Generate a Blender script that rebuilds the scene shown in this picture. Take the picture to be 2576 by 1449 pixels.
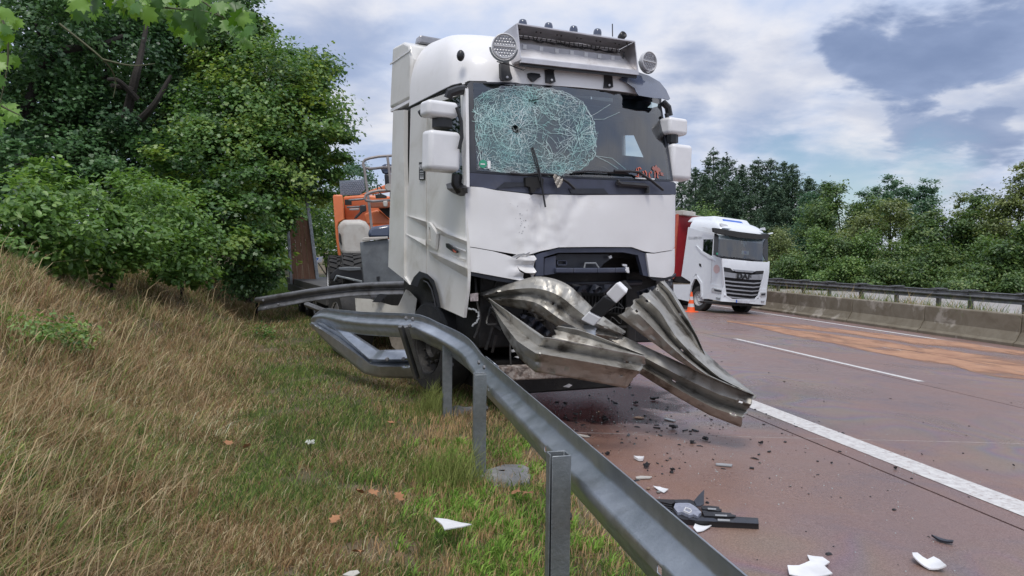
import bpy, bmesh, math, random
import numpy as np
from mathutils import Vector, Matrix, noise
from mathutils.geometry import delaunay_2d_cdt

for _o in list(bpy.data.objects):
    bpy.data.objects.remove(_o)
SC = bpy.context.scene
COL = SC.collection
RNG = np.random.default_rng(11)
random.seed(7)

# ------------------------------------------------------------------ camera
FPX = 1860.0                      # focal length in units of a 2576 px wide picture
CA, CP, CR = math.radians(11.65), math.radians(2.632), 0.0105
EYE = Vector((0, 0, 1.61))
Fw = Vector((math.sin(CA) * math.cos(CP), math.cos(CA) * math.cos(CP), -math.sin(CP)))
R0 = Vector((math.cos(CA), -math.sin(CA), 0))
U0 = R0.cross(Fw)
Rt = R0 * math.cos(CR) + U0 * math.sin(CR)
Up = -R0 * math.sin(CR) + U0 * math.cos(CR)
cam = bpy.data.cameras.new('camera')
cam.sensor_width = 36
cam.lens = 36 * FPX / 2576
cam.clip_start = 0.05
cam.clip_end = 3000
cam_o = bpy.data.objects.new('camera', cam)
COL.objects.link(cam_o)
M = Matrix((Rt, Up, -Fw)).transposed().to_4x4()
M.translation = EYE
cam_o.matrix_world = M
SC.camera = cam_o
SC.render.resolution_x, SC.render.resolution_y = 1024, 576

# ------------------------------------------------------------------ sky, sun, exposure
SC.view_settings.view_transform = 'Standard'
SC.view_settings.look = 'None'
SC.view_settings.exposure = 0.22
SC.view_settings.gamma = 1
SC.view_settings.use_curve_mapping = False
SUN_EL, SUN_AZ = math.radians(63), math.radians(200)     # azimuth from +Y towards +X
sun = bpy.data.lights.new('sun', 'SUN')
sun.energy = 1.7
sun.angle = math.radians(18)
sun.color = (1.0, 0.95, 0.88)
sun_o = bpy.data.objects.new('sun', sun)
COL.objects.link(sun_o)
sdir = Vector((math.sin(SUN_AZ) * math.cos(SUN_EL), math.cos(SUN_AZ) * math.cos(SUN_EL), math.sin(SUN_EL)))
sun_o.rotation_euler = sdir.to_track_quat('Z', 'Y').to_euler()
sun_o.location = sdir * 60


def ray(px, py):
    return Rt * ((px - 1288) / FPX) + Up * ((724.5 - py) / FPX) + Fw


world = bpy.data.worlds.new('World')
SC.world = world
world.use_nodes = True
WN, WL = world.node_tree.nodes, world.node_tree.links
WN.clear()


def wnode(t, **k):
    n = WN.new(t)
    for a, b in k.items():
        setattr(n, a, b)
    return n


def wmath(op, a, b=None, c=None, clamp=False):
    n = wnode('ShaderNodeMath', operation=op, use_clamp=clamp)
    for i, v in enumerate((a, b, c)):
        if v is None:
            continue
        if isinstance(v, (int, float)):
            n.inputs[i].default_value = v
        else:
            WL.new(v, n.inputs[i])
    return n.outputs[0]


w_out = wnode('ShaderNodeOutputWorld')
tc = wnode('ShaderNodeTexCoord')
sep = wnode('ShaderNodeSeparateXYZ')
WL.new(tc.outputs['Generated'], sep.inputs[0])
zc = wmath('ADD', wmath('MAXIMUM', sep.outputs[2], 0.0), 0.22)
comb = wnode('ShaderNodeCombineXYZ')
WL.new(wmath('DIVIDE', sep.outputs[0], zc), comb.inputs[0])
WL.new(wmath('DIVIDE', sep.outputs[1], zc), comb.inputs[1])
comb.inputs[2].default_value = 3.7


def wnoise(scale, detail, rough, dist=0.0):
    n = wnode('ShaderNodeTexNoise')
    n.inputs['Scale'].default_value = scale
    n.inputs['Detail'].default_value = detail
    n.inputs['Roughness'].default_value = rough
    n.inputs['Distortion'].default_value = dist
    WL.new(comb.outputs[0], n.inputs['Vector'])
    return n.outputs['Fac']


n_big = wnoise(1.3, 9, 0.58, 0.25)
n_fine = wnoise(4.2, 8, 0.55, 0.2)
n_mid = wnoise(2.3, 6, 0.5)


def blob(px, py, deg, soft):
    """1 inside a patch of sky around one direction, with a ragged edge"""
    d = ray(px, py).normalized()
    vm = wnode('ShaderNodeVectorMath', operation='DOT_PRODUCT')
    WL.new(tc.outputs['Generated'], vm.inputs[0])
    vm.inputs[1].default_value = d
    ang = wmath('ARCCOSINE', wmath('MINIMUM', vm.outputs['Value'], 0.99999))
    ang = wmath('ADD', ang, wmath('MULTIPLY', wmath('SUBTRACT', n_fine, 0.5), 0.13))
    ang = wmath('ADD', ang, wmath('MULTIPLY', wmath('SUBTRACT', n_mid, 0.5), 0.10))
    r = math.radians(deg)
    mr = wnode('ShaderNodeMapRange', interpolation_type='SMOOTHSTEP')
    WL.new(ang, mr.inputs['Value'])
    mr.inputs['From Min'].default_value = r - math.radians(soft)
    mr.inputs['From Max'].default_value = r + math.radians(soft)
    mr.inputs['To Min'].default_value = 1
    mr.inputs['To Max'].default_value = 0
    return mr.outputs['Result']


def wmax(*a):
    v = a[0]
    for b in a[1:]:
        v = wmath('MAXIMUM', v, b)
    return v


mr = wnode('ShaderNodeMapRange', interpolation_type='SMOOTHSTEP')
WL.new(n_big, mr.inputs['Value'])
mr.inputs['From Min'].default_value = 0.50
mr.inputs['From Max'].default_value = 0.66
dark_any = mr.outputs['Result']
dark = wmax(wmath('MULTIPLY', dark_any, 0.42),
            blob(2165, 130, 2.2, .9), blob(2290, 180, 3.0, 1.0), blob(2420, 150, 2.4, 1.0), blob(2550, 130, 3, 1.0),
            wmath('MULTIPLY', blob(2270, 325, 1.6, .9), 0.85), wmath('MULTIPLY', blob(2380, 330, 1.7, .9), 0.85), wmath('MULTIPLY', blob(2500, 325, 2.0, 1), 0.85),
            wmath('MULTIPLY', blob(2560, 250, 2.4, 1.8), 0.7),
            wmath('MULTIPLY', blob(1760, 170, 3.0, 2.2), 0.75), wmath('MULTIPLY', blob(1900, 230, 3.2, 2.4), 0.45),
            wmath('MULTIPLY', blob(850, 90, 3.4, 2.6), 0.5), wmath('MULTIPLY', blob(900, 260, 2.6, 2.2), 0.35))
mr2 = wnode('ShaderNodeMapRange', interpolation_type='SMOOTHSTEP')
WL.new(wmath('ADD', wmath('MULTIPLY', n_mid, .6), wmath('MULTIPLY', n_fine, .4)), mr2.inputs['Value'])
mr2.inputs['From Min'].default_value = 0.38
mr2.inputs['From Max'].default_value = 0.64
c_white = wnode('ShaderNodeMix', data_type='RGBA')
WL.new(mr2.outputs['Result'], c_white.inputs['Factor'])
c_white.inputs[6].default_value = (0.44, 0.52, 0.70, 1)
c_white.inputs[7].default_value = (0.70, 0.70, 0.74, 1)
c_dark = wnode('ShaderNodeMix', data_type='RGBA')
WL.new(dark, c_dark.inputs['Factor'])
WL.new(c_white.outputs[2], c_dark.inputs[6])
cdk = wnode('ShaderNodeMix', data_type='RGBA')
WL.new(mr2.outputs['Result'], cdk.inputs['Factor'])
cdk.inputs[6].default_value = (0.175, 0.23, 0.375, 1)
cdk.inputs[7].default_value = (0.27, 0.335, 0.50, 1)
WL.new(cdk.outputs[2], c_dark.inputs[7])
# overcast skies are brighter overhead
zen = wmath('ADD', 0.98, wmath('MULTIPLY', wmath('MAXIMUM', sep.outputs[2], 0), 0.45))
bg_c = wnode('ShaderNodeBackground')
WL.new(c_dark.outputs[2], bg_c.inputs['Color'])
WL.new(zen, bg_c.inputs['Strength'])
sky = wnode('ShaderNodeTexSky', sky_type='NISHITA')
sky.sun_disc = False
sky.sun_elevation = SUN_EL
sky.sun_rotation = SUN_AZ
sky.ozone_density = 3.0
sky.dust_density = 0.2
bg_s = wnode('ShaderNodeBackground')
bg_s.inputs['Strength'].default_value = 0.085
WL.new(sky.outputs[0], bg_s.inputs['Color'])
# the clear strip low over the woods
strip = wmath('MULTIPLY', wmax(blob(2120, 465, 3.0, 2.6), blob(2330, 440, 2.0, 2.0), blob(1980, 400, 1.5, 2.0)), 0.8)
cover = wmath('SUBTRACT', 0.93, strip, clamp=True)
mixs = wnode('ShaderNodeMixShader')
WL.new(cover, mixs.inputs[0])
WL.new(bg_s.outputs[0], mixs.inputs[1])
WL.new(bg_c.outputs[0], mixs.inputs[2])
WL.new(mixs.outputs[0], w_out.inputs[0])

# ------------------------------------------------------------------ helpers


def D(px, py, d):
    return EYE + ray(px, py) * d


def road_z(x):
    return -0.05 - 0.045 * (x - 1.3)


def on_road(px, py, up=0.0):
    d = ray(px, py)
    n = Vector((0.045, 0, 1))
    t = (-0.05 + 0.045 * 1.3 + up - n.dot(EYE)) / n.dot(d)
    return EYE + d * t


def on_ground(px, py, z=0.0):
    d = ray(px, py)
    return EYE + d * ((z - EYE.z) / d.z)


def on_x(px, py, x):
    d = ray(px, py)
    return EYE + d * (x / d.x)


class Frame:
    """a local frame standing on the ground: x to the picture's right along the front, y rearwards, z up"""

    def __init__(s, O, yaw, roll):
        Fh = Vector((math.sin(CA), math.cos(CA), 0))
        u = R0 * math.cos(yaw) + Fh * math.sin(yaw)
        v = -R0 * math.sin(yaw) + Fh * math.cos(yaw)
        z = Vector((0, 0, 1))
        s.ax = (u * math.cos(roll) - z * math.sin(roll), v, u * math.sin(roll) + z * math.cos(roll))
        s.O = O
        s.m = Matrix(s.ax).transposed().to_4x4()
        s.m.translation = O

    def loc(s, P):
        q = P - s.O
        return Vector([a.dot(q) for a in s.ax])

    def hit(s, px, py, axis, val):
        d = ray(px, py)
        n = s.ax[axis]
        t = (val - n.dot(EYE - s.O)) / n.dot(d)
        return s.loc(EYE + d * t)

    def at(s, px, py, d):
        return s.loc(D(px, py, d))


MATS = {}


def mat(name, col, rough=0.6, metal=0.0, col2=None, nscale=6.0, namt=1.0, bump=0.0, bscale=40.0, rough2=None,
        spec=0.5, detail=5, dirt=None, dscale=2.0, dlo=0.5, dhi=0.7, coat=0.0, stretch=None, dist=0.0):
    m = bpy.data.materials.new(name)
    m.use_nodes = True
    N, L = m.node_tree.nodes, m.node_tree.links
    b = N['Principled BSDF']
    b.inputs['Roughness'].default_value = rough
    b.inputs['Metallic'].default_value = metal
    b.inputs['Specular IOR Level'].default_value = spec
    b.inputs['Coat Weight'].default_value = coat
    b.inputs['Coat Roughness'].default_value = 0.08
    t = N.new('ShaderNodeTexCoord')
    vec = t.outputs['Object']
    if stretch:
        mp = N.new('ShaderNodeMapping')
        mp.inputs['Scale'].default_value = stretch
        L.new(vec, mp.inputs[0])
        vec = mp.outputs[0]

    def nz(sc, det=detail, ds=dist):
        n = N.new('ShaderNodeTexNoise')
        n.inputs['Scale'].default_value = sc
        n.inputs['Detail'].default_value = det
        n.inputs['Roughness'].default_value = 0.6
        n.inputs['Distortion'].default_value = ds
        L.new(vec, n.inputs['Vector'])
        return n.outputs['Fac']
    if col2 is None:
        col2 = tuple(min(1, c * 0.82) for c in col)
    f = nz(nscale)
    mrr = N.new('ShaderNodeMapRange')
    mrr.inputs['From Min'].default_value = 0.35
    mrr.inputs['From Max'].default_value = 0.65
    mrr.inputs['To Max'].default_value = namt
    L.new(f, mrr.inputs['Value'])
    mx = N.new('ShaderNodeMix')
    mx.data_type = 'RGBA'
    L.new(mrr.outputs[0], mx.inputs['Factor'])
    mx.inputs[6].default_value = (*col, 1)
    mx.inputs[7].default_value = (*col2, 1)
    out = mx.outputs[2]
    if dirt:
        md = N.new('ShaderNodeMapRange')
        md.interpolation_type = 'SMOOTHSTEP'
        md.inputs['From Min'].default_value = dlo
        md.inputs['From Max'].default_value = dhi
        L.new(nz(dscale, 8, 0.4), md.inputs['Value'])
        m2 = N.new('ShaderNodeMix')
        m2.data_type = 'RGBA'
        L.new(md.outputs[0], m2.inputs['Factor'])
        L.new(out, m2.inputs[6])
        m2.inputs[7].default_value = (*dirt, 1)
        out = m2.outputs[2]
    L.new(out, b.inputs['Base Color'])
    if rough2 is not None:
        mr_ = N.new('ShaderNodeMapRange')
        mr_.inputs['From Min'].default_value = 0.35
        mr_.inputs['From Max'].default_value = 0.65
        mr_.inputs['To Min'].default_value = rough
        mr_.inputs['To Max'].default_value = rough2
        L.new(nz(nscale * 0.7 + 0.3), mr_.inputs['Value'])
        L.new(mr_.outputs[0], b.inputs['Roughness'])
    if bump:
        bp = N.new('ShaderNodeBump')
        bp.inputs['Strength'].default_value = bump
        bp.inputs['Distance'].default_value = 0.02
        L.new(nz(bscale, 6), bp.inputs['Height'])
        L.new(bp.outputs[0], b.inputs['Normal'])
    MATS[name] = m
    return m


def glass_mat(name, tint, gloss=0.5, rough=0.02, dark=0.0):
    m = bpy.data.materials.new(name)
    m.use_nodes = True
    N, L = m.node_tree.nodes, m.node_tree.links
    N.clear()
    o = N.new('ShaderNodeOutputMaterial')
    tr = N.new('ShaderNodeBsdfTransparent')
    tr.inputs[0].default_value = (*tint, 1)
    gl = N.new('ShaderNodeBsdfGlossy')
    gl.inputs['Roughness'].default_value = rough
    gl.inputs['Color'].default_value = (0.95, 0.97, 1, 1)
    fr = N.new('ShaderNodeFresnel')
    fr.inputs[0].default_value = 1.5
    ma = N.new('ShaderNodeMath')
    ma.operation = 'MULTIPLY_ADD'
    ma.use_clamp = True
    ma.inputs[1].default_value = gloss * 2
    ma.inputs[2].default_value = 0.08
    L.new(fr.outputs[0], ma.inputs[0])
    mx = N.new('ShaderNodeMixShader')
    L.new(ma.outputs[0], mx.inputs[0])
    L.new(tr.outputs[0], mx.inputs[1])
    L.new(gl.outputs[0], mx.inputs[2])
    L.new(mx.outputs[0], o.inputs[0])
    MATS[name] = m
    return m


def leaf_mat(name, c0, c1, c2, trans=0.35, gloss=0.42):
    c0, c1, c2 = [tuple(min(.6, v * k) for v in c) for c, k in ((c0, 1.25), (c1, 1.5), (c2, 1.5))]
    """leaf colour runs from c0 through c1 to c2 with the per-leaf 'tint'"""
    m = bpy.data.materials.new(name)
    m.use_nodes = True
    N, L = m.node_tree.nodes, m.node_tree.links
    N.clear()
    o = N.new('ShaderNodeOutputMaterial')
    at = N.new('ShaderNodeAttribute')
    at.attribute_name = 'tint'
    cr = N.new('ShaderNodeValToRGB')
    e = cr.color_ramp.elements
    e[0].position, e[0].color = 0.1, (*c0, 1)
    e[1].position, e[1].color = 0.95, (*c2, 1)
    x = e.new(0.55)
    x.color = (*c1, 1)
    L.new(at.outputs['Fac'], cr.inputs[0])
    pb = N.new('ShaderNodeBsdfPrincipled')
    pb.inputs['Roughness'].default_value = gloss
    pb.inputs['Specular IOR Level'].default_value = 0.5
    L.new(cr.outputs[0], pb.inputs['Base Color'])
    tl = N.new('ShaderNodeBsdfTranslucent')
    hs = N.new('ShaderNodeHueSaturation')
    hs.inputs['Hue'].default_value = 0.485
    hs.inputs['Saturation'].default_value = 1.15
    hs.inputs['Value'].default_value = 1.6
    L.new(cr.outputs[0], hs.inputs['Color'])
    L.new(hs.outputs[0], tl.inputs[0])
    mx = N.new('ShaderNodeMixShader')
    mx.inputs[0].default_value = trans
    L.new(pb.outputs[0], mx.inputs[1])
    L.new(tl.outputs[0], mx.inputs[2])
    L.new(mx.outputs[0], o.inputs[0])
    MATS[name] = m
    return m


def col_mat(name, rough=0.7, trans=0.2):
    """colour from the per-blade colour attribute"""
    m = bpy.data.materials.new(name)
    m.use_nodes = True
    N, L = m.node_tree.nodes, m.node_tree.links
    N.clear()
    o = N.new('ShaderNodeOutputMaterial')
    at = N.new('ShaderNodeAttribute')
    at.attribute_name = 'col'
    pb = N.new('ShaderNodeBsdfPrincipled')
    pb.inputs['Roughness'].default_value = rough
    pb.inputs['Specular IOR Level'].default_value = 0.25
    L.new(at.outputs['Color'], pb.inputs['Base Color'])
    tl = N.new('ShaderNodeBsdfTranslucent')
    L.new(at.outputs['Color'], tl.inputs[0])
    mx = N.new('ShaderNodeMixShader')
    mx.inputs[0].default_value = trans
    L.new(pb.outputs[0], mx.inputs[1])
    L.new(tl.outputs[0], mx.inputs[2])
    L.new(mx.outputs[0], o.inputs[0])
    MATS[name] = m
    return m


def V(*a):
    return Vector(a)


class MB:
    """collects simple shapes; build() links them as one mesh object"""

    def __init__(s):
        s.v, s.f, s.mi = [], [], []
        s.cur = 0

    def add(s, vs, fs):
        n = len(s.v)
        s.v += [tuple(p) for p in vs]
        for f in fs:
            s.f.append(tuple(i + n for i in f))
            s.mi.append(s.cur)

    def box(s, c, size, rot=None, taper=1.0):
        c = Vector(c)
        h = Vector(size) / 2
        P = []
        for z in (-1, 1):
            k = taper if z > 0 else 1
            for x, y in ((-1, -1), (1, -1), (1, 1), (-1, 1)):
                p = Vector((x * h.x * k, y * h.y * k, z * h.z))
                if rot:
                    p = rot @ p
                P.append(c + p)
        s.add(P, [(0, 3, 2, 1), (4, 5, 6, 7), (0, 1, 5, 4), (1, 2, 6, 5), (2, 3, 7, 6), (3, 0, 4, 7)])
        return s

    def hexa(s, a, b):
        """two quads a and b (4 points each) joined into a solid"""
        s.add(list(a) + list(b), [(3, 2, 1, 0), (4, 5, 6, 7), (0, 1, 5, 4), (1, 2, 6, 5), (2, 3, 7, 6), (3, 0, 4, 7)])
        return s

    def bar(s, p, q, w, h, up=None):
        p, q = Vector(p), Vector(q)
        t = (q - p).normalized()
        up = Vector(up) if up else (Vector((0, 0, 1)) if abs(t.z) < 0.9 else Vector((0, 1, 0)))
        x = t.cross(up).normalized()
        y = x.cross(t)
        o = [x * a * w / 2 + y * b * h / 2 for a, b in ((-1, -1), (1, -1), (1, 1), (-1, 1))]
        return s.hexa([p + k for k in o], [q + k for k in o])

    def tube(s, path, r, n=8, cap=True):
        path = [Vector(p) for p in path]
        rs = r if isinstance(r, (list, tuple)) else [r] * len(path)
        rings = []
        prev = None
        for i, p in enumerate(path):
            t = (path[min(i + 1, len(path) - 1)] - path[max(i - 1, 0)])
            t = t.normalized() if t.length > 1e-9 else Vector((0, 0, 1))
            if prev is None:
                a = Vector((0, 0, 1)) if abs(t.z) < 0.9 else Vector((1, 0, 0))
                x = t.cross(a).normalized()
            else:
                x = (prev - t * prev.dot(t)).normalized()
            prev = x
            y = t.cross(x)
            rings.append([p + (x * math.cos(2 * math.pi * k / n) + y * math.sin(2 * math.pi * k / n)) * rs[i] for k in range(n)])
        vs = [q for rr in rings for q in rr]
        fs = []
        for i in range(len(path) - 1):
            for k in range(n):
                a, b = i * n + k, i * n + (k + 1) % n
                fs.append((a, b, b + n, a + n))
        if cap:
            fs.append(tuple(reversed(range(n))))
            fs.append(tuple(range((len(path) - 1) * n, len(path) * n)))
        s.add(vs, fs)
        return s

    def lathe(s, prof, n=20, m=None, cap=True):
        """profile of (radius, height) turned about local z, placed with matrix m"""
        m = m or Matrix.Identity(4)
        vs, fs = [], []
        for r, z in prof:
            for k in range(n):
                a = 2 * math.pi * k / n
                vs.append(m @ Vector((r * math.cos(a), r * math.sin(a), z)))
        for i in range(len(prof) - 1):
            for k in range(n):
                a, b = i * n + k, i * n + (k + 1) % n
                fs.append((a, b, b + n, a + n))
        if cap:
            fs.append(tuple(reversed(range(n))))
            fs.append(tuple(range((len(prof) - 1) * n, len(prof) * n)))
        s.add(vs, fs)
        return s

    def grid(s, P, close=False):
        r, c = len(P), len(P[0])
        vs = [q for row in P for q in row]
        fs = []
        for i in range(r - 1):
            for j in range(c if close else c - 1):
                k = (j + 1) % c
                fs.append((i * c + j, i * c + k, (i + 1) * c + k, (i + 1) * c + j))
        s.add(vs, fs)
        return s

    def prism(s, pts, vec):
        pts = [Vector(p) for p in pts]
        vec = Vector(vec)
        n = len(pts)
        s.add(pts + [p + vec for p in pts],
              [tuple(range(n)), tuple(reversed(range(n, 2 * n)))] + [(i, i + n, (i + 1) % n + n, (i + 1) % n) for i in range(n)])
        return s

    def sphere(s, c, r, n=10, m=6):
        c = Vector(c)
        r = Vector(r) if hasattr(r, '__len__') else Vector((r, r, r))
        P = []
        for i in range(m + 1):
            t = math.pi * i / m
            rad = max(math.sin(t), 0.02)
            P.append([c + Vector((rad * math.cos(2 * math.pi * k / n) * r.x, rad * math.sin(2 * math.pi * k / n) * r.y, math.cos(t) * r.z)) for k in range(n)])
        return s.grid(P, True)

    def build(s, name, mats, parent=None, smooth=35, bevel=0, solid=0, fix=True, subd=0, segs=2, noise_amt=0):
        me = bpy.data.meshes.new(name)
        me.from_pydata(s.v, [], s.f)
        if not isinstance(mats, (list, tuple)):
            mats = [mats]
        for m in mats:
            me.materials.append(m)
        if len(mats) > 1:
            me.polygons.foreach_set('material_index', s.mi)
        if fix:
            bm = bmesh.new()
            bm.from_mesh(me)
            bmesh.ops.recalc_face_normals(bm, faces=bm.faces)
            bm.to_mesh(me)
            bm.free()
        if smooth:
            me.polygons.foreach_set('use_smooth', [True] * len(me.polygons))
            me.set_sharp_from_angle(angle=math.radians(smooth))
        o = bpy.data.objects.new(name, me)
        COL.objects.link(o)
        if parent:
            o.parent = parent
        elif name:
            lo = Vector([min(p[i] for p in s.v) for i in range(3)])
            hi = Vector([max(p[i] for p in s.v) for i in range(3)])
            c = Vector(((lo.x + hi.x) / 2, (lo.y + hi.y) / 2, lo.z))
            me.transform(Matrix.Translation(-c))
            o.location = c
        if solid:
            md = o.modifiers.new('thickness', 'SOLIDIFY')
            md.thickness = solid
            md.offset = 0
        if bevel:
            md = o.modifiers.new('bevel', 'BEVEL')
            md.width = bevel
            md.segments = segs
            md.limit_method = 'ANGLE'
            md.angle_limit = math.radians(40)
            md.harden_normals = False
        if subd:
            md = o.modifiers.new('smooth', 'SUBSURF')
            md.levels = md.render_levels = subd
        return o


def tag(o, label=None, cat=None, group=None, kind=None):
    if label:
        o['label'] = label
    if cat:
        o['category'] = cat
    if group:
        o['group'] = group
    if kind:
        o['kind'] = kind
    return o


def empty(name, loc, label, cat, group=None, m=None):
    o = bpy.data.objects.new(name, None)
    o.empty_display_size = 0.2
    COL.objects.link(o)
    if m is not None:
        o.matrix_world = m
    else:
        o.location = loc
    return tag(o, label, cat, group)


def kids(o):
    return [c for c in bpy.data.objects if c.parent == o]


def copy_tree(o, parent=None, label=None):
    ch = kids(o)
    c = o.copy()
    COL.objects.link(c)
    if parent:
        c.parent = parent
    if label:
        c['label'] = label
    for k in ch:
        copy_tree(k, c)
    return c


def inside(p, poly):
    x, y = p
    r = False
    j = len(poly) - 1
    for i in range(len(poly)):
        xi, yi = poly[i]
        xj, yj = poly[j]
        if (yi > y) != (yj > y) and x < (xj - xi) * (y - yi) / (yj - yi) + xi:
            r = not r
        j = i
    return r


def densify(poly, step):
    out = []
    for i, p in enumerate(poly):
        q = poly[(i + 1) % len(poly)]
        n = max(1, int(math.dist(p, q) / step))
        for k in range(n):
            t = k / n
            out.append((p[0] + (q[0] - p[0]) * t, p[1] + (q[1] - p[1]) * t))
    return out


def sheet(mb, outline, fn, step, thick=None, holes=()):
    """tessellate a flat outline (with holes), lift every point with fn, give it thickness along vector 'thick'"""
    loops = [densify(outline, step)] + [densify(h, step) for h in holes]
    pts, edges = [], []
    for lp in loops:
        b = len(pts)
        pts += lp
        edges += [(b + i, b + (i + 1) % len(lp)) for i in range(len(lp))]
    xs = [p[0] for p in outline]
    ys = [p[1] for p in outline]
    x = min(xs) + step * 0.5
    while x < max(xs):
        y = min(ys) + step * 0.5
        while y < max(ys):
            if inside((x, y), outline) and not any(inside((x, y), h) for h in holes):
                pts.append((x + random.uniform(-.1, .1) * step, y + random.uniform(-.1, .1) * step))
            y += step
        x += step
    vo, eo, fo, *_ = delaunay_2d_cdt([Vector(p) for p in pts], edges, [], 0, 1e-5)
    tris = []
    for f in fo:
        c = (sum(vo[i][0] for i in f) / len(f), sum(vo[i][1] for i in f) / len(f))
        if inside(c, outline) and not any(inside(c, h) for h in holes):
            tris.append(tuple(f))
    P = [Vector(fn(p[0], p[1])) for p in vo]
    if thick is None:
        mb.add(P, tris)
        return mb
    thick = Vector(thick)
    n = len(P)
    cnt = {}
    for t in tris:
        for i in range(len(t)):
            e = (t[i], t[(i + 1) % len(t)])
            cnt[e] = 1
    side = [e for e in cnt if (e[1], e[0]) not in cnt]
    mb.add(P + [p + thick for p in P], tris + [tuple(i + n for i in reversed(t)) for t in tris] + [(b, a, a + n, b + n) for a, b in side])
    return mb


def catmull(P, n):
    out = []
    m = len(P)
    for i in range(m - 1):
        a, b, c, d = P[max(i - 1, 0)], P[i], P[i + 1], P[min(i + 2, m - 1)]
        for k in range(n):
            t = k / n
            out.append(0.5 * ((2 * b) + (c - a) * t + (2 * a - 5 * b + 4 * c - d) * t * t + (3 * b - a - 3 * c + d) * t ** 3))
    out.append(P[-1])
    return out


NPROF = [(0, .55), (.03, .72), (.08, .93), (.12, 1), (.27, 1), (.32, .93), (.42, .10), (.46, 0), (.54, 0), (.58, .08), (.70, .55), (.80, .9), (.92, 1.1), (1, 1.15)]
WPROF = [(0, .55), (.03, .72), (.08, .93), (.12, 1), (.27, 1), (.32, .93), (.42, .10), (.46, 0), (.54, 0), (.58, .10), (.68, .93), (.73, 1), (.88, 1), (.92, .93), (.97, .72), (1, .55)]


def wbeam(name, top, bot, amp, n, mats, parent=None, dent=0.0, holes=(), crush=None, thick=0.005, seed=0, prof=None):
    """a corrugated steel crash rail between a top edge and a bottom edge; amp is the signed depth of its two humps"""
    prof = prof or WPROF
    T, B = (list(top), list(bot)) if n == 1 else (catmull(top, n), catmull(bot, n))
    cr = crush or [1] * len(top)
    K = []
    for i in range(len(cr) - 1):
        for k in range(n):
            K.append(cr[i] + (cr[i + 1] - cr[i]) * k / n)
    K.append(cr[-1])
    rows = []
    for i in range(len(T)):
        t = (T[min(i + 1, len(T) - 1)] + B[min(i + 1, len(T) - 1)] - T[max(i - 1, 0)] - B[max(i - 1, 0)])
        w = B[i] - T[i]
        nr = w.cross(t)
        nr = nr.normalized() if nr.length > 1e-9 else Vector((0, 1, 0))
        row = []
        for s_, h in prof:
            p = T[i] + w * s_ + nr * (h * amp * K[i])
            if dent:
                q = p * 3.1 + Vector((seed * 7.3, 0, 0))
                p = p + nr * dent * noise.noise(q) + nr * dent * 0.45 * noise.noise(q * 3.7)
            row.append(p)
        rows.append(row)
    mb = MB()
    mb.grid(rows)
    if holes:
        c = len(prof)
        kill = set()
        for seg, band in holes:
            kill.add(seg * (c - 1) + band)
        mb.f = [f for i, f in enumerate(mb.f) if i not in kill]
        mb.mi = mb.mi[:len(mb.f)]
    o = mb.build(name, mats, parent, smooth=75 if prof is NPROF else 28, solid=thick, fix=False)
    return o


def text_mesh(body, size, extrude, mats, parent, name, m, align='CENTER', shear=0, bold=0.0, space=1.0):
    cu = bpy.data.curves.new(name, 'FONT')
    cu.body = body
    cu.size = size
    cu.extrude = extrude
    cu.shear = shear
    cu.offset = bold
    cu.space_character = space
    cu.align_x = align
    cu.align_y = 'CENTER'
    cu.resolution_u = 3
    t = bpy.data.objects.new('t', cu)
    me = bpy.data.meshes.new_from_object(t)
    bpy.data.objects.remove(t)
    me.materials.clear()
    me.materials.append(mats)
    me.transform(m)
    o = bpy.data.objects.new(name, me)
    COL.objects.link(o)
    o.parent = parent
    return o


def fast_mesh(name, verts, tris, mats, attr=None, col=None, quads=None):
    """numpy arrays straight into a mesh"""
    me = bpy.data.meshes.new(name)
    k = tris.shape[1]
    me.vertices.add(len(verts))
    me.vertices.foreach_set('co', np.ascontiguousarray(verts, dtype=np.float32).ravel())
    me.loops.add(tris.size)
    me.loops.foreach_set('vertex_index', np.ascontiguousarray(tris, dtype=np.int32).ravel())
    me.polygons.add(len(tris))
    me.polygons.foreach_set('loop_start', np.arange(0, tris.size, k, dtype=np.int32))
    me.update()
    me.validate()
    for m in (mats if isinstance(mats, (list, tuple)) else [mats]):
        me.materials.append(m)
    if attr is not None:
        a = me.attributes.new('tint', 'FLOAT', 'POINT')
        a.data.foreach_set('value', attr.astype(np.float32))
    if col is not None:
        a = me.attributes.new('col', 'FLOAT_COLOR', 'POINT')
        a.data.foreach_set('color', np.concatenate([col, np.ones((len(col), 1))], 1).astype(np.float32).ravel())
    o = bpy.data.objects.new(name, me)
    COL.objects.link(o)
    return o


def unit(a):
    return a / np.maximum(np.linalg.norm(a, axis=1, keepdims=True), 1e-9)


LEAF_SHAPES = {
    'rhomb': (np.array([[0, -.5, 0], [.30, 0, .06], [0, .5, -.04], [-.30, 0, .06]]), np.array([[0, 1, 2, 3]])),
    'oval': (np.array([[0, -.5, 0], [.27, -.15, .05], [.22, .25, .05], [0, .55, -.06], [-.22, .25, .05], [-.27, -.15, .05]]),
             np.array([[0, 1, 2, 3], [0, 3, 4, 5]])),
    'lobed': (np.array([[0, -.5, 0], [.45, -.28, .02], [.2, 0, .03], [.42, .3, 0], [0, .55, -.05], [-.42, .3, 0], [-.2, 0, .03], [-.45, -.28, .02]]),
              np.array([[0, 1, 2, 6], [0, 6, 7, 7], [2, 3, 4, 6], [6, 4, 5, 5]])),
    'spray': (np.array([[0, -.5, 0], [.16, -.1, .03], [0, .5, -.08], [-.16, -.1, .03]]), np.array([[0, 1, 2, 3]])),
}


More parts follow.
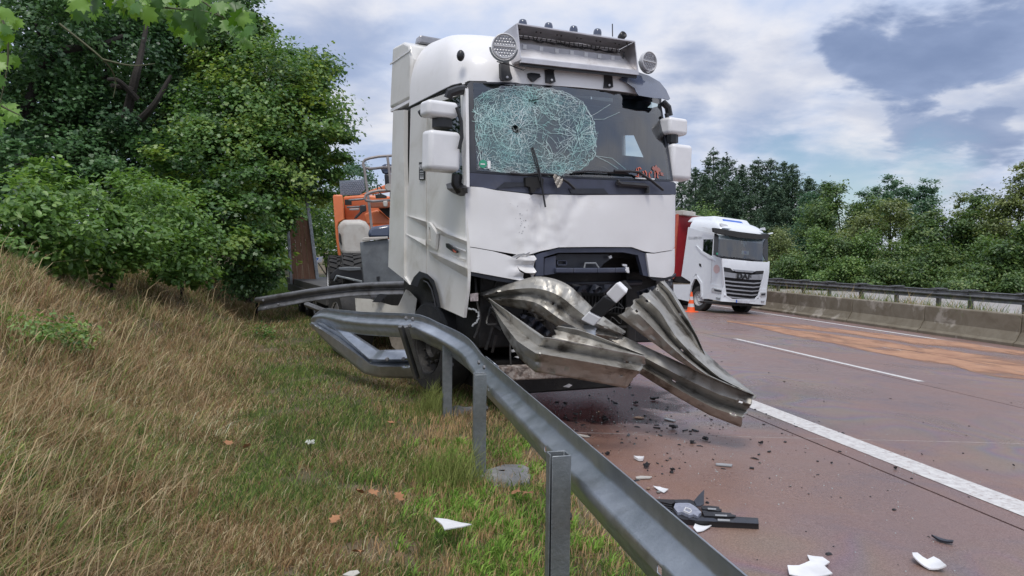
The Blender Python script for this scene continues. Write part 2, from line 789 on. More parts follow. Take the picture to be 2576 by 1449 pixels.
def leaves(name, C, Nrm, size, tint, mats, shape='rhomb', origin=None, parent=None, rng=RNG, tilt=0.35):
    vs, fs = LEAF_SHAPES[shape]
    if shape == 'lobed':
        vs, fs = vs, np.array([[0, 1, 2], [0, 2, 6], [0, 6, 7], [2, 3, 4], [2, 4, 6], [6, 4, 5]])
    n = len(C)
    nn = unit(Nrm + rng.normal(0, tilt, (n, 3)))
    r = unit(rng.normal(0, 1, (n, 3)))
    x = unit(np.cross(nn, r))
    y = np.cross(nn, x)
    P = C[:, None, :] + size[:, None, None] * (vs[None, :, 0:1] * x[:, None, :] + vs[None, :, 1:2] * y[:, None, :] + vs[None, :, 2:3] * nn[:, None, :])
    k = len(vs)
    T = (np.arange(n) * k)[:, None, None] + fs[None]
    P = P.reshape(-1, 3)
    if origin is not None:
        P = P - np.array(origin)
    o = fast_mesh(name, P, T.reshape(-1, fs.shape[1]), mats, attr=np.repeat(tint, k))
    if parent:
        o.parent = parent
    return o


def crown_points(blobs, n_clump, per, rng, sig=0.2, shell=0.55, tmix=(0.45, 0.4), drop=0.15):
    """leaf positions gathered in clumps spread through ellipsoids; blobs are (centre, radii)"""
    vol = np.array([(r[0] * r[1] * r[2]) ** (2 / 3) for c, r in blobs])
    cnt = np.maximum(3, (vol / vol.sum() * n_clump)).astype(int)
    Cs, Ns, Ts = [], [], []
    for (c, r), k in zip(blobs, cnt):
        d = unit(rng.normal(0, 1, (k, 3)))
        rad = shell + (1.05 - shell) * rng.random((k, 1)) ** 0.7
        r = np.array(r)
        cc = np.array(c) + d * rad * r
        tone = rng.random(k)
        kk = rng.integers(int(per * .5), int(per * 1.5), k)
        idx = np.repeat(np.arange(k), kk)
        rm = float(np.mean(r))
        sc = sig * (0.6 + 0.8 * rng.random(k))[idx][:, None] * min(rm, 2.2)
        off = rng.normal(0, 1, (len(idx), 3)) * sc * np.array([1, 1, .62])
        Cs.append(cc[idx] + off)
        Ns.append(unit(d[idx] * 0.55 + np.array([0, 0, 0.75]) + rng.normal(0, .25, (len(idx), 3))))
        Ts.append(np.clip(tmix[0] * tone[idx] + tmix[1] * rng.random(len(idx)) + drop, 0, 1))
    return np.concatenate(Cs), np.concatenate(Ns), np.concatenate(Ts)

# ------------------------------------------------------------------ materials
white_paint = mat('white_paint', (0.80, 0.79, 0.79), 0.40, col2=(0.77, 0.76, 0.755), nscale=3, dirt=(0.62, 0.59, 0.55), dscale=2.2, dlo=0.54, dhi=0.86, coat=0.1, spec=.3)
shaded_white = mat('cab_side_paint', (0.72, 0.71, 0.68), 0.32, col2=(0.67, 0.655, 0.62), nscale=2, dirt=(0.46, 0.43, 0.37), dscale=1.6, dlo=0.47, dhi=0.82, coat=0.3)  # the cab's white with its side's shade mixed into the colour, plus dirt
white_plastic = mat('white_plastic', (0.78, 0.78, 0.79), 0.35, col2=(0.72, 0.72, 0.73))
torn_white = mat('torn_white', (0.82, 0.82, 0.83), 0.5)
dark_plastic = mat('dark_plastic', (0.028, 0.032, 0.045), 0.42, col2=(0.02, 0.022, 0.03), nscale=9, dirt=(0.07, 0.065, 0.065), dscale=3, dlo=.55, dhi=.85)
slate_plastic = mat('slate_plastic', (0.060, 0.068, 0.105), 0.45, col2=(0.048, 0.054, 0.08), dirt=(0.12, 0.115, 0.12), dscale=4, dlo=.55, dhi=.85)
black_plastic = mat('black_plastic', (0.013, 0.013, 0.015), 0.4, col2=(0.02, 0.02, 0.022))
black_matt = mat('black_matt', (0.010, 0.010, 0.011), 0.75, col2=(0.018, 0.017, 0.016), nscale=5)
grime_shade = mat('engine_grime_shade', (0.010, 0.009, 0.009), 0.6, col2=(0.022, 0.020, 0.018), nscale=7, dirt=(0.05, 0.044, 0.04), dscale=5, dlo=.60, dhi=.8, bump=.3)
rubber = mat('tyre_rubber', (0.018, 0.018, 0.019), 0.75, col2=(0.035, 0.033, 0.031), nscale=8, bump=.3)
galv = mat('galvanised_steel', (0.50, 0.53, 0.57), 0.36, 0.95, (0.40, 0.43, 0.47), 9, 1.0, 0.06, 60, rough2=0.48, dirt=(0.30, 0.31, 0.32), dscale=3, dlo=.55, dhi=.8)
galv_post = mat('galvanised_post', (0.29, 0.31, 0.32), 0.42, 0.75, (0.21, 0.23, 0.24), 14, 1.0, 0.15, 80, rough2=0.6, dirt=(0.20, 0.20, 0.19), dscale=8, dlo=.55, dhi=.78)
galv_dirty = mat('dirty_crushed_steel', (0.45, 0.435, 0.40), 0.40, 0.62, (0.33, 0.315, 0.28), 5, 1.0, 0.07, 30, rough2=0.56, dirt=(0.10, 0.085, 0.068), dscale=4.2, dlo=.49, dhi=.68, dist=1.2)
galv_old = mat('weathered_dark_steel', (0.24, 0.24, 0.25), 0.5, 0.8, (0.17, 0.17, 0.17), 7, 1.0, 0.15, 60, rough2=0.62, dirt=(0.09, 0.085, 0.08), dscale=3, dlo=.5, dhi=.75)
alu = mat('aluminium_sheet', (0.66, 0.64, 0.65), 0.30, 0.9, (0.55, 0.53, 0.54), 6, 1, 0.12, 9, rough2=.45, dirt=(0.33, 0.30, 0.28), dscale=4, dlo=.56, dhi=.8)
chrome = mat('bright_steel', (0.7, 0.72, 0.75), 0.2, 0.9)
conc = mat('weathered_concrete', (0.20, 0.175, 0.130), 0.85, col2=(0.145, 0.122, 0.085), nscale=2.2, bump=.25, bscale=60, dirt=(0.33, 0.30, 0.25), dscale=1.5, dlo=.54, dhi=.66, dist=.8)
conc_pad = mat('concrete_collar', (0.27, 0.265, 0.26), 0.9, col2=(0.2, 0.2, 0.19), nscale=20, bump=.5)
line_white = mat('road_paint', (0.66, 0.65, 0.63), 0.6, col2=(0.50, 0.48, 0.47), nscale=14, dirt=(0.36, 0.30, 0.28), dscale=22, dlo=.52, dhi=.70, bump=.3)
joint_fill = mat('joint_filler', (0.36, 0.31, 0.29), 0.8, col2=(0.22, 0.18, 0.17), nscale=20)
joint_dark = mat('dark_joint', (0.06, 0.05, 0.05), 0.8)
soil = mat('verge_soil', (0.12, 0.088, 0.052), 0.95, col2=(0.15, 0.115, 0.07), nscale=5, bump=.6, bscale=25, dirt=(0.065, 0.07, 0.025), dscale=1.3, dlo=.45, dhi=.65)
bank_soil = soil
field = mat('far_grass_ground', (0.075, 0.085, 0.03), 0.95, col2=(0.13, 0.12, 0.055), nscale=.8, bump=.4)
pale_road = mat('pale_concrete_road', (0.36, 0.34, 0.32), 0.6, col2=(0.31, 0.29, 0.28), nscale=.6)
bark = mat('bark', (0.030, 0.024, 0.019), 0.9, col2=(0.016, 0.013, 0.011), nscale=12, bump=.8, bscale=20)
orange = mat('orange_paint', (0.74, 0.205, 0.075), 0.4, col2=(0.66, 0.175, 0.065), dirt=(0.40, 0.13, 0.06), dscale=2.5, dlo=.56, dhi=.8)
tank_grey = mat('dirty_white_tank', (0.52, 0.50, 0.46), 0.45, col2=(0.44, 0.41, 0.37), dirt=(0.34, 0.27, 0.22), dscale=4, dlo=.55, dhi=.8)
fender_white = mat('muddy_white_plastic', (0.55, 0.53, 0.47), 0.55, col2=(0.47, 0.44, 0.38), dirt=(0.16, 0.135, 0.10), dscale=3.4, dlo=.52, dhi=.72)
tube_steel = mat('grey_tube', (0.34, 0.31, 0.30), 0.5, .3, (0.27, 0.24, 0.23), 8)
wood = mat('ramp_plank', (0.36, 0.20, 0.135), 0.85, col2=(0.26, 0.14, 0.09), nscale=4, stretch=(6, 6, .7), bump=.5, bscale=30, dirt=(0.42, 0.28, 0.20), dscale=2, dlo=.5, dhi=.8)
steel_box = mat('zinc_box', (0.20, 0.215, 0.225), 0.5, .5, (0.14, 0.15, 0.16), 5, dirt=(0.11, 0.11, 0.11), dscale=6, dlo=.55, dhi=.8)
tread = mat('tread_plate', (0.22, 0.24, 0.28), 0.4, .6, (0.17, 0.19, 0.22), 12)
red_tarp = mat('red_tarp', (0.42, 0.025, 0.035), 0.5, col2=(0.36, 0.02, 0.03))
cone_orange = mat('cone_orange', (0.95, 0.14, 0.03), 0.45, col2=(0.85, 0.11, 0.02))
cone_white = mat('cone_band', (0.62, 0.60, 0.60), 0.35)
blue_sign = mat('sign_blue', (0.02, 0.12, 0.55), 0.4)
seat_mat = mat('seat_cloth', (0.045, 0.045, 0.055), 0.9)
cab_trim = mat('cab_trim', (0.24, 0.28, 0.31), 0.8, col2=(0.19, 0.22, 0.25), stretch=(2, 2, .3))  # lightened and blued to carry daylight and reflection seen in the windscreen
daf_white = mat('clean_white_paint', (0.74, 0.77, 0.80), 0.3, col2=(0.71, 0.74, 0.78), coat=.4)
daf_grille = mat('grille_grey', (0.42, 0.43, 0.46), 0.35, .5)
lens_clear = mat('lamp_lens', (0.62, 0.63, 0.65), 0.2, .2)
lens_ring = mat('lamp_ring', (0.60, 0.60, 0.61), 0.4)
lens_bead = mat('lamp_bead', (0.33, 0.33, 0.35), 0.25, .4)
smoke_plastic = mat('smoked_plastic', (0.05, 0.065, 0.11), 0.12, col2=(0.07, 0.085, 0.13), nscale=3, coat=.5)
green_sticker = mat('green_sticker', (0.02, 0.28, 0.16), 0.5)
faded_red = mat('faded_red_print', (.36, .14, .115), 0.5)
red_print = mat('red_print', (0.60, 0.14, 0.085), 0.5)
white_print = mat('white_print', (0.75, 0.75, 0.75), 0.5)
grey_print = mat('grey_print', (0.35, 0.36, 0.37), 0.5)
faint_pink = mat('faint_pink_print', (0.72, 0.52, 0.50), 0.5)
crack_mat = mat('cracked_glass_edge', (0.32, 0.60, 0.57), 0.6, col2=(0.72, 0.80, 0.80), nscale=3.5, spec=.1)
glass_front = glass_mat('windscreen_glass', (0.50, 0.62, 0.64), 0.55)
glass_side = glass_mat('side_glass', (0.20, 0.23, 0.25), 0.5)
glass_far = glass_mat('far_glass', (0.42, 0.50, 0.52), 0.5)
leaf_brown = mat('dry_leaf', (0.40, 0.19, 0.09), 0.8, col2=(0.30, 0.15, 0.07))
stone_mat = mat('stone', (0.30, 0.20, 0.14), 0.8, col2=(0.22, 0.15, 0.11), nscale=20)


def road_material():
    m = bpy.data.materials.new('stained_road')
    m.use_nodes = True
    N, L = m.node_tree.nodes, m.node_tree.links
    b = N['Principled BSDF']
    g = N.new('ShaderNodeNewGeometry')

    def nz(sc, det=6, ro=.6, ds=0.0, v=None):
        n = N.new('ShaderNodeTexNoise')
        n.inputs['Scale'].default_value = sc
        n.inputs['Detail'].default_value = det
        n.inputs['Roughness'].default_value = ro
        n.inputs['Distortion'].default_value = ds
        L.new(v or g.outputs['Position'], n.inputs['Vector'])
        return n.outputs['Fac']

    def mr(v, a, c, lo=0.0, hi=1.0):
        k = N.new('ShaderNodeMapRange')
        k.interpolation_type = 'SMOOTHSTEP'
        for i, x in (('From Min', a), ('From Max', c), ('To Min', lo), ('To Max', hi)):
            k.inputs[i].default_value = x
        L.new(v, k.inputs['Value'])
        return k.outputs[0]

    def mix(f, a, c, bt='MIX'):
        k = N.new('ShaderNodeMix')
        k.data_type = 'RGBA'
        k.blend_type = bt
        for s_, x in ((k.inputs['Factor'], f), (k.inputs[6], a), (k.inputs[7], c)):
            if isinstance(x, (float, int)):
                s_.default_value = x
            elif isinstance(x, tuple):
                s_.default_value = (*x, 1)
            else:
                L.new(x, s_)
        return k.outputs[2]

    big = mr(nz(.33, 4), .42, .60)
    base = mix(big, (.212, .124, .108), (.235, .128, .097))
    base = mix(mr(nz(1.1, 6, .6, .6), .50, .68), base, (.165, .108, .114))
    # rusty binder washed over the hard shoulder near the wreck
    mp = N.new('ShaderNodeVectorMath')
    mp.operation = 'DISTANCE'
    L.new(g.outputs['Position'], mp.inputs[0])
    mp.inputs[1].default_value = (2.0, 6.2, -.1)
    ad = N.new('ShaderNodeMath')
    ad.operation = 'MULTIPLY_ADD'
    L.new(nz(1.4, 5), ad.inputs[0])
    ad.inputs[1].default_value = 3.0
    L.new(mp.outputs['Value'], ad.inputs[2])
    rust = mr(ad.outputs[0], 2.2, 4.4, 1.0, 0.0)
    base = mix(rust, base, (.255, .130, .085))
    # oily wet patch spreading from under the cab
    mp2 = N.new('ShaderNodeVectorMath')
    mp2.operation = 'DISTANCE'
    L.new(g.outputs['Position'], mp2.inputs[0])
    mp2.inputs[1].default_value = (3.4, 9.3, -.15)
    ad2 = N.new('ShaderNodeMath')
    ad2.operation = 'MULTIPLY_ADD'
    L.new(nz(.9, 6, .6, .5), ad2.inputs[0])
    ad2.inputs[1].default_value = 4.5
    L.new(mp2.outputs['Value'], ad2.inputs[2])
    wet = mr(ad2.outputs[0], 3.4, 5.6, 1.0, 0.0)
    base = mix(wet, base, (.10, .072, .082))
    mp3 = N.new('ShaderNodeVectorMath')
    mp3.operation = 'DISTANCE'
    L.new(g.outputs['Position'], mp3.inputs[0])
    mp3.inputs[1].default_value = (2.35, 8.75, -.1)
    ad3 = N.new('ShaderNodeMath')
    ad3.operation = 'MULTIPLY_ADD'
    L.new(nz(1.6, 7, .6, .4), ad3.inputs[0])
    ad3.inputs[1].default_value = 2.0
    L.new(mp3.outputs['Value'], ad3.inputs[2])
    oil = mr(ad3.outputs[0], 2.35, 2.75, 1.0, 0.0)  # shadow under the wreck painted near black into the oil stain
    # oil film: coloured bands along the contour lines of a slow noise
    fl = nz(.55, 2, .4, .8)
    sc = N.new('ShaderNodeMath')
    sc.operation = 'MULTIPLY'
    L.new(fl, sc.inputs[0])
    sc.inputs[1].default_value = 7.0
    fr = N.new('ShaderNodeMath')
    fr.operation = 'FRACT'
    L.new(sc.outputs[0], fr.inputs[0])
    rp = N.new('ShaderNodeValToRGB')
    el = rp.color_ramp.elements
    el[0].position, el[0].color = 0, (.24, .165, .15, 1)
    el[1].position, el[1].color = 1, (.24, .165, .15, 1)
    for p_, c_ in ((.25, (.275, .180, .105)), (.42, (.22, .185, .115)), (.58, (.145, .160, .190)), (.74, (.170, .110, .205)), (.86, (.25, .13, .14))):
        q = el.new(p_)
        q.color = (*c_, 1)
    L.new(fr.outputs[0], rp.inputs[0])
    base = mix(mr(nz(.28, 3, .5), .42, .58, 0, .55), base, rp.outputs[0])
    # exposed aggregate
    grit = mr(nz(95, 3, .7), .40, .62)
    base = mix(grit, mix(.45, base, (.10, .065, .06)), mix(.22, base, (.42, .33, .30)))
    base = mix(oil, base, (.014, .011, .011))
    L.new(base, b.inputs['Base Color'])
    ro = mr(nz(.7, 5, .6, .5), .38, .62, .27, .50)
    k = N.new('ShaderNodeMix')
    k.data_type = 'FLOAT'
    L.new(wet, k.inputs['Factor'])
    L.new(ro, k.inputs[2])
    k.inputs[3].default_value = .18
    k2 = N.new('ShaderNodeMix')
    k2.data_type = 'FLOAT'
    L.new(oil, k2.inputs['Factor'])
    L.new(k.outputs[0], k2.inputs[2])
    k2.inputs[3].default_value = .12
    L.new(k2.outputs[0], b.inputs['Roughness'])
    L.new(mr(oil, 0, 1, .5, .08), b.inputs['Specular IOR Level'])
    bp = N.new('ShaderNodeBump')
    bp.inputs['Strength'].default_value = .35
    bp.inputs['Distance'].default_value = .01
    L.new(nz(120, 4, .7), bp.inputs['Height'])
    L.new(bp.outputs[0], b.inputs['Normal'])
    return m


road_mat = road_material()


def sheet_material(name, c1, c2, edge_scale, lo, hi):
    m = mat(name, c1, .85, col2=c2, nscale=3, bump=.5, bscale=40)
    N, L = m.node_tree.nodes, m.node_tree.links
    b = N['Principled BSDF']
    at = N.new('ShaderNodeAttribute')
    at.attribute_name = 'tint'
    g = N.new('ShaderNodeNewGeometry')
    mp = N.new('ShaderNodeMapping')
    mp.inputs['Scale'].default_value = (1, .45, 1)
    L.new(g.outputs['Position'], mp.inputs[0])
    n = N.new('ShaderNodeTexNoise')
    n.inputs['Scale'].default_value = edge_scale
    n.inputs['Detail'].default_value = 9
    n.inputs['Roughness'].default_value = .65
    n.inputs['Distortion'].default_value = .6
    L.new(mp.outputs[0], n.inputs['Vector'])
    ma = N.new('ShaderNodeMath')
    ma.operation = 'MULTIPLY_ADD'
    L.new(n.outputs['Fac'], ma.inputs[0])
    ma.inputs[1].default_value = 1.5
    L.new(at.outputs['Fac'], ma.inputs[2])
    k = N.new('ShaderNodeMapRange')
    k.interpolation_type = 'SMOOTHSTEP'
    k.inputs['From Min'].default_value = lo
    k.inputs['From Max'].default_value = hi
    L.new(ma.outputs[0], k.inputs['Value'])
    L.new(k.outputs[0], b.inputs['Alpha'])
    return m


# ------------------------------------------------------------------ ground, bank, roads
def toe_x(y):
    return -0.62 - 0.078 * np.clip(y, -4, 40)


def terr(x, y):
    x, y = np.asarray(x, float), np.asarray(y, float)
    t = np.clip((toe_x(y) - x) / 4.1, 0, 1)
    h = 1.70 * (t * t * (3 - 2 * t) * .75 + t * .25)
    h = h + np.clip((toe_x(y) - 4.1 - x), 0, 30) * 0.05
    k = np.clip((1.44 - x) / .5, 0, 1)
    n = .05 * np.sin(1.7 * x + .9 * y) + .045 * np.sin(2.9 * x - 1.3 * y + 1) + .03 * np.sin(5.3 * x + 4.1 * y) + .02 * np.sin(8.7 * y - 6.1 * x)
    n = n * (0.25 + 1.4 * np.clip(t * 3, 0, 1))
    return (h + n) * k - .03 * k - .045 * (1 - k)


def axis(segs):
    out = []
    for a, b, st in segs:
        out += list(np.arange(a, b, st))
    out.append(segs[-1][1])
    return np.array(out)


gx = axis([(-80, -16, 4), (-16, -7, .8), (-7, 1.46, .14)])
gx[-1] = 1.46
gy = axis([(-6, 14, .16), (14, 30, .5), (30, 60, 2), (60, 400, 20)])
XX, YY = np.meshgrid(gx, gy)
ZZ = terr(XX, YY)
P = np.stack([XX, YY, ZZ], -1).reshape(-1, 3)
nx, ny = len(gx), len(gy)
i, j = np.meshgrid(np.arange(nx - 1), np.arange(ny - 1))
a = (j * nx + i).ravel()
q = np.stack([a, a + 1, a + nx + 1, a + nx], 1)
verge = fast_mesh('verge_ground', P, q, soil)
verge.data.polygons.foreach_set('use_smooth', [True] * len(verge.data.polygons))
tag(verge, 'earth verge and bank rising to the trees on the left', kind='structure')

# road: dark bed, concrete slabs with joints
road = empty('road', (0, 0, 0), 'three lane motorway carriageway stained red brown', 'road')
tag(road, kind='structure')
del road['category']
bed = MB()
bed.add([(1.40, -8, road_z(1.40) - .016), (18.2, -8, road_z(18.2) - .016), (18.2, 300, road_z(18.2) - .016), (1.40, 300, road_z(1.40) - .016)], [(0, 1, 2, 3)])
bed.build('road_bed', joint_dark, road, smooth=0, fix=False)
SK = -.075
cols = [1.46, 4.32, 8.72, 12.72, 18.0]
y_ = [6.76 + 5.1 * k for k in range(-3, 9)]


def slab_mesh(x0, x1, y0, y1, g=.011):
    mb = MB()
    x0, x1 = x0 + g, x1 - g

    def pt(x, y, dz=0):
        return (x, y + SK * (x - 1.3), road_z(x) + dz)
    t = [pt(x0, y0 + g), pt(x1, y0 + g), pt(x1, y1 - g), pt(x0, y1 - g)]
    b = [(p[0], p[1], p[2] - .03) for p in t]
    mb.hexa(b, t)
    return mb


for a_, b_ in zip(cols[:-1], cols[1:]):
    for k in range(len(y_) - 1):
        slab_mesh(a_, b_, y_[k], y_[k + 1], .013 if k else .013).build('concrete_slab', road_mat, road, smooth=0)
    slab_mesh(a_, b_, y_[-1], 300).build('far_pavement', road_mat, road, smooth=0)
jf = MB()
for yj in y_[1:]:
    for a_, b_ in zip(cols[:-1], cols[1:]):
        jf.hexa([(x, yj + SK * (x - 1.3) + s_, road_z(x) - .014) for x, s_ in ((a_ + .012, -.013), (b_ - .012, -.013), (b_ - .012, .013), (a_ + .012, .013))],
                [(x, yj + SK * (x - 1.3) + s_, road_z(x) - .001) for x, s_ in ((a_ + .012, -.013), (b_ - .012, -.013), (b_ - .012, .013), (a_ + .012, .013))])
jf.build('joint_filler', joint_fill, road, smooth=0)['kind'] = 'stuff'


def marking(x0, x1, y0, y1, step=2.0):
    mb = MB()
    ys = list(np.arange(y0, y1, step)) + [y1]
    mb.grid([[(x0, y, road_z(x0) + .004), (x1, y, road_z(x1) + .004)] for y in ys])
    return mb


tag(marking(4.57, 4.89, -3, 120).build('edge_line', line_white, smooth=0), 'wide solid white line along the hard shoulder', kind='structure')
tag(marking(16.30, 16.52, 2, 160).build('edge_line', line_white, smooth=0), 'white line along the foot of the concrete barrier', kind='structure')
k = 0
for y0 in (10.35, 28.5, 46.5, 64.5):
    tag(marking(8.88, 9.03, y0, y0 + 6.1).build('lane_dash', line_white, smooth=0), 'white dash between the right and middle lanes', group='lane dashes', kind='structure')
for y0 in (10.2, 28.3, 46.3, 64.3):
    tag(marking(12.36, 12.51, y0, y0 + 6.1).build('lane_dash', line_white, smooth=0), 'white dash between the middle and left lanes', group='lane dashes', kind='structure')

# orange oil binder strewn over the far lanes
binder_mat = sheet_material('oil_binder', (.44, .245, .145), (.33, .17, .105), 1.1, 1.0, 1.46)


def zp(x, y):                       # pixel of the enlarged right-hand view -> picture pixel
    return 1852.8 + .3968 * x, 383.3 + .3965 * y


lower = [(-60, 1076), (60, 1094), (250, 1140), (420, 1183), (600, 1215), (800, 1255), (1000, 1296), (1200, 1336), (1350, 1352), (1500, 1400), (1700, 1440), (1823, 1452), (2100, 1500), (2500, 1560)]
upper = [(-60, 1068), (60, 1072), (250, 1078), (420, 1090), (600, 1110), (800, 1130), (1000, 1150), (1200, 1172), (1350, 1188), (1500, 1205), (1700, 1228), (1823, 1243), (2100, 1275), (2500, 1320)]
rows, tin = [], []
for lo, up in zip(lower, upper):
    A_, B_ = on_road(*zp(*lo), .004), on_road(*zp(*up), .004)
    if B_.x > 17.2:
        B_ = A_ + (B_ - A_) * ((17.2 - A_.x) / (B_.x - A_.x))
    rows.append((A_, B_))
rows = [[p for p in c] for c in zip(catmull([r[0] for r in rows], 6), catmull([r[1] for r in rows], 6))]
pts, tn = [], []
for A_, B_ in rows:
    A_ = A_ - (B_ - A_) * .05
    for c in range(25):
        t = c / 24
        p = A_ + (B_ - A_) * t
        pts.append((p.x, p.y, road_z(p.x) + .006))
        e = min(t / .10, 1) * .62
        e -= .42 * math.exp(-((t - .60) / .07) ** 2) + .35 * max(0, (t - .86) / .14)
        tn.append(e)
nr_, nc_ = len(rows), 25
idx = np.arange(nr_ * nc_).reshape(nr_, nc_)
qd = np.stack([idx[:-1, :-1].ravel(), idx[:-1, 1:].ravel(), idx[1:, 1:].ravel(), idx[1:, :-1].ravel()], 1)
ob = fast_mesh('oil_binder', np.array(pts), qd, binder_mat, attr=np.array(tn))
tag(ob, 'orange granular oil binder spread over the far lanes', kind='stuff')

# median, opposite carriageway, land beyond
mb = MB()
mb.grid([[(18.05, y, -.80), (19.0, y, -.62), (20.4, y, -.38), (21.6, y, -.33)] for y in (-10, 40, 120, 300)])
tag(mb.build('median_strip', field, smooth=60), 'grassy strip between the carriageways', kind='structure')
mb = MB()
mb.grid([[(21.6, y, -.335), (33.5, y, -.30)] for y in (-30, 300)])
tag(mb.build('opposite_carriageway', pale_road, smooth=0), 'pale concrete carriageway behind the median rail', kind='structure')
mb = MB()
mb.grid([[(33.5, y, -.31), (36, y, -.2), (60, y, .5), (1500, y, 2)] for y in (-300, 0, 300, 1500)])
mb.grid([[(-1500, y, 2.5), (-80, y, 2.4)] for y in (-300, 400, 1500)])
mb.grid([[(-80, y, 2.3), (1.2, y, -.6), (34, y, -.6)] for y in (299, 1500)])
tag(mb.build('far_ground', field, smooth=60), 'grassy land beyond the motorway', kind='structure')

# ------------------------------------------------------------------ concrete barrier
BAR_L = 3.57


def barrier_seg():
    prof = [(0, 0), (.0, .10), (.10, .16), (.24, .40), (.27, .86), (.30, .89), (.47, .89), (.50, .86), (.53, .40), (.66, .16), (.76, .10), (.76, 0)]
    mb = MB()
    g = .018
    a = [(x, g, z) for x, z in prof]
    b = [(x, BAR_L - g, z) for x, z in prof]
    n = len(prof)
    mb.add(a + b, [(i, (i + 1) % n, (i + 1) % n + n, i + n) for i in range(n)] + [tuple(reversed(range(n))), tuple(range(n, 2 * n))])
    me = mb
    return me


bs = barrier_seg()
b0 = bs.build('barrier_shape', conc, smooth=20)
names = {3: 'third nearest', 4: 'fourth nearest'}
for k in range(-1, 10):
    y0 = 17.04 + BAR_L * k
    o = bpy.data.objects.new('concrete_barrier', b0.data.copy())
    COL.objects.link(o)
    md = o.modifiers.new('bevel', 'BEVEL')
    md.width = .012
    md.segments = 2
    o.data.transform(Matrix.Translation((k * 3.3, k * 1.7, 0)))
    o.location = (17.58 + .38 - k * 3.3, y0 + BAR_L / 2 - k * 1.7, road_z(17.6) - .015)
    lab = {-1: 'concrete barrier segment cut off by the right edge of the picture', 0: 'nearest whole concrete barrier segment with white scuffs low on its face',
           1: 'concrete barrier segment second whole one from the right edge', 2: 'concrete barrier segment third whole one from the right edge',
           3: 'concrete barrier segment half hidden by the front of the white lorry'}.get(k, '%s concrete barrier segment hidden behind the passing white lorry' % ('first second third fourth fifth sixth'.split()[k - 4] if k >= 4 else 'nearest, out of the picture and not'))
    tag(o, lab, 'barrier', 'concrete barrier segments along the median')

bpy.data.objects.remove(b0)
# ------------------------------------------------------------------ steel rail on the median
r = empty('median_guardrail', (20, 24, -.38), 'steel guardrail on posts behind the concrete barrier', 'guardrail')
for sx, nm in ((-.20, 1), (.20, 1)):
    T = [V(sx, y, .90) for y in (-30, -10, 10, 40, 90)]
    B = [V(sx, y, .60) for y in (-30, -10, 10, 40, 90)]
    wbeam('rail', T, B, .075 * (1 if sx < 0 else -1), 6, galv_old, r, thick=.006)
post_y = [21.07, 22.46, 24.55, 26.58, 28.66, 30.58, 32.68, 34.8, 36.9, 39, 41, 43, 45, 19, 17, 15]
pm = MB().box((0, 0, .42), (.10, .14, .98))
sm = MB().box((0, 0, .935), (.42, .32, .035)).box((0, 0, .78), (.36, .10, .10))
po = so = None
for y in post_y:
    if po is None:
        po = pm.build('post', galv_old, r, smooth=0)
        so = sm.build('spacer', galv_old, r, smooth=0)
        p_, s_ = po, so
    else:
        p_, s_ = po.copy(), so.copy()
        COL.objects.link(p_)
        COL.objects.link(s_)
        p_.parent = s_.parent = r
    p_.location = s_.location = (0, y - 24, 0)

# ------------------------------------------------------------------ near guardrail
PX = .845
RX = .93
near = empty('guardrail', (RX, 3, 0), 'long grey galvanised guardrail running from the foreground and bending away before the wreck', 'guardrail')
OFF = V(RX, 3, 0)
ys = [-5, -3, -1, 0, .8, 1.5, 2.13, 2.17, 2.6, 3.2, 3.60, 3.64, 4.1, 4.6, 5.30, 5.34, 5.7]
T0 = [V(RX, y, .786) for y in ys]
B0 = [V(RX, y, .445) for y in ys]
T = [V(RX, y, .786) for y in (5.7, 6.0)]
B = [V(RX, y, .445) for y in (5.7, 6.0)]
for px, py, qx, qy, d in ((1166, 853, 1168, 948, 6.62), (1137, 833, 1139, 919, 6.98), (1098, 815, 1100, 889, 7.30), (1060, 797, 1060, 869, 7.52), (1019, 789, 1019, 853, 7.80), (905, 784, 900, 842, 8.65), (850, 778, 838, 829, 9.15), (815, 774, 800, 820, 9.6), (795, 783, 782, 812, 9.75), (784, 797, 779, 811, 9.8)):
    T.append(D(px, py, d))
    B.append(D(qx, qy, d))
T, B = catmull(T, 5), catmull(B, 5)
T, B = T0 + T[1:], B0 + B[1:]
cr = [1] * (len(T) - 13) + [1 - k / 14 for k in range(13)]
# the slots are the short segments above: one Catmull step each
wb = wbeam('rail', [p - OFF for p in T], [p - OFF for p in B], .085, 1, galv, near, holes=[(6, 7), (10, 7), (14, 7)], crush=cr, seed=1, dent=0.0, prof=NPROF)
# lap joint of two rail lengths with its bolts
T2 = [V(RX + .007, y, .792) - OFF for y in (5.42, 5.55, 5.7, 5.8)]
B2 = [V(RX + .007, y, .442) - OFF for y in (5.42, 5.55, 5.7, 5.8)]
wbeam('lap_joint', T2, B2, .088, 3, galv, near, thick=.006, prof=NPROF)
bolt = MB().lathe([(.0, 0), (.017, 0), (.017, .012), (.010, .018), (.0, .018)], 8)
bolt0 = None


def put_bolt(parent, p, nrm, s=1.0):
    global bolt0
    if bolt0 is None:
        bolt0 = bolt.build('bolt', galv_old, parent, smooth=30)
        o = bolt0
    else:
        o = bolt0.copy()
        COL.objects.link(o)
        o.parent = parent
    o.rotation_euler = Vector(nrm).to_track_quat('Z', 'Y').to_euler()
    o.location = p
    o.scale = (s, s, s)
    return o


for y in (5.47, 5.72):
    for z in (.755, .51):
        put_bolt(near, V(RX - .004, y, z) - OFF, (-1, 0, 0))
for px, py, d in ((1039, 803, 7.70), (1022, 801, 7.78), (1030, 820, 7.68)):
    put_bolt(near, D(px, py, d - .03) - OFF, -ray(px, py), 1.3)

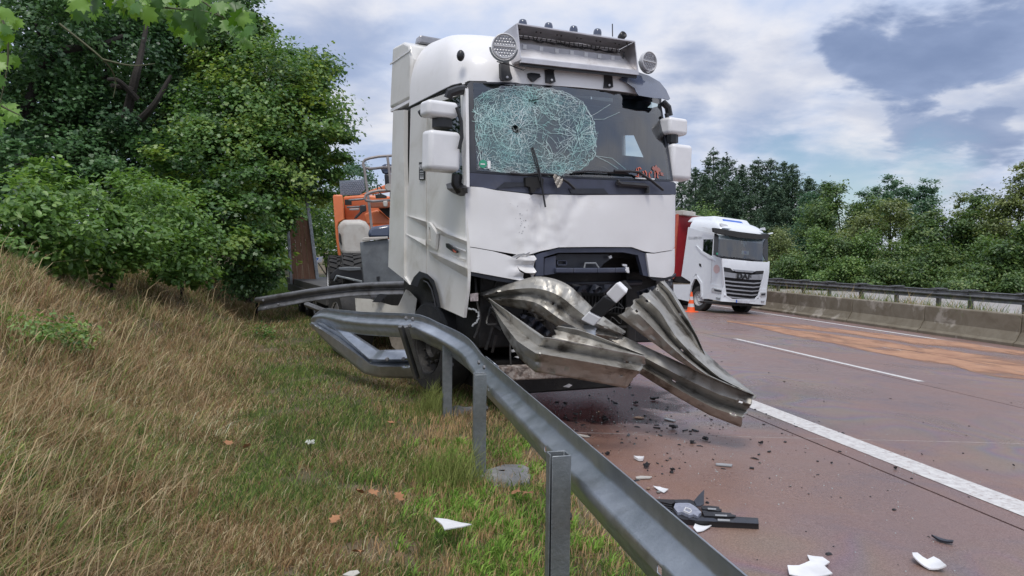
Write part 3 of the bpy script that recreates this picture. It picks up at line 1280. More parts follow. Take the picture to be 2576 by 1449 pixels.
# posts: open rectangular tubes with a slit, each a thing driven into the verge
def post_mesh():
    mb = MB()
    w, d, t, h = .044, .042, .006, .98
    prof = [(-w, -d), (w, -d), (w, d), (-w, d), (-w, -d + .03)]
    inn = [(-w + t, -d + t), (w - t, -d + t), (w - t, d - t), (-w + t, d - t), (-w + t, -d + .03)]
    n = len(prof)
    for a, b, flip in ((prof, prof, 0),):
        pass
    z0, z1 = -.25, h - .25
    lo = [(x, y, z0) for x, y in prof] + [(x, y, z0) for x, y in inn]
    hi = [(x, y, z1) for x, y in prof] + [(x, y, z1) for x, y in inn]
    vs = lo + hi
    m = 2 * n
    fs = []
    for i in range(n - 1):
        fs.append((i, i + 1, i + 1 + m, i + m))
        fs.append((n + i + 1, n + i, n + i + m, n + i + 1 + m))
        fs.append((m + i, m + i + 1, m + n + i + 1, m + n + i))
    fs.append((n - 1, 2 * n - 1, 2 * n - 1 + m, n - 1 + m))
    fs.append((0, m, m + n, n))
    mb.add(vs, fs)
    return mb


postlab = ['open topped steel guardrail post nearest the camera', 'guardrail post standing in a broken concrete collar, second from the camera', 'furthest upright guardrail post, just before the rail bends away']
p0 = None
for y, lab, rz in ((3.06, postlab[0], .05), (5.21, postlab[1], -.02), (7.22, postlab[2], .03)):
    e = empty('guardrail_post', (PX, y, float(terr(PX, y))), lab, 'post', 'posts of the near guardrail')
    e.rotation_euler = (0, 0, rz)
    if p0 is None:
        p0 = post_mesh()
        po = p0.build('tube', galv_post, e, smooth=20, bevel=.003)
    else:
        po = po.copy()
        COL.objects.link(po)
        po.parent = e
    po.location = (0, 0, .75 - e.location.z - .73)
    bo = put_bolt(e, (.044, 0, .52), (1, 0, 0), 1.1)
    bo.name = 'bolt'
for y, rx, ry, lab in ((5.21, .24, .17, 'cracked concrete collar around the foot of the second guardrail post'), (7.43, .17, .12, 'small concrete collar at the foot of the furthest upright post')):
    mb = MB()
    ring = []
    n = 14
    for k in range(n):
        a = 2 * math.pi * k / n
        rr = 1 + .22 * math.sin(3 * a + y) + random.uniform(-.08, .08)
        ring.append((rx * rr * math.cos(a), ry * rr * math.sin(a)))
    mb.grid([[(x * 1.05, y2 * 1.05, -.1) for x, y2 in ring], [(x, y2, .035 + .02 * math.sin(i_)) for i_, (x, y2) in enumerate(ring)], [(x * .8, y2 * .8, .06 + .012 * math.cos(2 * i_)) for i_, (x, y2) in enumerate(ring)], [(x * .1, y2 * .1, .065) for x, y2 in ring]], True)
    o = mb.build('concrete_collar', conc_pad, smooth=40)
    o.location = (PX + .13, y - .03, float(terr(PX, y)) - .1)
    tag(o, lab, 'concrete collar')

def z9(x, y):
    return 1160.2 + .66 * x, 559.7 + .66 * y


def ribbon(name, label, cols, dbase, doff, m, dent, seed, zf=z9, nl=9, nw=4, parent=None, group='crushed guardrail lengths in front of the cab', twist=0.0, soft=.5):
    """crushed steel strip laid through lines pressed into it: cols holds one row of corner pixels per station along its length"""
    P = [[D(*zf(*q), d + o + twist * (k / (len(c) - 1) - .5)) for k, (q, o) in enumerate(zip(c, doff))] for c, d in zip(cols, dbase)]
    allp = [p for c in P for p in c]
    cen = sum(allp, Vector()) / len(allp)
    rows = []
    m_ = len(P)
    for i_ in range(m_ - 1):
        for k in range(nl if i_ < m_ - 2 else nl + 1):
            t = k / nl
            row = []
            for l_ in range(len(P[0])):
                a, b, c, d = P[max(i_ - 1, 0)][l_], P[i_][l_], P[i_ + 1][l_], P[min(i_ + 2, m_ - 1)][l_]
                cm = 0.5 * ((2 * b) + (c - a) * t + (2 * a - 5 * b + 4 * c - d) * t * t + (3 * b - a - 3 * c + d) * t ** 3)
                row.append((b + (c - b) * t).lerp(cm, soft))
            fine = []
            for l_ in range(len(row) - 1):
                for q in range(nw):
                    fine.append(row[l_].lerp(row[l_ + 1], q / nw))
            fine.append(row[-1])
            rows.append(fine)
    vd = ray(*zf(*cols[len(cols) // 2][2])).normalized()
    out = []
    for r_ in rows:
        o_ = []
        for p in r_:
            q = p * 2.6 + Vector((seed * 5.1, 0, 0))
            o_.append(p + vd * (dent * noise.noise(q) + .5 * dent * abs(noise.noise(q * 2.9)) + .5 * dent * noise.noise(q * 6.3) + .25 * dent * noise.noise(q * 13.0)) - cen)
        out.append(o_)
    e = parent or empty(name, cen, label, 'bent guardrail', group)
    if parent:
        sh = cen - parent.location
        out = [[p + sh for p in r_] for r_ in out]
    rr = random.Random(seed)
    for k_, s_ in ((0, 1), (-1, -1)):                              # torn ends
        for l_ in range(len(out[k_])):
            tg = (out[k_ + s_][l_] - out[k_][l_]).normalized()
            out[k_][l_] = out[k_][l_] + tg * rr.uniform(-.012, .03)
    mb = MB().grid(out)
    nf = len(out[0]) - 1
    if len(cols[0]) == 5:                                           # bolt slots
        kill = {int(len(out) * f_) * nf + b_ for f_, b_ in ((.08, nw), (.08, 3 * nw - 1), (.9, nw), (.9, 3 * nw - 1), (.5, 2 * nw))}
        mb.f = [f for i_, f in enumerate(mb.f) if i_ not in kill]
        mb.mi = mb.mi[:len(mb.f)]
    mb.build('rail', m, e, smooth=22, solid=.005, fix=False)
    return e


# folded end of the near rail: a second length bent back beneath it
fold = empty('folded_rail', D(905, 880, 8.7), 'folded length of pale guardrail bent back underneath the near rail end', 'bent guardrail')
FO = fold.location.copy()
ribbon('fold', '', [[(234, 626), (240, 622), (250, 621), (262, 620), (275, 618)], [(310, 706), (326, 680), (331, 666), (338, 658), (368, 650)], [(415, 790), (440, 762), (437, 752), (434, 742), (468, 714)], [(470, 804), (470, 769), (470, 755), (472, 744), (487, 713)], [(592, 807), (592, 768), (592, 755), (592, 743), (592, 712)]],
       [9.7, 9.2, 8.65, 8.5, 8.35], [.06, -.04, .10, -.04, .06], galv, .012, 3, zf=lambda x, y: (600 + .758 * x, 339.9 + .758 * y), parent=fold, soft=.1)
for px, py in ((974, 904), (1015, 903)):
    put_bolt(fold, D(px, py, 8.33) - FO, -ray(px, py), 1.5)
st = empty('bent_post', D(1055, 950, 8.2), 'dark steel post knocked slanting between the folded rail and the near rail', 'post')
SO = st.location.copy()
for a_, b_ in (((1007, 820, 7.62), (1048, 952, 7.9)), ((1021, 820, 7.60), (1063, 952, 7.86))):
    mb = MB()
    mb.bar(D(*a_) - SO, D(*b_) - SO, .042, .05)
    mb.build('flange', galv_old, st, smooth=0, bevel=.006)
mb = MB()
mb.bar(D(1014, 822, 7.66) - SO, D(1056, 952, 7.93) - SO, .05, .012)
mb.build('web', galv_old, st, smooth=0)

# dark torn rail behind
rb = empty('torn_rail', D(840, 760, 10.9), 'dark torn guardrail length reaching left from behind the cab over the bank', 'bent guardrail')
RO = rb.location.copy()
T = [D(648, 748, 11.6), D(735, 734, 11.3), D(800, 724, 11.1), D(905, 712, 10.8), D(1035, 707, 10.4), D(1100, 706, 10.2)]
B = [D(659, 781, 11.6), D(740, 767, 11.3), D(800, 757, 11.1), D(905, 745, 10.8), D(1035, 741, 10.4), D(1100, 741, 10.2)]
wbeam('rail', [p - RO for p in T], [p - RO for p in B], .075, 4, galv_old, rb, dent=.006, seed=5, prof=NPROF)
for px, py in ((662, 756), (668, 775), (700, 766), (716, 769), (750, 762)):
    put_bolt(rb, D(px, py, 11.3) - RO, -ray(px, py), 1.1)

# ------------------------------------------------------------------ crushed rails in front of the wreck
def z5(x, y):
    return 1182 + .30865 * x, 670.8 + .30865 * y


def wreck_rail(name, label, top, bot, amp, dent, seed, crush=None, m=None, n=5):
    P = [D(*z5(x, y), d) for x, y, d in top]
    Q = [D(*z5(x, y), d) for x, y, d in bot]
    c = sum(P + Q, Vector()) / (2 * len(P))
    e = empty(name, c, label, 'bent guardrail', 'crushed guardrail lengths in front of the cab')
    wbeam('rail', [p - c for p in P], [p - c for p in Q], amp, n, m or galv_dirty, e, dent=dent, crush=crush, seed=seed)
    return e


ribbon('arched_rail', 'wide guardrail length arched like a hump under the torn bumper corner',
       [[(60, 270), (80, 280), (90, 288), (100, 295), (110, 305)], [(170, 238), (175, 258), (180, 275), (185, 292), (190, 322)], [(275, 208), (270, 250), (268, 272), (262, 300), (245, 332)], [(345, 213), (335, 262), (322, 290), (308, 318), (290, 349)],
        [(410, 240), (390, 290), (372, 320), (352, 350), (335, 376)], [(465, 290), (445, 335), (425, 362), (402, 382), (376, 400)], [(530, 350), (508, 380), (493, 398), (475, 414), (455, 430)], [(635, 420), (620, 427), (610, 433), (600, 441), (590, 450)]],
       [7.25, 7.08, 6.92, 6.86, 6.83, 6.8, 6.83, 6.9], [0, -.09, .03, -.08, .03], galv_dirty, .05, 7, soft=.9)
ribbon('channel_rail', 'short inner guardrail flap between the hump and the lower crushed length',
       [[(366, 393), (358, 410), (345, 442)], [(450, 408), (450, 430), (450, 466)], [(560, 450), (570, 465), (575, 490)], [(694, 503), (700, 508), (706, 515)]],
       [6.62, 6.55, 6.5, 6.42], [0, .03, -.05], galv_dirty, .015, 9, soft=.2)
ribbon('flap_plate', 'pale flat guardrail plate bridging the flap and the diagonal length',
       [[(370, 390), (385, 400), (430, 420)], [(450, 391), (460, 404), (475, 428)], [(523, 386), (520, 402), (514, 440)]],
       [6.75, 6.78, 6.82], [.05, 0, -.06], galv, .008, 10, soft=.2)
ribbon('lower_rail', 'largest crushed guardrail length, folded once and lying lowest before the cab',
       [[(103, 287), (110, 303), (120, 322), (130, 343), (137, 363)], [(165, 330), (160, 352), (155, 377), (152, 398), (163, 422)], [(250, 390), (235, 425), (214, 452), (200, 477), (224, 518)], [(318, 437), (291, 470), (284, 498), (281, 530), (280, 568)],
        [(345, 440), (320, 473), (312, 502), (310, 534), (306, 573)], [(480, 466), (462, 500), (450, 526), (442, 556), (422, 593)], [(600, 490), (590, 522), (580, 549), (572, 580), (552, 616)], [(709, 512), (698, 540), (681, 566), (664, 593), (632, 633)]],
       [6.72, 6.52, 6.28, 6.05, 6.04, 6.08, 6.15, 6.25], [.0, .09, -.06, .05, .10], galv_dirty, .035, 11, soft=.25)
ribbon('diagonal_rail', 'long straight guardrail length sloping down to the right onto the road',
       [[(522, 385), (516, 420), (540, 450), (560, 480), (590, 522)], [(620, 435), (618, 472), (626, 499), (640, 527), (655, 560)], [(750, 495), (742, 537), (742, 562), (740, 584), (735, 610)], [(880, 555), (865, 600), (856, 627), (848, 648), (836, 672)], [(1000, 605), (985, 656), (973, 686), (962, 707), (946, 733)], [(1124, 660), (1116, 696), (1096, 722), (1079, 746), (1068, 781)]],
       [6.95, 6.9, 6.84, 6.78, 6.7, 6.62], [0, -.05, .10, -.04, .04], galv_dirty, .02, 13, soft=.3)
ribbon('upright_rail', 'crumpled guardrail length standing up at the right with a torn wide top',
       [[(593, 352), (640, 317), (663, 296), (686, 274), (718, 254)], [(680, 420), (714, 386), (734, 364), (757, 340), (786, 328)], [(765, 482), (786, 460), (798, 446), (814, 430), (856, 412)], [(835, 530), (854, 521), (868, 514), (886, 508), (946, 510)], [(905, 570), (935, 580), (958, 586), (986, 592), (1034, 588)], [(1085, 646), (1098, 651), (1106, 655), (1113, 657), (1123, 659)]],
       [6.9, 6.85, 6.8, 6.76, 6.72, 6.66], [0, -.13, .05, -.13, .10], galv_dirty, .05, 17, twist=.22, soft=.4)
ribbon('rear_upright_rail', 'narrow guardrail length standing up behind the crumpled upright one',
       [[(722, 262), (738, 248), (750, 236), (760, 226), (773, 221)], [(752, 300), (772, 284), (785, 272), (796, 262), (812, 270)], [(800, 370), (820, 355), (832, 345), (842, 338), (860, 352)], [(860, 440), (880, 430), (890, 428), (898, 430), (913, 468)], [(930, 540), (938, 538), (942, 540), (946, 545), (950, 560)]],
       [7.3, 7.2, 7.1, 7.02, 6.95], [.0, -.06, .05, -.05, .05], galv_dirty, .02, 19, soft=.4)

# delineator post caught in the rails
dl = empty('delineator_post', D(*z5(1000, 450), 6.5), 'snapped white plastic roadside marker post with a slanting black band', 'marker post')
DO = dl.location.copy()
ax_p, ax_q = D(*z5(975, 440), 6.52), D(*z5(1190, 220), 6.35)
tdir = (ax_q - ax_p)
wdir = tdir.normalized().cross(ray(1520, 770)).normalized()
nd = wdir.cross(tdir.normalized())
if nd.dot(ray(1520, 770)) < 0:
    nd = -nd


def dpart(name, s0, s1, sk, m, w=.062, dp=.085):
    mb = MB()
    a = ax_p + tdir * s0 - DO
    b = ax_p + tdir * s1 - DO
    k = tdir * sk
    mb.hexa([a + wdir * w - k, a - wdir * w + k, a - wdir * w * .8 + k + nd * dp, a + wdir * w * .8 - k + nd * dp],
            [b + wdir * w - k, b - wdir * w + k, b - wdir * w * .8 + k + nd * dp, b + wdir * w * .8 - k + nd * dp])
    return mb.build(name, m, dl, smooth=0, bevel=.012)


dpart('stub', -.10, .22, .06, white_plastic)
dpart('black_band', .225, .80, .06, black_plastic)
dpart('cap', .805, 1.22, .0, white_plastic)

# ================================================================== wrecked tractor unit
YAW = math.radians(27.6)
_A = R0 * (-.406) + V(math.sin(CA), math.cos(CA), 0) * 7.0
_u = R0 * math.cos(YAW) + V(math.sin(CA), math.cos(CA), 0) * math.sin(YAW)
TF = Frame(_A + _u * 1.2, YAW, math.radians(1.0))
truck = empty('wrecked_truck', TF.O, 'large white lorry cab with shattered windscreen and torn off bumper standing on crushed guardrails', 'lorry', m=TF.m)


def front(x, z):
    b = -.17 * (1 - min(1, abs(x) / 1.25) ** 2.2)
    r = 0 if z < 2.38 else .30 * ((z - 2.38) / .9) ** 1.15
    return b + r


def Fs(px, py, off=0.0):
    """picture pixel to a point on the curved front of the cab, 'off' metres in front of it"""
    y = 0.0
    for _ in range(9):
        p = TF.hit(px, py, 1, y)
        y = front(max(-1.3, min(1.3, p.x)), p.z) - off
    p.y = y
    return p


def Sd(px, py, off=0.0):
    return TF.hit(px, py, 0, -1.25 - off)


IN_F, IN_S = V(0, .03, 0), V(.03, 0, 0)


def fpanel(name, outl, m, off=0.0, thick=.03, step=14, holes=(), parent=None, bevel=.006, fn=None):
    mb = MB()
    sheet(mb, outl, fn or (lambda x, y: Fs(x, y, off)), step, V(0, thick, 0) if thick else None, holes)
    return mb.build(name, m, parent or truck, smooth=40, bevel=0)


def spanel(name, outl, m, off=0.0, thick=.03, step=30, holes=(), parent=None, bevel=.006):
    mb = MB()
    sheet(mb, outl, lambda x, y: Sd(x, y, off), step, V(thick, 0, 0), holes)
    return mb.build(name, m, parent or truck, smooth=40, bevel=0)


# --- side of the cab
WIN = [(1088, 262), (1158, 238), (1161, 300), (1163, 440), (1140, 440), (1095, 420), (1086, 400)]
spanel('door', [(1076, 251), (1170, 219), (1172.5, 300), (1173.5, 470), (1175, 620), (1177, 690), (1175, 730), (1166, 799), (1140, 787), (1108, 773), (1101, 738), (1090, 706), (1073.5, 690), (1073.5, 465)], shaded_white, .012, holes=[WIN])
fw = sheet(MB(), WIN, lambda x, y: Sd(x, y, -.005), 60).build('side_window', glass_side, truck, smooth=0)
spanel('cab_rear_panel', [(1033, 273), (1074.5, 254), (1072, 466), (1072, 689), (1055, 682), (1041, 698), (1031, 716), (1018, 696), (1017, 620), (1019, 471), (1028, 468)], shaded_white, .006)
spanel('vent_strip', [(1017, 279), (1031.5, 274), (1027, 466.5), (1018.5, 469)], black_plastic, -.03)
spanel('side_deflector', [(989, 279), (1016, 276), (1015.5, 400), (1017.5, 469), (1016, 620), (1017, 696), (1030, 716), (1013, 700), (976.5, 671), (981, 520), (987, 350)], shaded_white, .03, .05)
# inner structure that shows black in the seams
mb = MB()
mb.box((-1.19, 1.3, 2.3), (.06, 2.3, .08))
mb.box((0, 1.25, 1.62), (2.40, 2.2, .06))
sheet(mb, [(1010, 277), (1085, 250), (1085, 470), (1085, 690), (1058, 690), (1035, 712), (1010, 700)], lambda x, y: Sd(x, y, -.05), 60, V(.02, 0, 0))
sheet(mb, [(1080, 440), (1168, 445), (1172, 700), (1163, 780), (1110, 765), (1095, 705), (1080, 690)], lambda x, y: Sd(x, y, -.05), 60, V(.02, 0, 0))
mb.build('inner_frame', black_matt, truck, smooth=0)


def crease(pts, name='body_crease', m=None):
    """a raised wedge on the side: every corner has its own height"""
    mb = MB()
    base = [Sd(x, y, .008) for x, y, h in pts]
    top = [Sd(x, y, .014 + h) for x, y, h in pts]
    n = len(pts)
    mb.add(base + top, [tuple(range(n, 2 * n)), tuple(reversed(range(n)))] + [(i, (i + 1) % n, (i + 1) % n + n, i + n) for i in range(n)])
    return mb.build(name, m or shaded_white, truck, smooth=0)


crease([(1023, 542, .0), (1072, 558, .045), (1072, 573, .0)])
crease([(1097, 572, .045), (1123, 588, .045), (1173, 607, .05), (1173, 617, 0), (1123, 605, 0), (1100, 588, 0)])
crease([(1019.5, 588, 0), (1071, 618, .03), (1071, 604, 0)])
crease([(1078, 632, .03), (1120, 651, .05), (1173, 675, .055), (1174.5, 698, 0), (1122, 668, 0), (1097, 653, 0)])
crease([(1137, 619, .0), (1172, 633, .03), (1171, 627, .0)])
crease([(1128, 640, .0), (1170, 660, .0), (1168, 652, .03)])
mb = MB()
sheet(mb, [(1074, 558), (1080, 560), (1098, 588), (1094, 628), (1074, 611)], lambda x, y: Sd(x, y, .05), 20, V(.03, 0, 0), [[(1078, 570), (1082, 573), (1084, 606), (1078, 603)]])
mb.build('door_handle', shaded_white, truck, smooth=30)
mb = MB()
sheet(mb, [(1121, 612.5), (1125, 612), (1149, 631), (1148, 637), (1141, 635), (1122, 622)], lambda x, y: Sd(x, y, .05), 20, V(.02, 0, 0))
bd = mb.build('side_badge', black_plastic, truck, smooth=0)
mb = MB()
sheet(mb, [(1138, 626), (1148, 633), (1147, 636), (1141, 634)], lambda x, y: Sd(x, y, .053), 20)
mb.build('red_tip', red_print, bd, smooth=0)
mb = MB()
sheet(mb, [(1054, 408), (1067.5, 408), (1067, 452), (1054, 453)], lambda x, y: Sd(x, y, .022), 30, V(.012, 0, 0))
bp_ = mb.build('maker_plate', black_plastic, truck, smooth=0)
c1, c2 = Sd(1061, 416, .025), Sd(1061, 422, .025)
SR = Matrix(((0, 0, -1), (-1, 0, 0), (0, 1, 0))).to_4x4()
for body, p in (('RENAULT', c1), ('TRUCKS', c2)):
    text_mesh(body, .042, .0005, white_print, bp_, 'lettering', Matrix.Translation(p) @ SR)
for yy, mm in ((431, grey_print), (437, grey_print), (443, grey_print), (448, white_print)):
    mb = MB()
    sheet(mb, [(1056, yy - 1.5), (1065.5, yy - 1.5), (1065.5, yy + 1.5), (1056, yy + 1.5)], lambda x, y: Sd(x, y, .0245), 20)
    mb.build('printed_bar', mm, bp_, smooth=0)
# wheel arch
mb = MB()
outer = [(1033, 715), (1041, 697), (1055, 682.5), (1075, 689), (1092, 705), (1102, 738), (1109, 775)]
inner = [(1050, 722), (1056, 703), (1066, 697), (1078, 703), (1088, 720), (1094, 748), (1101, 772)]
mb.grid([[Sd(*p, .012) for p in outer], [Sd(*p, .05) for p in outer], [Sd(*p, .05) for p in inner], [Sd(*p, -.25) for p in inner]])
mb.build('wheel_arch', dark_plastic, truck, smooth=30)
mb = MB()
mb.tube([Sd(x, y, .058) for x, y in ((1066, 706), (1076, 711), (1086, 728), (1093, 755), (1096, 772))], .008, 6)
mb.build('arch_rim', black_plastic, truck)

# --- roof
def roof_ring(t, n=26):
    w = 1.25 - .02 * t - .27 * t ** 3.2
    fy = .30 + .12 * t + .62 * t ** 3
    z = 3.27 + .60 * (1 - (1 - t) ** 1.25)
    pts = []
    yb = 1.72
    for k in range(5):
        y = yb + (fy + .62 - yb) * k / 5
        pts.append((-w, y))
    for k in range(n + 1):
        ph = -math.pi / 2 + math.pi * k / n
        s, c = math.sin(ph), math.cos(ph)
        x = w * math.copysign(abs(s) ** .42, s)
        e = (1 - max(c, 0) ** .42) * .50
        pts.append((x, fy + e - .17 * (1 - (abs(x) / w) ** 2.2)))
    for k in range(5):
        y = fy + .62 + (yb - fy - .62) * (k + 1) / 5
        pts.append((w, y))
    return [V(x, y, z + .10 * t * max(0, y) - .008 + .062 * (x + 1.15) * (1 - t) ** 1.5) for x, y in pts]


rings = [roof_ring(t) for t in (0, .06, .15, .28, .42, .56, .68, .78, .86, .92, .97, 1)]
mb = MB()
mb.grid(rings)
top = rings[-1]
ctr = [V(p.x * .5, (p.y - 1.3) * .5 + 1.35, p.z + .035) for p in top]
mb.grid([top, ctr, [V(p.x * .1, 1.4, p.z + .045) for p in top]])
mb.grid([[V(p.x * .97, p.y + .05, p.z) for p in rings[0]], rings[0]])
roof = mb.build('roof', white_paint, truck, smooth=38)
# joint line along the roof and door top
mb = MB()
mb.tube([V(-1.255, y, 3.245) for y in (1.72, 1.2, .7)] + [V(-1.25, .45, 3.245), V(-1.21, .33, 3.245)], .012, 6)
mb.build('roof_seal', black_plastic, truck)
# block behind the roof
mb = MB()
for x0, x1 in ((-1.24, 1.24),):
    prof = [(1.735, 3.36), (1.72, 3.80), (1.80, 3.98), (2.0, 4.06), (2.40, 4.085), (2.46, 3.36)]
    mb.add([(x0, y, z) for y, z in prof] + [(x1, y, z) for y, z in prof], [tuple(range(6)), tuple(reversed(range(6, 12)))] + [(i, i + 6, (i + 1) % 6 + 6, (i + 1) % 6) for i in range(6)])
df = mb.build('roof_deflector', shaded_white, truck, smooth=20, bevel=.03, segs=3)
mb = MB()
mb.box((-1.243, 2.09, 3.90), (.01, .74, .018))
mb.build('trim_line', white_print, df, smooth=0)
mb = MB().box((0, 2.1, 3.335), (2.46, .7, .035))
mb.build('deflector_seam', white_plastic, truck, smooth=0)
mb = MB()
mb.box((-.85, 2.05, 4.12), (.42, .16, .10), taper=.9)
mb.build('beacon', lens_bead, truck, smooth=0, bevel=.02)
p = Sd(1150.5, 138.5, .0)
mb = MB().sphere((-1.215, p.y, p.z), (.04, .042, .055), 10, 8)
mb.build('marker_lamp', black_plastic, truck)

# --- right side, seen only through the windscreen
hole = [TF.hit(x, y, 0, 1.22) for x, y in ((1568, 340), (1598, 340), (1623, 396), (1569, 391))]
hole2 = [(p.y, p.z) for p in hole]
mb = MB()
sheet(mb, [(.06, 1.0), (.75, 1.1), (.8, 1.35), (1.7, 1.35), (1.8, 1.2), (2.45, 1.4), (2.45, 3.32), (.34, 3.32), (.06, 2.36)], lambda y, z: V(1.22, y, z), .3, V(.03, 0, 0), [hole2])
mb.build('far_door', white_paint, truck, smooth=0)
mb = MB()
mb.box((0, 2.25, 2.5), (2.4, .04, 1.7))
mb.box((0, 1.3, 3.25), (2.38, 1.75, .03))
sheet(mb, [(.08, 1.7), (2.2, 1.7), (2.2, 3.24), (.36, 3.24), (.08, 2.4)], lambda y, z: V(1.195, y, z), .3, V(.02, 0, 0), [hole2])
mb.build('cab_lining', cab_trim, truck, smooth=0)
mb = MB()
mb.box((0, .42, 2.26), (2.3, .62, .22))
mb.build('dashboard', dark_plastic, truck, smooth=0, bevel=.04)
for sx in (-.62, .62):
    mb = MB()
    mb.box((sx, 1.35, 2.15), (.52, .5, .16))
    mb.box((sx, 1.62, 2.58), (.50, .16, .80), Matrix.Rotation(-.15, 3, 'X'))
    mb.box((sx, 1.68, 3.03), (.28, .12, .2))
    mb.build('seat', seat_mat, truck, smooth=0, bevel=.05)
mb = MB()
wm = Matrix.Translation(V(.66, .80, 2.44)) @ Matrix.Rotation(-.9, 4, 'X')
ringp = [wm @ V(.23 * math.cos(a), .23 * math.sin(a), 0) for a in [2 * math.pi * k / 20 for k in range(21)]]
mb.tube(ringp, .018, 6)
mb.bar(ringp[0], ringp[10], .03, .02)
mb.bar(ringp[15], wm @ V(0, 0, 0), .03, .02)
mb.build('steering_wheel', black_plastic, truck)
mb = MB()
sheet(mb, [(1545, 228), (1636, 246), (1638, 262), (1625, 274), (1592, 276), (1567, 270), (1562, 262), (1545, 259)], lambda x, y: Fs(x, y, -.06), 20, V(0, .02, 0))
mb.build('sun_blind', black_matt, truck, smooth=30)

# --- windscreen
GL = [(1190, 209), (1300, 212), (1410, 218), (1540, 223.5), (1640, 243), (1657, 250), (1672, 350), (1687, 452), (1560, 448), (1410, 442.5), (1260, 434.5), (1199, 429), (1194, 330)]
H1 = [(1286, 320), (1296, 314), (1304, 318), (1311, 324), (1308, 333), (1299, 336), (1290, 331)]
H2 = [(1329, 250), (1341, 251), (1355, 249), (1350, 255), (1346, 263), (1341, 257), (1330, 257)]
ws = fpanel('windscreen', GL, glass_front, .004, None, 16, [H1, H2])
SURR = [(1172, 222), (1183.5, 205), (1300, 207.5), (1410, 213.5), (1540, 219), (1640, 236), (1661, 246), (1678, 350), (1694, 456), (1560, 453), (1410, 447), (1260, 439), (1175.5, 433), (1173.5, 330)]
fpanel('windscreen_surround', SURR, dark_plastic, 0.0, .03, 16, [GL])
fpanel('scuttle', [(1175.5, 434), (1260, 440), (1410, 448), (1560, 454), (1694, 457), (1700, 462), (1700.5, 489), (1420, 489), (1330, 486), (1250, 477), (1175.5, 466)], slate_plastic, .008, .05, 16)
fpanel('scuttle_plate', [(1430, 474), (1519, 474), (1531, 488), (1438, 487)], dark_plastic, .02, .02, 30)
fpanel('scuttle_plate', [(1250, 474), (1270, 458), (1318, 459), (1322, 468)], dark_plastic, .02, .02, 30)
mb = MB()
mb.tube([Fs(x, y, .045) for x, y in ((1553, 458), (1560, 463), (1622, 468), (1628, 470), (1628, 486))], .028, 8)
mb.build('grab_handle', black_plastic, truck)

mb = MB()
sheet(mb, [(1180, 203), (1300, 205), (1410, 211), (1540, 216), (1664, 240), (1664, 262), (1640, 256), (1540, 246), (1410, 236), (1300, 229), (1184, 226)], lambda x, y: Fs(x, y, -.035), 16, V(0, .02, 0))
mb.box((0, .55, 3.262), (2.3, .5, .03))
mb.build('header_band', black_matt, truck, smooth=0)

# shattered zone: milky glass plus a net of cracks
RNGC = random.Random(5)
ZONE = [(1194, 250), (1214, 232), (1250, 220), (1300, 216), (1360, 219), (1420, 230), (1468, 256), (1494, 300), (1502, 350), (1498, 392), (1478, 420), (1440, 436), (1380, 443), (1300, 437), (1235, 430), (1203, 424), (1197, 360), (1193, 300)]
mk = bpy.data.materials.new('milky_shattered_glass')
mk.use_nodes = True
N, L = mk.node_tree.nodes, mk.node_tree.links
b = N['Principled BSDF']
b.inputs['Base Color'].default_value = (.21, .36, .375, 1)
b.inputs['Roughness'].default_value = .55
b.inputs['Specular IOR Level'].default_value = .15
g = N.new('ShaderNodeTexCoord')
n1 = N.new('ShaderNodeTexNoise')
n1.inputs['Scale'].default_value = 3.2
n1.inputs['Detail'].default_value = 6
L.new(g.outputs['Object'], n1.inputs['Vector'])
vo = N.new('ShaderNodeTexVoronoi')
vo.feature = 'DISTANCE_TO_EDGE'
vo.inputs['Scale'].default_value = 26
n2 = N.new('ShaderNodeTexNoise')
n2.inputs['Scale'].default_value = 9
L.new(g.outputs['Object'], n2.inputs['Vector'])
va = N.new('ShaderNodeVectorMath')
va.operation = 'MULTIPLY_ADD'
L.new(n2.outputs['Color'], va.inputs[0])
va.inputs[1].default_value = (.12, .12, .12)
L.new(g.outputs['Object'], va.inputs[2])
L.new(va.outputs[0], vo.inputs['Vector'])
m1 = N.new('ShaderNodeMapRange')
for k_, v_ in (('From Min', .36), ('From Max', .64), ('To Min', .08), ('To Max', .64)):
    m1.inputs[k_].default_value = v_
L.new(n1.outputs['Fac'], m1.inputs['Value'])
m2 = N.new('ShaderNodeMapRange')
for k_, v_ in (('From Min', .0), ('From Max', .10), ('To Min', 1.7), ('To Max', .55)):
    m2.inputs[k_].default_value = v_
L.new(vo.outputs['Distance'], m2.inputs['Value'])
mm_ = N.new('ShaderNodeMath')
mm_.operation = 'MULTIPLY'
mm_.use_clamp = True
L.new(m1.outputs[0], mm_.inputs[0])
L.new(m2.outputs[0], mm_.inputs[1])
dm = N.new('ShaderNodeVectorMath')
dm.operation = 'DISTANCE'
L.new(g.outputs['Object'], dm.inputs[0])
dm.inputs[1].default_value = Fs(1405, 350)
m3 = N.new('ShaderNodeMapRange')
m3.interpolation_type = 'SMOOTHSTEP'
for k_, v_ in (('From Min', .12), ('From Max', .42), ('To Min', .22), ('To Max', 1.0)):
    m3.inputs[k_].default_value = v_
L.new(dm.outputs['Value'], m3.inputs['Value'])
m4 = N.new('ShaderNodeMath')
m4.operation = 'MULTIPLY'
m4.use_clamp = True
L.new(mm_.outputs[0], m4.inputs[0])
L.new(m3.outputs[0], m4.inputs[1])
L.new(m4.outputs[0], b.inputs['Alpha'])
ZJ = [(zc_x + (x - zc_x) * k_, zc_y + (y - zc_y) * k_) for (x, y), k_ in zip(densify(ZONE, 9), [RNGC.uniform(.86, 1.0) for _ in range(400)]) for zc_x, zc_y in ((1350, 330),)]
fpanel('shattered_area', ZJ, mk, .010, None, 12, [H1, H2], parent=ws)


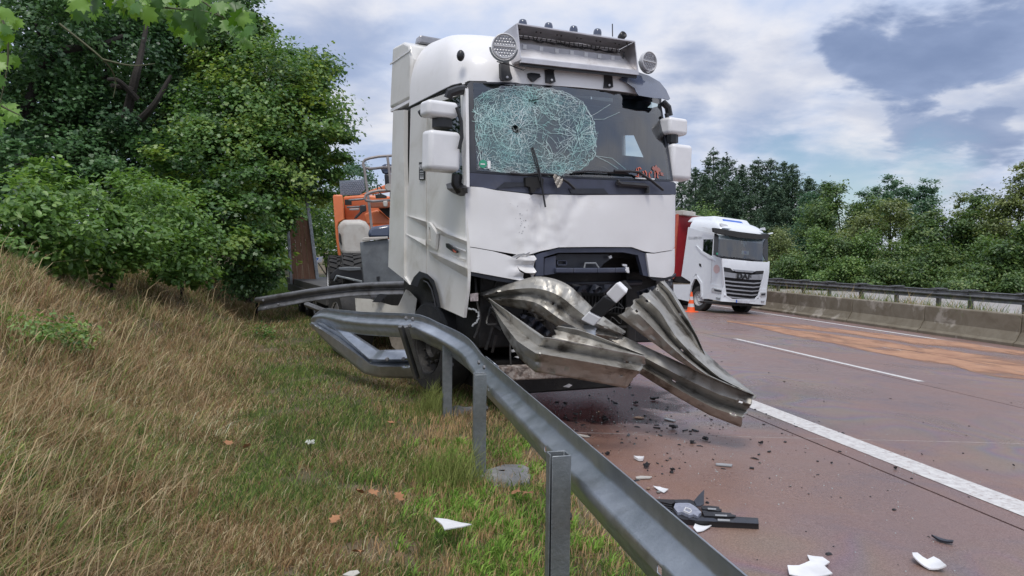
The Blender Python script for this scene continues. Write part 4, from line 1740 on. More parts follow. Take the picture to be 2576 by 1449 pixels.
def seg(mb, a, c, w, off=.014):
    p, q = Fs(*a, off), Fs(*c, off)
    t = (q - p)
    if t.length < 1e-4:
        return
    s = V(-t.z, 0, t.x).normalized() * w
    mb.add([p - s, p + s, q + s, q - s], [(0, 1, 2, 3)])


cracks = MB()
zc = (1350, 330)


def path(pts, w, jit):
    q = [(x + RNGC.uniform(-jit, jit), y + RNGC.uniform(-jit, jit)) for x, y in pts]
    for a, c in zip(q[:-1], q[1:]):
        if inside(a, ZONE) or inside(c, ZONE):
            seg(cracks, a, c, w * RNGC.uniform(.5, 1.4))


zd = densify(ZONE, 8)
for f in (.99, .965, .94, .91, .88, .84, .78, .70, .58, .44):
    pts = [(zc[0] + (x - zc[0]) * f, zc[1] + (y - zc[1]) * f) for x, y in zd]
    i0 = RNGC.randrange(len(pts))
    ln = len(pts) if f > .93 else RNGC.randint(len(pts) // 4, len(pts) * 2 // 3)
    path([pts[(i0 + k) % len(pts)] for k in range(ln + 1)], .0015 if f > .9 else .0011, 3.4 if f > .9 else 4.5)
for cx, cy, n, r0, r1, w in ((1455, 338, 40, 8, 80, .0013), (1300, 326, 24, 14, 80, .0014), (1340, 256, 24, 12, 80, .0015), (1225, 300, 26, 6, 70, .0016), (1390, 400, 18, 6, 70, .0013), (1400, 290, 8, 4, 100, .0012)):
    for k in range(n):
        a = 2 * math.pi * (k + RNGC.uniform(-.4, .4)) / n
        R_ = RNGC.uniform(r0 * 2.5, r1)
        m_ = max(2, int(R_ / 9))
        bend = RNGC.uniform(-.5, .5)
        path([(cx + math.cos(a + bend * t / m_) * (r0 + (R_ - r0) * t / m_), cy + math.sin(a + bend * t / m_) * (r0 + (R_ - r0) * t / m_)) for t in range(m_ + 1)], w, 1.6)
    for k in range(9):
        R_ = r0 + (r1 - r0) * (k + 1) / 11 * RNGC.uniform(.7, 1.1)
        a0 = RNGC.uniform(0, 6.28)
        sp = RNGC.uniform(.6, 2.6)
        m_ = max(3, int(sp * R_ / 7))
        path([(cx + math.cos(a0 + sp * t / m_) * R_, cy + math.sin(a0 + sp * t / m_) * R_ * .85) for t in range(m_ + 1)], w * .9, 2.2)
cells, tries = [], 0
while len(cells) < 950 and tries < 60000:
    tries += 1
    x, y = RNGC.uniform(1190, 1505), RNGC.uniform(212, 446)
    if not inside((x, y), ZONE):
        continue
    dx, dy = (x - 1405) / 95, (y - 335) / 88
    dens = min(1, .06 + .75 * (dx * dx + dy * dy) ** 1.1)
    if x < 1290:
        dens = max(dens, .75)
    if RNGC.random() > dens:
        continue
    if all((x - a) ** 2 + (y - b_) ** 2 > 9 for a, b_ in cells[-400:]):
        cells.append((x, y))
cv, ce, cf, *_ = delaunay_2d_cdt([Vector(c) for c in cells], [], [], 0, 1e-4)
for a, b_ in ce:
    p, q = cv[a], cv[b_]
    if (p - q).length > 34 or RNGC.random() < .42:
        continue
    m_ = ((p.x + q.x) / 2 + RNGC.uniform(-1.5, 1.5), (p.y + q.y) / 2 + RNGC.uniform(-1.5, 1.5))
    if not inside(m_, ZONE):
        continue
    w_ = RNGC.uniform(.0004, .0013)
    seg(cracks, (p.x, p.y), m_, w_)
    seg(cracks, m_, (q.x, q.y), w_)
for pts in ([(1498, 392), (1530, 408), (1556, 425)], [(1498, 392), (1540, 398), (1575, 426)], [(1470, 300), (1500, 285), (1535, 262)], [(1494, 300), (1520, 300), (1560, 282)]):
    q = [(x + RNGC.uniform(-1, 1), y) for x, y in pts]
    for a, c in zip(q[:-1], q[1:]):
        seg(cracks, a, c, .0014)
co = cracks.build('cracks', crack_mat, ws, smooth=0, fix=False)
co['kind'] = 'stuff'

# name on the glass, written with a broad nib
GLY = {'S': [[(.85, .8), (.6, 1), (.25, .9), (.15, .68), (.45, .52), (.8, .40), (.82, .15), (.5, 0), (.08, .12)], [(.45, .95), (.45, .08)]],
       'v': [[(.05, .62), (.2, .52), (.2, .10), (.42, -.02), (.68, .14), (.68, .46), (.42, .70)]],
       'e': [[(.16, .32), (.60, .46), (.42, .66), (.16, .50), (.16, .12), (.38, -.02), (.66, .12)]],
       'n': [[(.02, .58), (.18, .62), (.18, .02)], [(.18, .48), (.46, .68), (.62, .52), (.62, .08), (.78, 0)]]}
stk = MB()
x0 = 1598
for ch, wd in (('S', 18), ('v', 15), ('e', 14), ('n', 15)):
    for pl in GLY[ch]:
        for a, c in zip(pl[:-1], pl[1:]):
            def q_(p, s):
                x = x0 + p[0] * wd + s * 1.05
                y = 445 + (x - 1598) * .05 - p[1] * 25 - s * .9
                return Fs(x, y, .012)
            A1, A2, C1, C2 = q_(a, -1), q_(a, 1), q_(c, -1), q_(c, 1)
            stk.add([A1, A2, C2, C1], [(0, 1, 2, 3)])
    x0 += wd
stk.build('name_sticker', red_print, ws, smooth=0, fix=False)
mb = MB()
for pts in ([(1640, 424), (1643, 417), (1647, 420), (1650, 414), (1654, 421), (1659, 423), (1663, 430), (1658, 433), (1660, 441), (1654, 436), (1650, 429), (1645, 430)], [(1661, 432), (1670, 436), (1667, 439), (1672, 443), (1662, 441)]):
    sheet(mb, pts, lambda x, y: Fs(x, y, .012), 8)
mb.build('emblem_sticker', faded_red, ws, smooth=0, fix=False)
mb = MB()
sheet(mb, [(1598, 446.5), (1647, 449), (1647, 452), (1598, 449.5)], lambda x, y: Fs(x, y, .012), 20)
mb.build('white_strip', white_print, ws, smooth=0, fix=False)
mb = MB()
sheet(mb, [(1215 + 10 * math.cos(a), 412 + 10.5 * math.sin(a)) for a in [k * math.pi / 8 for k in range(16)]], lambda x, y: Fs(x, y, .019), 6)
gs = mb.build('round_green_sticker', green_sticker, ws, smooth=0, fix=False)
mb = MB()
sheet(mb, [(1209, 411), (1220, 411.6), (1220, 414.5), (1209, 414)], lambda x, y: Fs(x, y, .021), 6)
sheet(mb, [(1226, 404), (1234, 405), (1234, 424), (1227, 424)], lambda x, y: Fs(x, y, .019), 6)
mb.build('sticker_print', white_print, ws, smooth=0, fix=False)

# --- bonnet panel with its dent
def dent(x, z):
    s = 0.0
    dx = x - (-.52)
    s += .075 * max(0, 1 - abs(dx + .02) / .13) * math.exp(-((z - 2.16) / .30) ** 2)
    s += .020 * max(0, 1 - abs(dx - .30 - .5 * (z - 2)) / .10) * math.exp(-((z - 2.1) / .16) ** 2)
    s -= .025 * math.exp(-((dx - .14) / .09) ** 2) * math.exp(-((z - 2.05) / .30) ** 2)
    s += .035 * math.exp(-((dx + .03 + .12 * (z - 1.7)) / .05) ** 2) * math.exp(-((z - 1.75) / .22) ** 2)
    s += .018 * math.exp(-((dx - .5) / .25) ** 2 - ((z - 2.2) / .10) ** 2)
    s += .007 * noise.noise(V(x * 3.2, z * 3.2, 1.7))
    k = max(0, 1 - abs(dx) / .45)
    s += .014 * k * noise.noise(V(x * 9, z * 9, 4.2)) + .010 * k * noise.noise(V(x * 22, z * 14, 9))
    return s


def Fb(px, py, off):
    p = Fs(px, py, off)
    p.y += dent(p.x, p.z)
    # the panel rolls inwards along its edges
    p.y += .05 * max(0, abs(p.x) - 1.17) / .08 * .6
    return p


BON = [(1175.5, 467.5), (1215, 472), (1250, 479), (1300, 484.5), (1330, 488), (1338, 491), (1345, 488), (1420, 490.5), (1560, 490.5), (1700.5, 490.5), (1701.5, 560), (1701, 622), (1690, 629), (1645, 636), (1620, 632), (1590, 621.5), (1500, 621), (1405, 622), (1370, 630), (1335, 639), (1322, 643), (1300, 640), (1240, 630), (1177, 619)]
fpanel('bonnet', BON, white_paint, .03, .02, 7, fn=lambda x, y: Fb(x, y, .03))
# dents' scratches
mb = MB()
for k in range(22):
    x, y = 1305 + random.gauss(14, 12), random.uniform(500, 632)
    a = random.uniform(0, 6.28)
    l_ = random.uniform(.6, 2.6)
    p, q = Fb(x, y, .034), Fb(x + l_ * math.cos(a), y + l_ * math.sin(a), .034)
    s = V(.004, 0, .003)
    mb.add([p - s, p + s, q + s * .6, q - s * .6], [(0, 1, 2, 3)])
mb.build('paint_chips', dark_plastic, truck, smooth=0, fix=False)['kind'] = 'stuff'
# --- bumper corners
LB = [(1177, 621), (1240, 632), (1270, 640), (1285, 645), (1300, 652), (1316, 641), (1328, 643), (1346, 641), (1346, 672), (1344, 706), (1340, 706), (1336, 690), (1320, 686), (1316, 684), (1307, 678), (1303, 669), (1305, 682), (1316, 688), (1321, 708), (1260, 697), (1178, 682)]
fpanel('bumper_corner', LB, white_paint, .034, .02, 10, fn=lambda x, y: Fb(x, y, .034) + V(0, .03 * max(0, (x - 1270) / 60) * math.sin(y * .2), 0))
mb = MB()
for pl in ([(1290, 646), (1302, 640), (1318, 637), (1326, 641), (1308, 645), (1296, 652)], [(1322, 638), (1330, 634), (1334, 632), (1330, 641), (1326, 645)]):
    sheet(mb, pl, lambda x, y: Fb(x, y, .07 - .03 * (y - 632) / 15), 6, V(0, .012, 0))
mb.build('torn_flap', torn_white, truck, smooth=20)
fpanel('bumper_corner', [(1626, 637), (1645, 638), (1690, 631), (1701.5, 625), (1702, 668), (1700, 686), (1690, 694), (1672, 699), (1634, 696)], white_paint, .032, .03, 10, fn=lambda x, y: Fb(x, y, .032))
fpanel('corner_lip', [(1178, 684), (1260, 699), (1322, 710), (1322, 716), (1250, 707), (1180, 692)], dark_plastic, .0, .05, 20)
fpanel('corner_lip', [(1634, 698), (1672, 701), (1692, 696), (1701, 688), (1700, 695), (1690, 702), (1660, 707), (1645, 705)], dark_plastic, .0, .05, 20)
# --- grille opening
GI = [(1369, 648), (1404, 637), (1568, 636), (1604, 643), (1612, 672), (1616, 692), (1369, 691)]
fpanel('grille_frame', [(1347, 641), (1405, 624), (1572, 623.5), (1594, 625), (1622, 637), (1632, 696), (1618, 692.5), (1613, 672), (1605, 642), (1568, 634.5), (1404, 635.5), (1368, 646.5), (1367.5, 693), (1347, 694)], slate_plastic, .012, .05, 14)
fpanel('grille_panel', [(1370, 650), (1398, 643), (1398.5, 688), (1372, 692), (1369, 691)], slate_plastic, -.01, .04, 14)
fpanel('recess_plate', [(1398, 644), (1405, 639), (1530, 640), (1540, 650), (1520, 662), (1508, 676), (1398, 675)], dark_plastic, -.09, .02, 14)
mb = MB()
P = [Fs(x, y, .012) for x, y in ((1396, 680), (1440, 680.5), (1500, 680.5), (1545, 680), (1576, 679))]
for a, c in zip(P[:-1], P[1:]):
    mb.bar(a, c, .05, .052)
cb = mb.build('grille_bar', slate_plastic, truck, smooth=0, bevel=.012)
mb = MB()
for k in range(14):
    a = Fs(1574 + random.uniform(0, 6), 676 + random.uniform(-3, 8), .03)
    mb.box(a, (random.uniform(.01, .035), .02, random.uniform(.008, .02)), Matrix.Rotation(random.uniform(-1, 1), 3, 'Y'))
mb.build('broken_end', torn_white, cb, smooth=0)
mb = MB()
P = [Fs(x, y, -.03) for x, y in ((1470, 674), (1472, 662), (1498, 662), (1506, 674))]
mb.tube(P, .009, 6)
mb.build('step_loop', grey_print, truck)
mb = MB()
sheet(mb, [(1401, 657), (1404, 654.5), (1424, 654.5), (1427, 657), (1427, 665), (1423, 668), (1404, 668), (1401, 664)], lambda x, y: Fs(x, y, -.05), 20, V(0, .03, 0), [[(1404, 657), (1424, 657), (1424, 665), (1404, 665)]])
mb.build('tow_ring', slate_plastic, truck, smooth=0)
mb = MB()
for pl in ([(1531, 645), (1538, 642), (1540, 648), (1534, 651)], [(1566, 664), (1577, 665), (1578, 671), (1567, 669)]):
    sheet(mb, pl, lambda x, y: Fs(x, y, -.04), 6, V(0, .015, 0))
mb.build('plastic_shreds', torn_white, truck, smooth=0)
# --- engine bay, radiator, beams
mb = MB()
mb.box((0, 1.5, 1.25), (1.9, 2.3, .75))
mb.box((.05, .62, 1.33), (2.05, .5, .62))
mb.box((0, 2.6, .85), (.95, 4.6, .32))
mb.box((-.45, .5, .75), (.12, 1.4, .5))
mb.box((.55, .5, .75), (.12, 1.4, .5))
mb.box((.1, .9, .62), (1.0, .9, .7))
mb.box((0, 1.15, .62), (1.9, .16, .18))
mb.box((.05, 1.2, .34), (1.7, 1.9, .36))
mb.box((-.74, .55, 1.1), (.5, .6, .9))
mb.box((1.0, .55, 1.05), (.42, .6, .8))
mb.build('engine_bay', grime_shade, truck, smooth=0, bevel=.02)
rad = MB()
rad.box((.15, .34, 1.06), (1.35, .06, .24))
ro = rad.build('radiator', black_matt, truck, smooth=0)
fin = MB().box((0, 0, 0), (.012, .03, .22))
f0 = None
for k in range(30):
    if f0 is None:
        f0 = fin.build('fin', black_matt, ro, smooth=0)
        o = f0
    else:
        o = f0.copy()
        COL.objects.link(o)
        o.parent = ro
    o.location = (-.5 + k * .0435, .302, 1.06)
mb = MB()
mb.tube([V(-.35, .16, 1.30), V(.3, .12, 1.315), V(.95, .20, 1.325)], .020, 8)
mb.tube([V(.62, .12, 1.32), V(.9, .14, 1.33)], .032, 8)
mb.build('cross_tube', dark_plastic, truck)
beam = MB()
a, c = TF.at(1262, 940, 6.95), TF.at(1602, 940, 7.55)
beam.hexa([V(a.x, a.y, a.z - .07), V(c.x, c.y, a.z - .07), V(c.x, c.y + .14, a.z - .07), V(a.x, a.y + .14, a.z - .07)],
          [V(a.x, a.y, a.z + .06), V(c.x, c.y, a.z + .06), V(c.x, c.y + .14, a.z + .06), V(a.x, a.y + .14, a.z + .06)])
beam.build('under_run_beam', mat('flaking_white_beam', (.50, .46, .42), .7, col2=(.22, .16, .13), nscale=16, bump=.5, dirt=(.09, .07, .06), dscale=9, dlo=.46, dhi=.6), truck, smooth=0, bevel=.015)
mb = MB()
for pts, rr in (([(1195, 700, 7.2), (1200, 760, 7.15), (1208, 800, 7.1), (1200, 835, 7.1), (1193, 850, 7.1)], .014), ([(1262, 720, 7.3), (1270, 780, 7.2), (1282, 840, 7.2), (1284, 905, 7.1), (1290, 960, 7.1)], .010),
                ([(1330, 815, 7.2), (1360, 805, 7.2), (1392, 800, 7.1)], .010), ([(1222, 880, 7.3), (1232, 850, 7.3), (1240, 822, 7.3)], .018), ([(1345, 790, 7.25), (1368, 840, 7.2), (1385, 850, 7.2)], .016), ([(1380, 842, 7.3), (1440, 858, 7.3), (1500, 870, 7.3)], .02)):
    mb.tube([TF.at(*p) for p in catmull([V(*q) for q in pts], 4)], rr, 6)
mb.build('torn_hoses', grime_shade, truck)
mb = MB()
pth = catmull([V(1178, 775, 7.0), V(1192, 778, 6.98), V(1203, 792, 6.97), V(1200, 810, 6.97), V(1186, 818, 6.97)], 5)
mb.tube([TF.at(*p) + V(random.uniform(-.01, .01), 0, random.uniform(-.012, .012)) for p in pth], .010, 5)
mb.build('frayed_strip', grey_print, truck)
rq = random.Random(77)
mb = MB()
for k in range(44):
    x, y, d = rq.uniform(1235, 1690), rq.uniform(722, 850), rq.uniform(7.05, 7.45)
    d += max(0, (x - 1300)) * .0013
    a = TF.at(x, y, d)
    b_ = a + V(rq.gauss(0, .12), rq.uniform(-.05, .10), rq.gauss(0, .09))
    if rq.random() < .45:
        mb.bar(a, b_, rq.uniform(.012, .05), rq.uniform(.006, .03))
    elif rq.random() < .6:
        mb.tube(catmull([a, a.lerp(b_, .5) + V(rq.gauss(0, .05), -.03, rq.gauss(0, .05)), b_, b_ + V(rq.gauss(0, .06), 0, -rq.uniform(.03, .12))], 4), rq.uniform(.005, .013), 5)
    else:
        q = V(rq.gauss(0, .07), rq.gauss(0, .03), rq.gauss(0, .07))
        mb.add([a, b_, b_ + q, a + q * .6 + V(.01, 0, .02)], [(0, 1, 2, 3)])
mb.build('broken_mounts', mat('broken_black_plastic', (.018, .018, .020), .45, col2=(.05, .048, .046), nscale=14), truck, smooth=0)['kind'] = 'stuff'
for pl_, dd_ in (([(1306, 788), (1346, 799), (1372, 822), (1394, 846), (1384, 851), (1350, 832), (1318, 812)], 6.95), ([(1602, 735), (1655, 716), (1692, 704), (1693, 736), (1660, 752), (1640, 772), (1604, 782), (1612, 756)], 7.75), ([(1440, 722), (1500, 715), (1560, 716), (1558, 730), (1500, 738), (1448, 734)], 7.25)):
    sheet(MB(), pl_, lambda x, y: TF.at(x, y, dd_ + .05 * math.sin(x * .21 + y * .17)), 9, V(0, .012, 0)).build('torn_bumper', dark_plastic, truck, smooth=25)
pl = sheet(MB(), [(1183, 739), (1203, 737), (1203, 757), (1184, 758)], lambda x, y: TF.at(x, y, 6.99), 30, V(0, .01, 0))
pl.build('info_plate', mat('worn_plate', (.42, .36, .36), .6, col2=(.16, .13, .13), nscale=40), truck, smooth=0)
mb = MB()
for pl_ in ([(1287, 881), (1305, 877), (1311, 880), (1298, 885), (1288, 886)], [(1296, 898), (1306, 896), (1311, 899), (1303, 901)], [(1418, 973), (1434, 966), (1440, 969), (1432, 975)]):
    sheet(mb, pl_, lambda x, y: TF.at(x, y, 7.25), 10, V(0, .02, 0))
mb.build('white_fragments', torn_white, truck, smooth=0)

# --- wheels
def wheel(parent, loc, rot=0, r=.5, w=.32, name='wheel'):
    e = bpy.data.objects.new(name, None)
    COL.objects.link(e)
    e.parent = parent
    e.location = loc
    e.rotation_euler = (0, 0, rot)
    m = Matrix.Rotation(-math.pi / 2, 4, 'Y')
    prof = [(r * .56, -w * .42), (r * .62, -w * .5), (r * .93, -w * .5), (r * .985, -w * .42), (r, -w * .30), (r, w * .30), (r * .985, w * .42), (r * .93, w * .5), (r * .62, w * .5), (r * .56, w * .42)]
    MB().lathe(prof, 28, m, cap=False).build('tyre', rubber, e, smooth=30)
    rm = MB().lathe([(0.02, w * .18), (r * .20, w * .20), (r * .24, w * .34), (r * .30, w * .30), (r * .42, w * .10), (r * .54, w * .16), (r * .58, w * .44), (r * .60, w * .5)], 24, m, cap=False)
    for k in range(10):
        a = 2 * math.pi * k / 10
        rm.lathe([(0, 0), (.018, 0), (.018, .04), (0, .045)], 6, m @ Matrix.Translation(V(r * .36 * math.cos(a), r * .36 * math.sin(a), w * .22)))
    rm.build('rim', lens_ring, e, smooth=30)
    return e


fwl = wheel(truck, (-1.0, 1.25, .56), .12)
for c_ in kids(fwl):
    if c_.name.startswith('rim'):
        c_.data.materials[0] = grime_shade  # rim blackened to stand for the shade under the cab
wheel(truck, (1.05, 1.25, .56), math.pi + .12)
wheel(truck, (-.98, 5.0, .52), 0, .5, .5)
wheel(truck, (.98, 5.0, .52), math.pi, .5, .5)
# broken fender behind the front wheel
fp = sheet(MB(), [(893, 750), (930, 752), (985, 768), (1003, 769), (1022, 728), (1030, 732), (1049, 752), (1045, 780), (1042, 800), (970, 796), (896, 790)], lambda x, y: TF.at(x, y, 9.35 - (x - 893) * .0028), 12, TF.loc(TF.O + ray(960, 770)) * .25)
fp.build('broken_fender', fender_white, truck, smooth=50)
mb = MB()
sheet(mb, [(976, 835), (1040, 850), (1062, 872), (1062, 900), (1010, 893), (985, 870)], lambda x, y: TF.at(x, y, 8.9), 20, TF.loc(TF.O + ray(1010, 870)) * .1)
mb.build('fallen_cover', mat('muddy_cover', (.33, .29, .24), .7, col2=(.22, .19, .155), nscale=8, dirt=(.10, .085, .07), dscale=6, dlo=.5, dhi=.7), truck, smooth=20)
mb = MB()
sheet(mb, [(938, 760), (952, 741), (958, 739), (976, 741), (955, 761)], lambda x, y: TF.at(x, y, 9.1), 20, V(0, .03, 0))
mb.build('fender_bracket', black_plastic, truck, smooth=0)

# --- mirrors
def rbox(p0, p1, yb, depth, name, m, parent, r=.06):
    """rounded housing whose face fills the picture rectangle p0-p1 at local depth yb"""
    a, c = TF.hit(*p0, 1, yb), TF.hit(*p1, 1, yb)
    x0, x1, z0, z1 = min(a.x, c.x), max(a.x, c.x), min(a.z, c.z), max(a.z, c.z)
    mb = MB()
    mb.box(((x0 + x1) / 2, yb + depth / 2, (z0 + z1) / 2), (x1 - x0, depth, z1 - z0))
    o = mb.build(name, m, parent, smooth=60)
    # the front is a little narrower than the back
    for v in o.data.vertices:
        if v.co.y < yb + depth / 2:
            v.co.x = (x0 + x1) / 2 + (v.co.x - (x0 + x1) / 2) * .93
            v.co.z = (z0 + z1) / 2 + (v.co.z - (z0 + z1) / 2) * .95
    md = o.modifiers.new('bevel', 'BEVEL')
    md.width = r
    md.segments = 5
    return o, (x0, x1, z0, z1)


o, _ = rbox((1074, 246), (1156, 298), -.02, .20, 'upper_mirror', white_plastic, truck, .038)
o, _ = rbox((1079, 321), (1161, 434), -.02, .20, 'main_mirror', white_plastic, truck, .042)
o, _ = rbox((1684, 291), (1733, 342), .05, .20, 'upper_mirror', white_plastic, truck, .038)
o, _ = rbox((1692, 357), (1743, 456), .05, .20, 'main_mirror', white_plastic, truck, .042)


def arm(name, pts, r, m=black_plastic):
    mb = MB()
    mb.tube([TF.hit(x, y, 1, d) for x, y, d in pts], r, 8)
    return mb.build(name, m, truck, smooth=40)


arm('mirror_arm', [(1168, 226, .10), (1150, 228, .06), (1132, 233, .08), (1128, 246, .10)], .045)
arm('mirror_arm', [(1086, 258, .16), (1070, 278, .22), (1056, 287, .26)], .035)
arm('mirror_arm', [(1150, 440, .10), (1148, 462, .10), (1160, 480, .10)], .055)
arm('mirror_arm', [(1112, 300, .12), (1112, 322, .12)], .10)
arm('mirror_strut', [(1149, 270, -.05), (1160, 305, -.06), (1162, 345, -.06), (1155, 375, -.05)], .018)
arm('mirror_arm', [(1668, 258, .30), (1680, 270, .30), (1684, 292, .30)], .04)
arm('mirror_arm', [(1690, 340, .14), (1690, 360, .14)], .07)
arm('mirror_strut', [(1676, 285, .22), (1686, 330, .22), (1690, 380, .22), (1692, 410, .22)], .022)
mb = MB()
sheet(mb, [(1122, 463), (1135, 459), (1166, 466), (1167, 492), (1160, 494), (1140, 486), (1125, 476)], lambda x, y: Sd(x, y, .10 * max(0, 1 - abs(y - 474) / 22)), 6, V(.04, 0, 0))
mb.build('kerb_mirror', black_plastic, truck, smooth=50)
mb = MB()
sheet(mb, [(1164.5, 232), (1171, 222), (1174, 470), (1166, 468)], lambda x, y: Sd(x, y, .045), 40, V(.03, 0, 0))
mb.build('door_edge', white_paint, truck, smooth=0)

# --- wipers
def wiper(name, pts, r, off=.03):
    mb = MB()
    mb.tube([Fs(x, y, off) for x, y in pts], r, 6)
    return mb.build(name, black_plastic, truck)


wiper('wiper', [(1340, 371), (1348, 396), (1356, 424), (1361, 450), (1366, 486), (1372, 521)], .009, .07)
wiper('wiper', [(1336, 372), (1345, 405), (1353, 430), (1358, 455)], .007, .06)
wiper('wiper_arm', [(1284, 436), (1320, 440), (1352, 437), (1395, 440), (1428, 458), (1446, 475)], .014, .05)
wiper('wiper', [(1442, 434), (1480, 431), (1530, 433), (1580, 437)], .010, .04)
wiper('wiper_arm', [(1545, 430), (1585, 431), (1606, 433), (1640, 455), (1668, 478)], .015, .06)
fpanel('wiper_motor', [(1322, 446), (1356, 444), (1368, 450), (1366, 470), (1350, 474), (1344, 484), (1336, 484), (1334, 470), (1323, 468)], black_matt, .05, .06, 14)
mb = MB()
sheet(mb, [(1390, 437), (1402, 440), (1415, 448), (1416, 458), (1408, 471), (1403, 473), (1398, 464), (1394, 452)], lambda x, y: Fs(x, y, .07 + .02 * math.sin(x * .5 + y * .3)), 4)
mb.build('wiper_rag', mat('stained_rag', (.55, .52, .47), .9, col2=(.40, .36, .31), nscale=20), truck, smooth=60, fix=False)

# --- roof lamps, light box, visor stump
def zz(x, y):
    return 958.3 + .32243 * x, .32218 * y


def yat(px, py, y):
    return TF.hit(px, py, 1, y)


for px, py, rad_, yb, nm in ((1268.5, 117, .123, .02, 'l'), (1631.5, 155, .110, .24, 'r')):
    c = yat(px, py, yb)
    m = Matrix.Translation(c) @ Matrix.Rotation(math.pi / 2, 4, 'X') @ Matrix.Rotation(-.25 if nm == 'l' else .1, 4, 'Y')
    e = MB().lathe([(0, -.08), (rad_ * .7, -.075), (rad_ * .96, -.03), (rad_, 0), (rad_, .02), (rad_ * .93, .024), (rad_ * .9, .008), (0, .006)], 30, m, cap=False).build('spotlight', lens_ring, truck, smooth=35)
    hexs = MB()
    s = rad_ * .255
    for iy in range(-3, 4):
        if iy == 0:
            continue
        for ix in range(-4, 5):
            x, y = (ix + (.5 if iy % 2 else 0)) * s * .88, iy * s * .86
            if math.hypot(x, y) < rad_ * .82:
                hexs.lathe([(s * .42, .008), (s * .40, .012), (s * .20, .009), (.001, .009)], 8, m @ Matrix.Translation(V(x, y, 0)), cap=False)
    hexs.build('lens_cells', lens_bead, e, smooth=0)['kind'] = 'stuff'
    MB().bar(m @ V(-rad_ * .86, 0, .012), m @ V(rad_ * .86, 0, .012), .012, .01).build('lens_bar', lens_ring, e, smooth=0)
    mb = MB()
    mb.tube([m @ V(math.cos(a) * (rad_ + .012), math.sin(a) * (rad_ + .012), -.02) for a in [math.pi + .1 + k * (math.pi - .2) / 12 for k in range(13)]], .010, 6)
    mb.build('lamp_bracket', galv_post, truck)
cab_ = MB()
cab_.tube([yat(*zz(x, y), .06) for x, y in ((905, 480), (935, 490), (1000, 505), (1060, 530), (1110, 547), (1128, 535), (1128, 510))], .006, 5)
cab_.build('lamp_cable', black_plastic, truck)
for pl in ([(932, 490), (1000, 478), (1012, 560), (1028, 610), (1022, 622), (950, 625), (940, 600)], [(1283, 545), (1320, 540), (1362, 535), (1348, 560), (1364, 640), (1340, 648), (1296, 640)], [(1742, 580), (1780, 575), (1806, 590), (1812, 680), (1790, 688), (1745, 684)]):
    mb = MB()
    sheet(mb, [zz(*p) for p in pl], lambda x, y: Fs(x, y, .05), 10, V(0, .05, 0))
    br = mb.build('light_box_bracket', black_plastic, truck, smooth=20, bevel=.006)
    mb = MB()
    for q in (pl[3 if len(pl) == 7 and pl[0][0] < 1000 else -2],):
        x, y = zz(sum(p[0] for p in pl) / len(pl), max(p[1] for p in pl) - 22)
        pt = Fs(x, y, .06)
        mb.lathe([(0, 0), (.012, 0), (.012, .012), (0, .014)], 8, Matrix.Translation(pt) @ Matrix.Rotation(math.pi / 2, 4, 'X'))
    mb.build('screw', lens_ring, br, smooth=0)
mb = MB()
sheet(mb, [zz(*p) for p in ((1148, 572), (1170, 567), (1240, 575), (1247, 602), (1225, 612), (1200, 635), (1182, 630), (1155, 600))], lambda x, y: Fs(x, y, .05), 10, V(0, .05, 0))
mb.build('antenna_mount', black_plastic, truck, smooth=20)
# the box itself: local corner points
YF, YB = .10, .40
tl, tr_, br_, bl = yat(1299, 60, YF), yat(1596, 105, YF), yat(1604, 184, YF - .03), yat(1309, 152, YF - .03)
dz = V(0, YB - YF, .0)
box = bpy.data.objects.new('light_box', None)
COL.objects.link(box)
box.parent = truck
tl2, tr2 = yat(1307, 72, YF) + dz * .8, yat(1586, 113, YF) + dz * .8
bl2, br2 = bl + dz * .9 + V(.02, 0, .03), br_ + dz * .9 + V(-.02, 0, .03)


def plate(name, q, th, m, parent=box, bevel=.004):
    mb = MB()
    n = (q[1] - q[0]).cross(q[3] - q[0]).normalized() * th
    mb.hexa(q, [p + n for p in q])
    return mb.build(name, m, parent, smooth=0, bevel=bevel)


tlb, trb = tl + dz + V(0, 0, -.02), tr_ + dz + V(0, 0, -.02)
blb, brb = bl + dz, br_ + dz
plate('top_sheet', [tl, tr_, trb, tlb], .006, alu)
plate('left_sheet', [tl, tlb, blb, bl], .006, alu)
plate('right_sheet', [tr_, br_, brb, trb], .006, alu)
plate('bottom_sheet', [bl, blb, brb, br_], .006, alu)
# dented back sheet
mb = MB()
rows = []
for i_ in range(9):
    row = []
    for j_ in range(25):
        u, v = j_ / 24, i_ / 8
        p = (tlb * (1 - u) + trb * u) * (1 - v) + ((bl * (1 - u) + br_ * u) + V(0, .05, .035)) * v
        p = p + V(0, -.03 * (1 - v) + .02 * noise.noise(V(u * 7, v * 2.5, 3)) + .012 * noise.noise(V(u * 17, v * 5, 8)), 0)
        row.append(p)
    rows.append(row)
mb.grid(rows)
mb.build('back_sheet', mat('bright_back_sheet', (.82, .80, .80), .38, .30, (.72, .70, .70), 5, rough2=.5, dirt=(.42, .38, .36), dscale=4, dlo=.56, dhi=.8), box, smooth=60, fix=False, solid=.003)
# rim strips round the mouth
for a, c, w_ in ((tl, tr_, .016), (tr_, br_, .016), (br_, bl, .05), (bl, tl, .02)):
    mb = MB()
    mb.bar(a + V(0, -.004, 0), c + V(0, -.004, 0), w_ * .7, w_)
    mb.build('rim_strip', alu, box, smooth=0, bevel=.003)
mb = MB()
mb.bar(bl + V(0, .02, -.035), br_ + V(0, .02, -.035), .02, .03)
mb.build('rubber_edge', black_plastic, box, smooth=0)
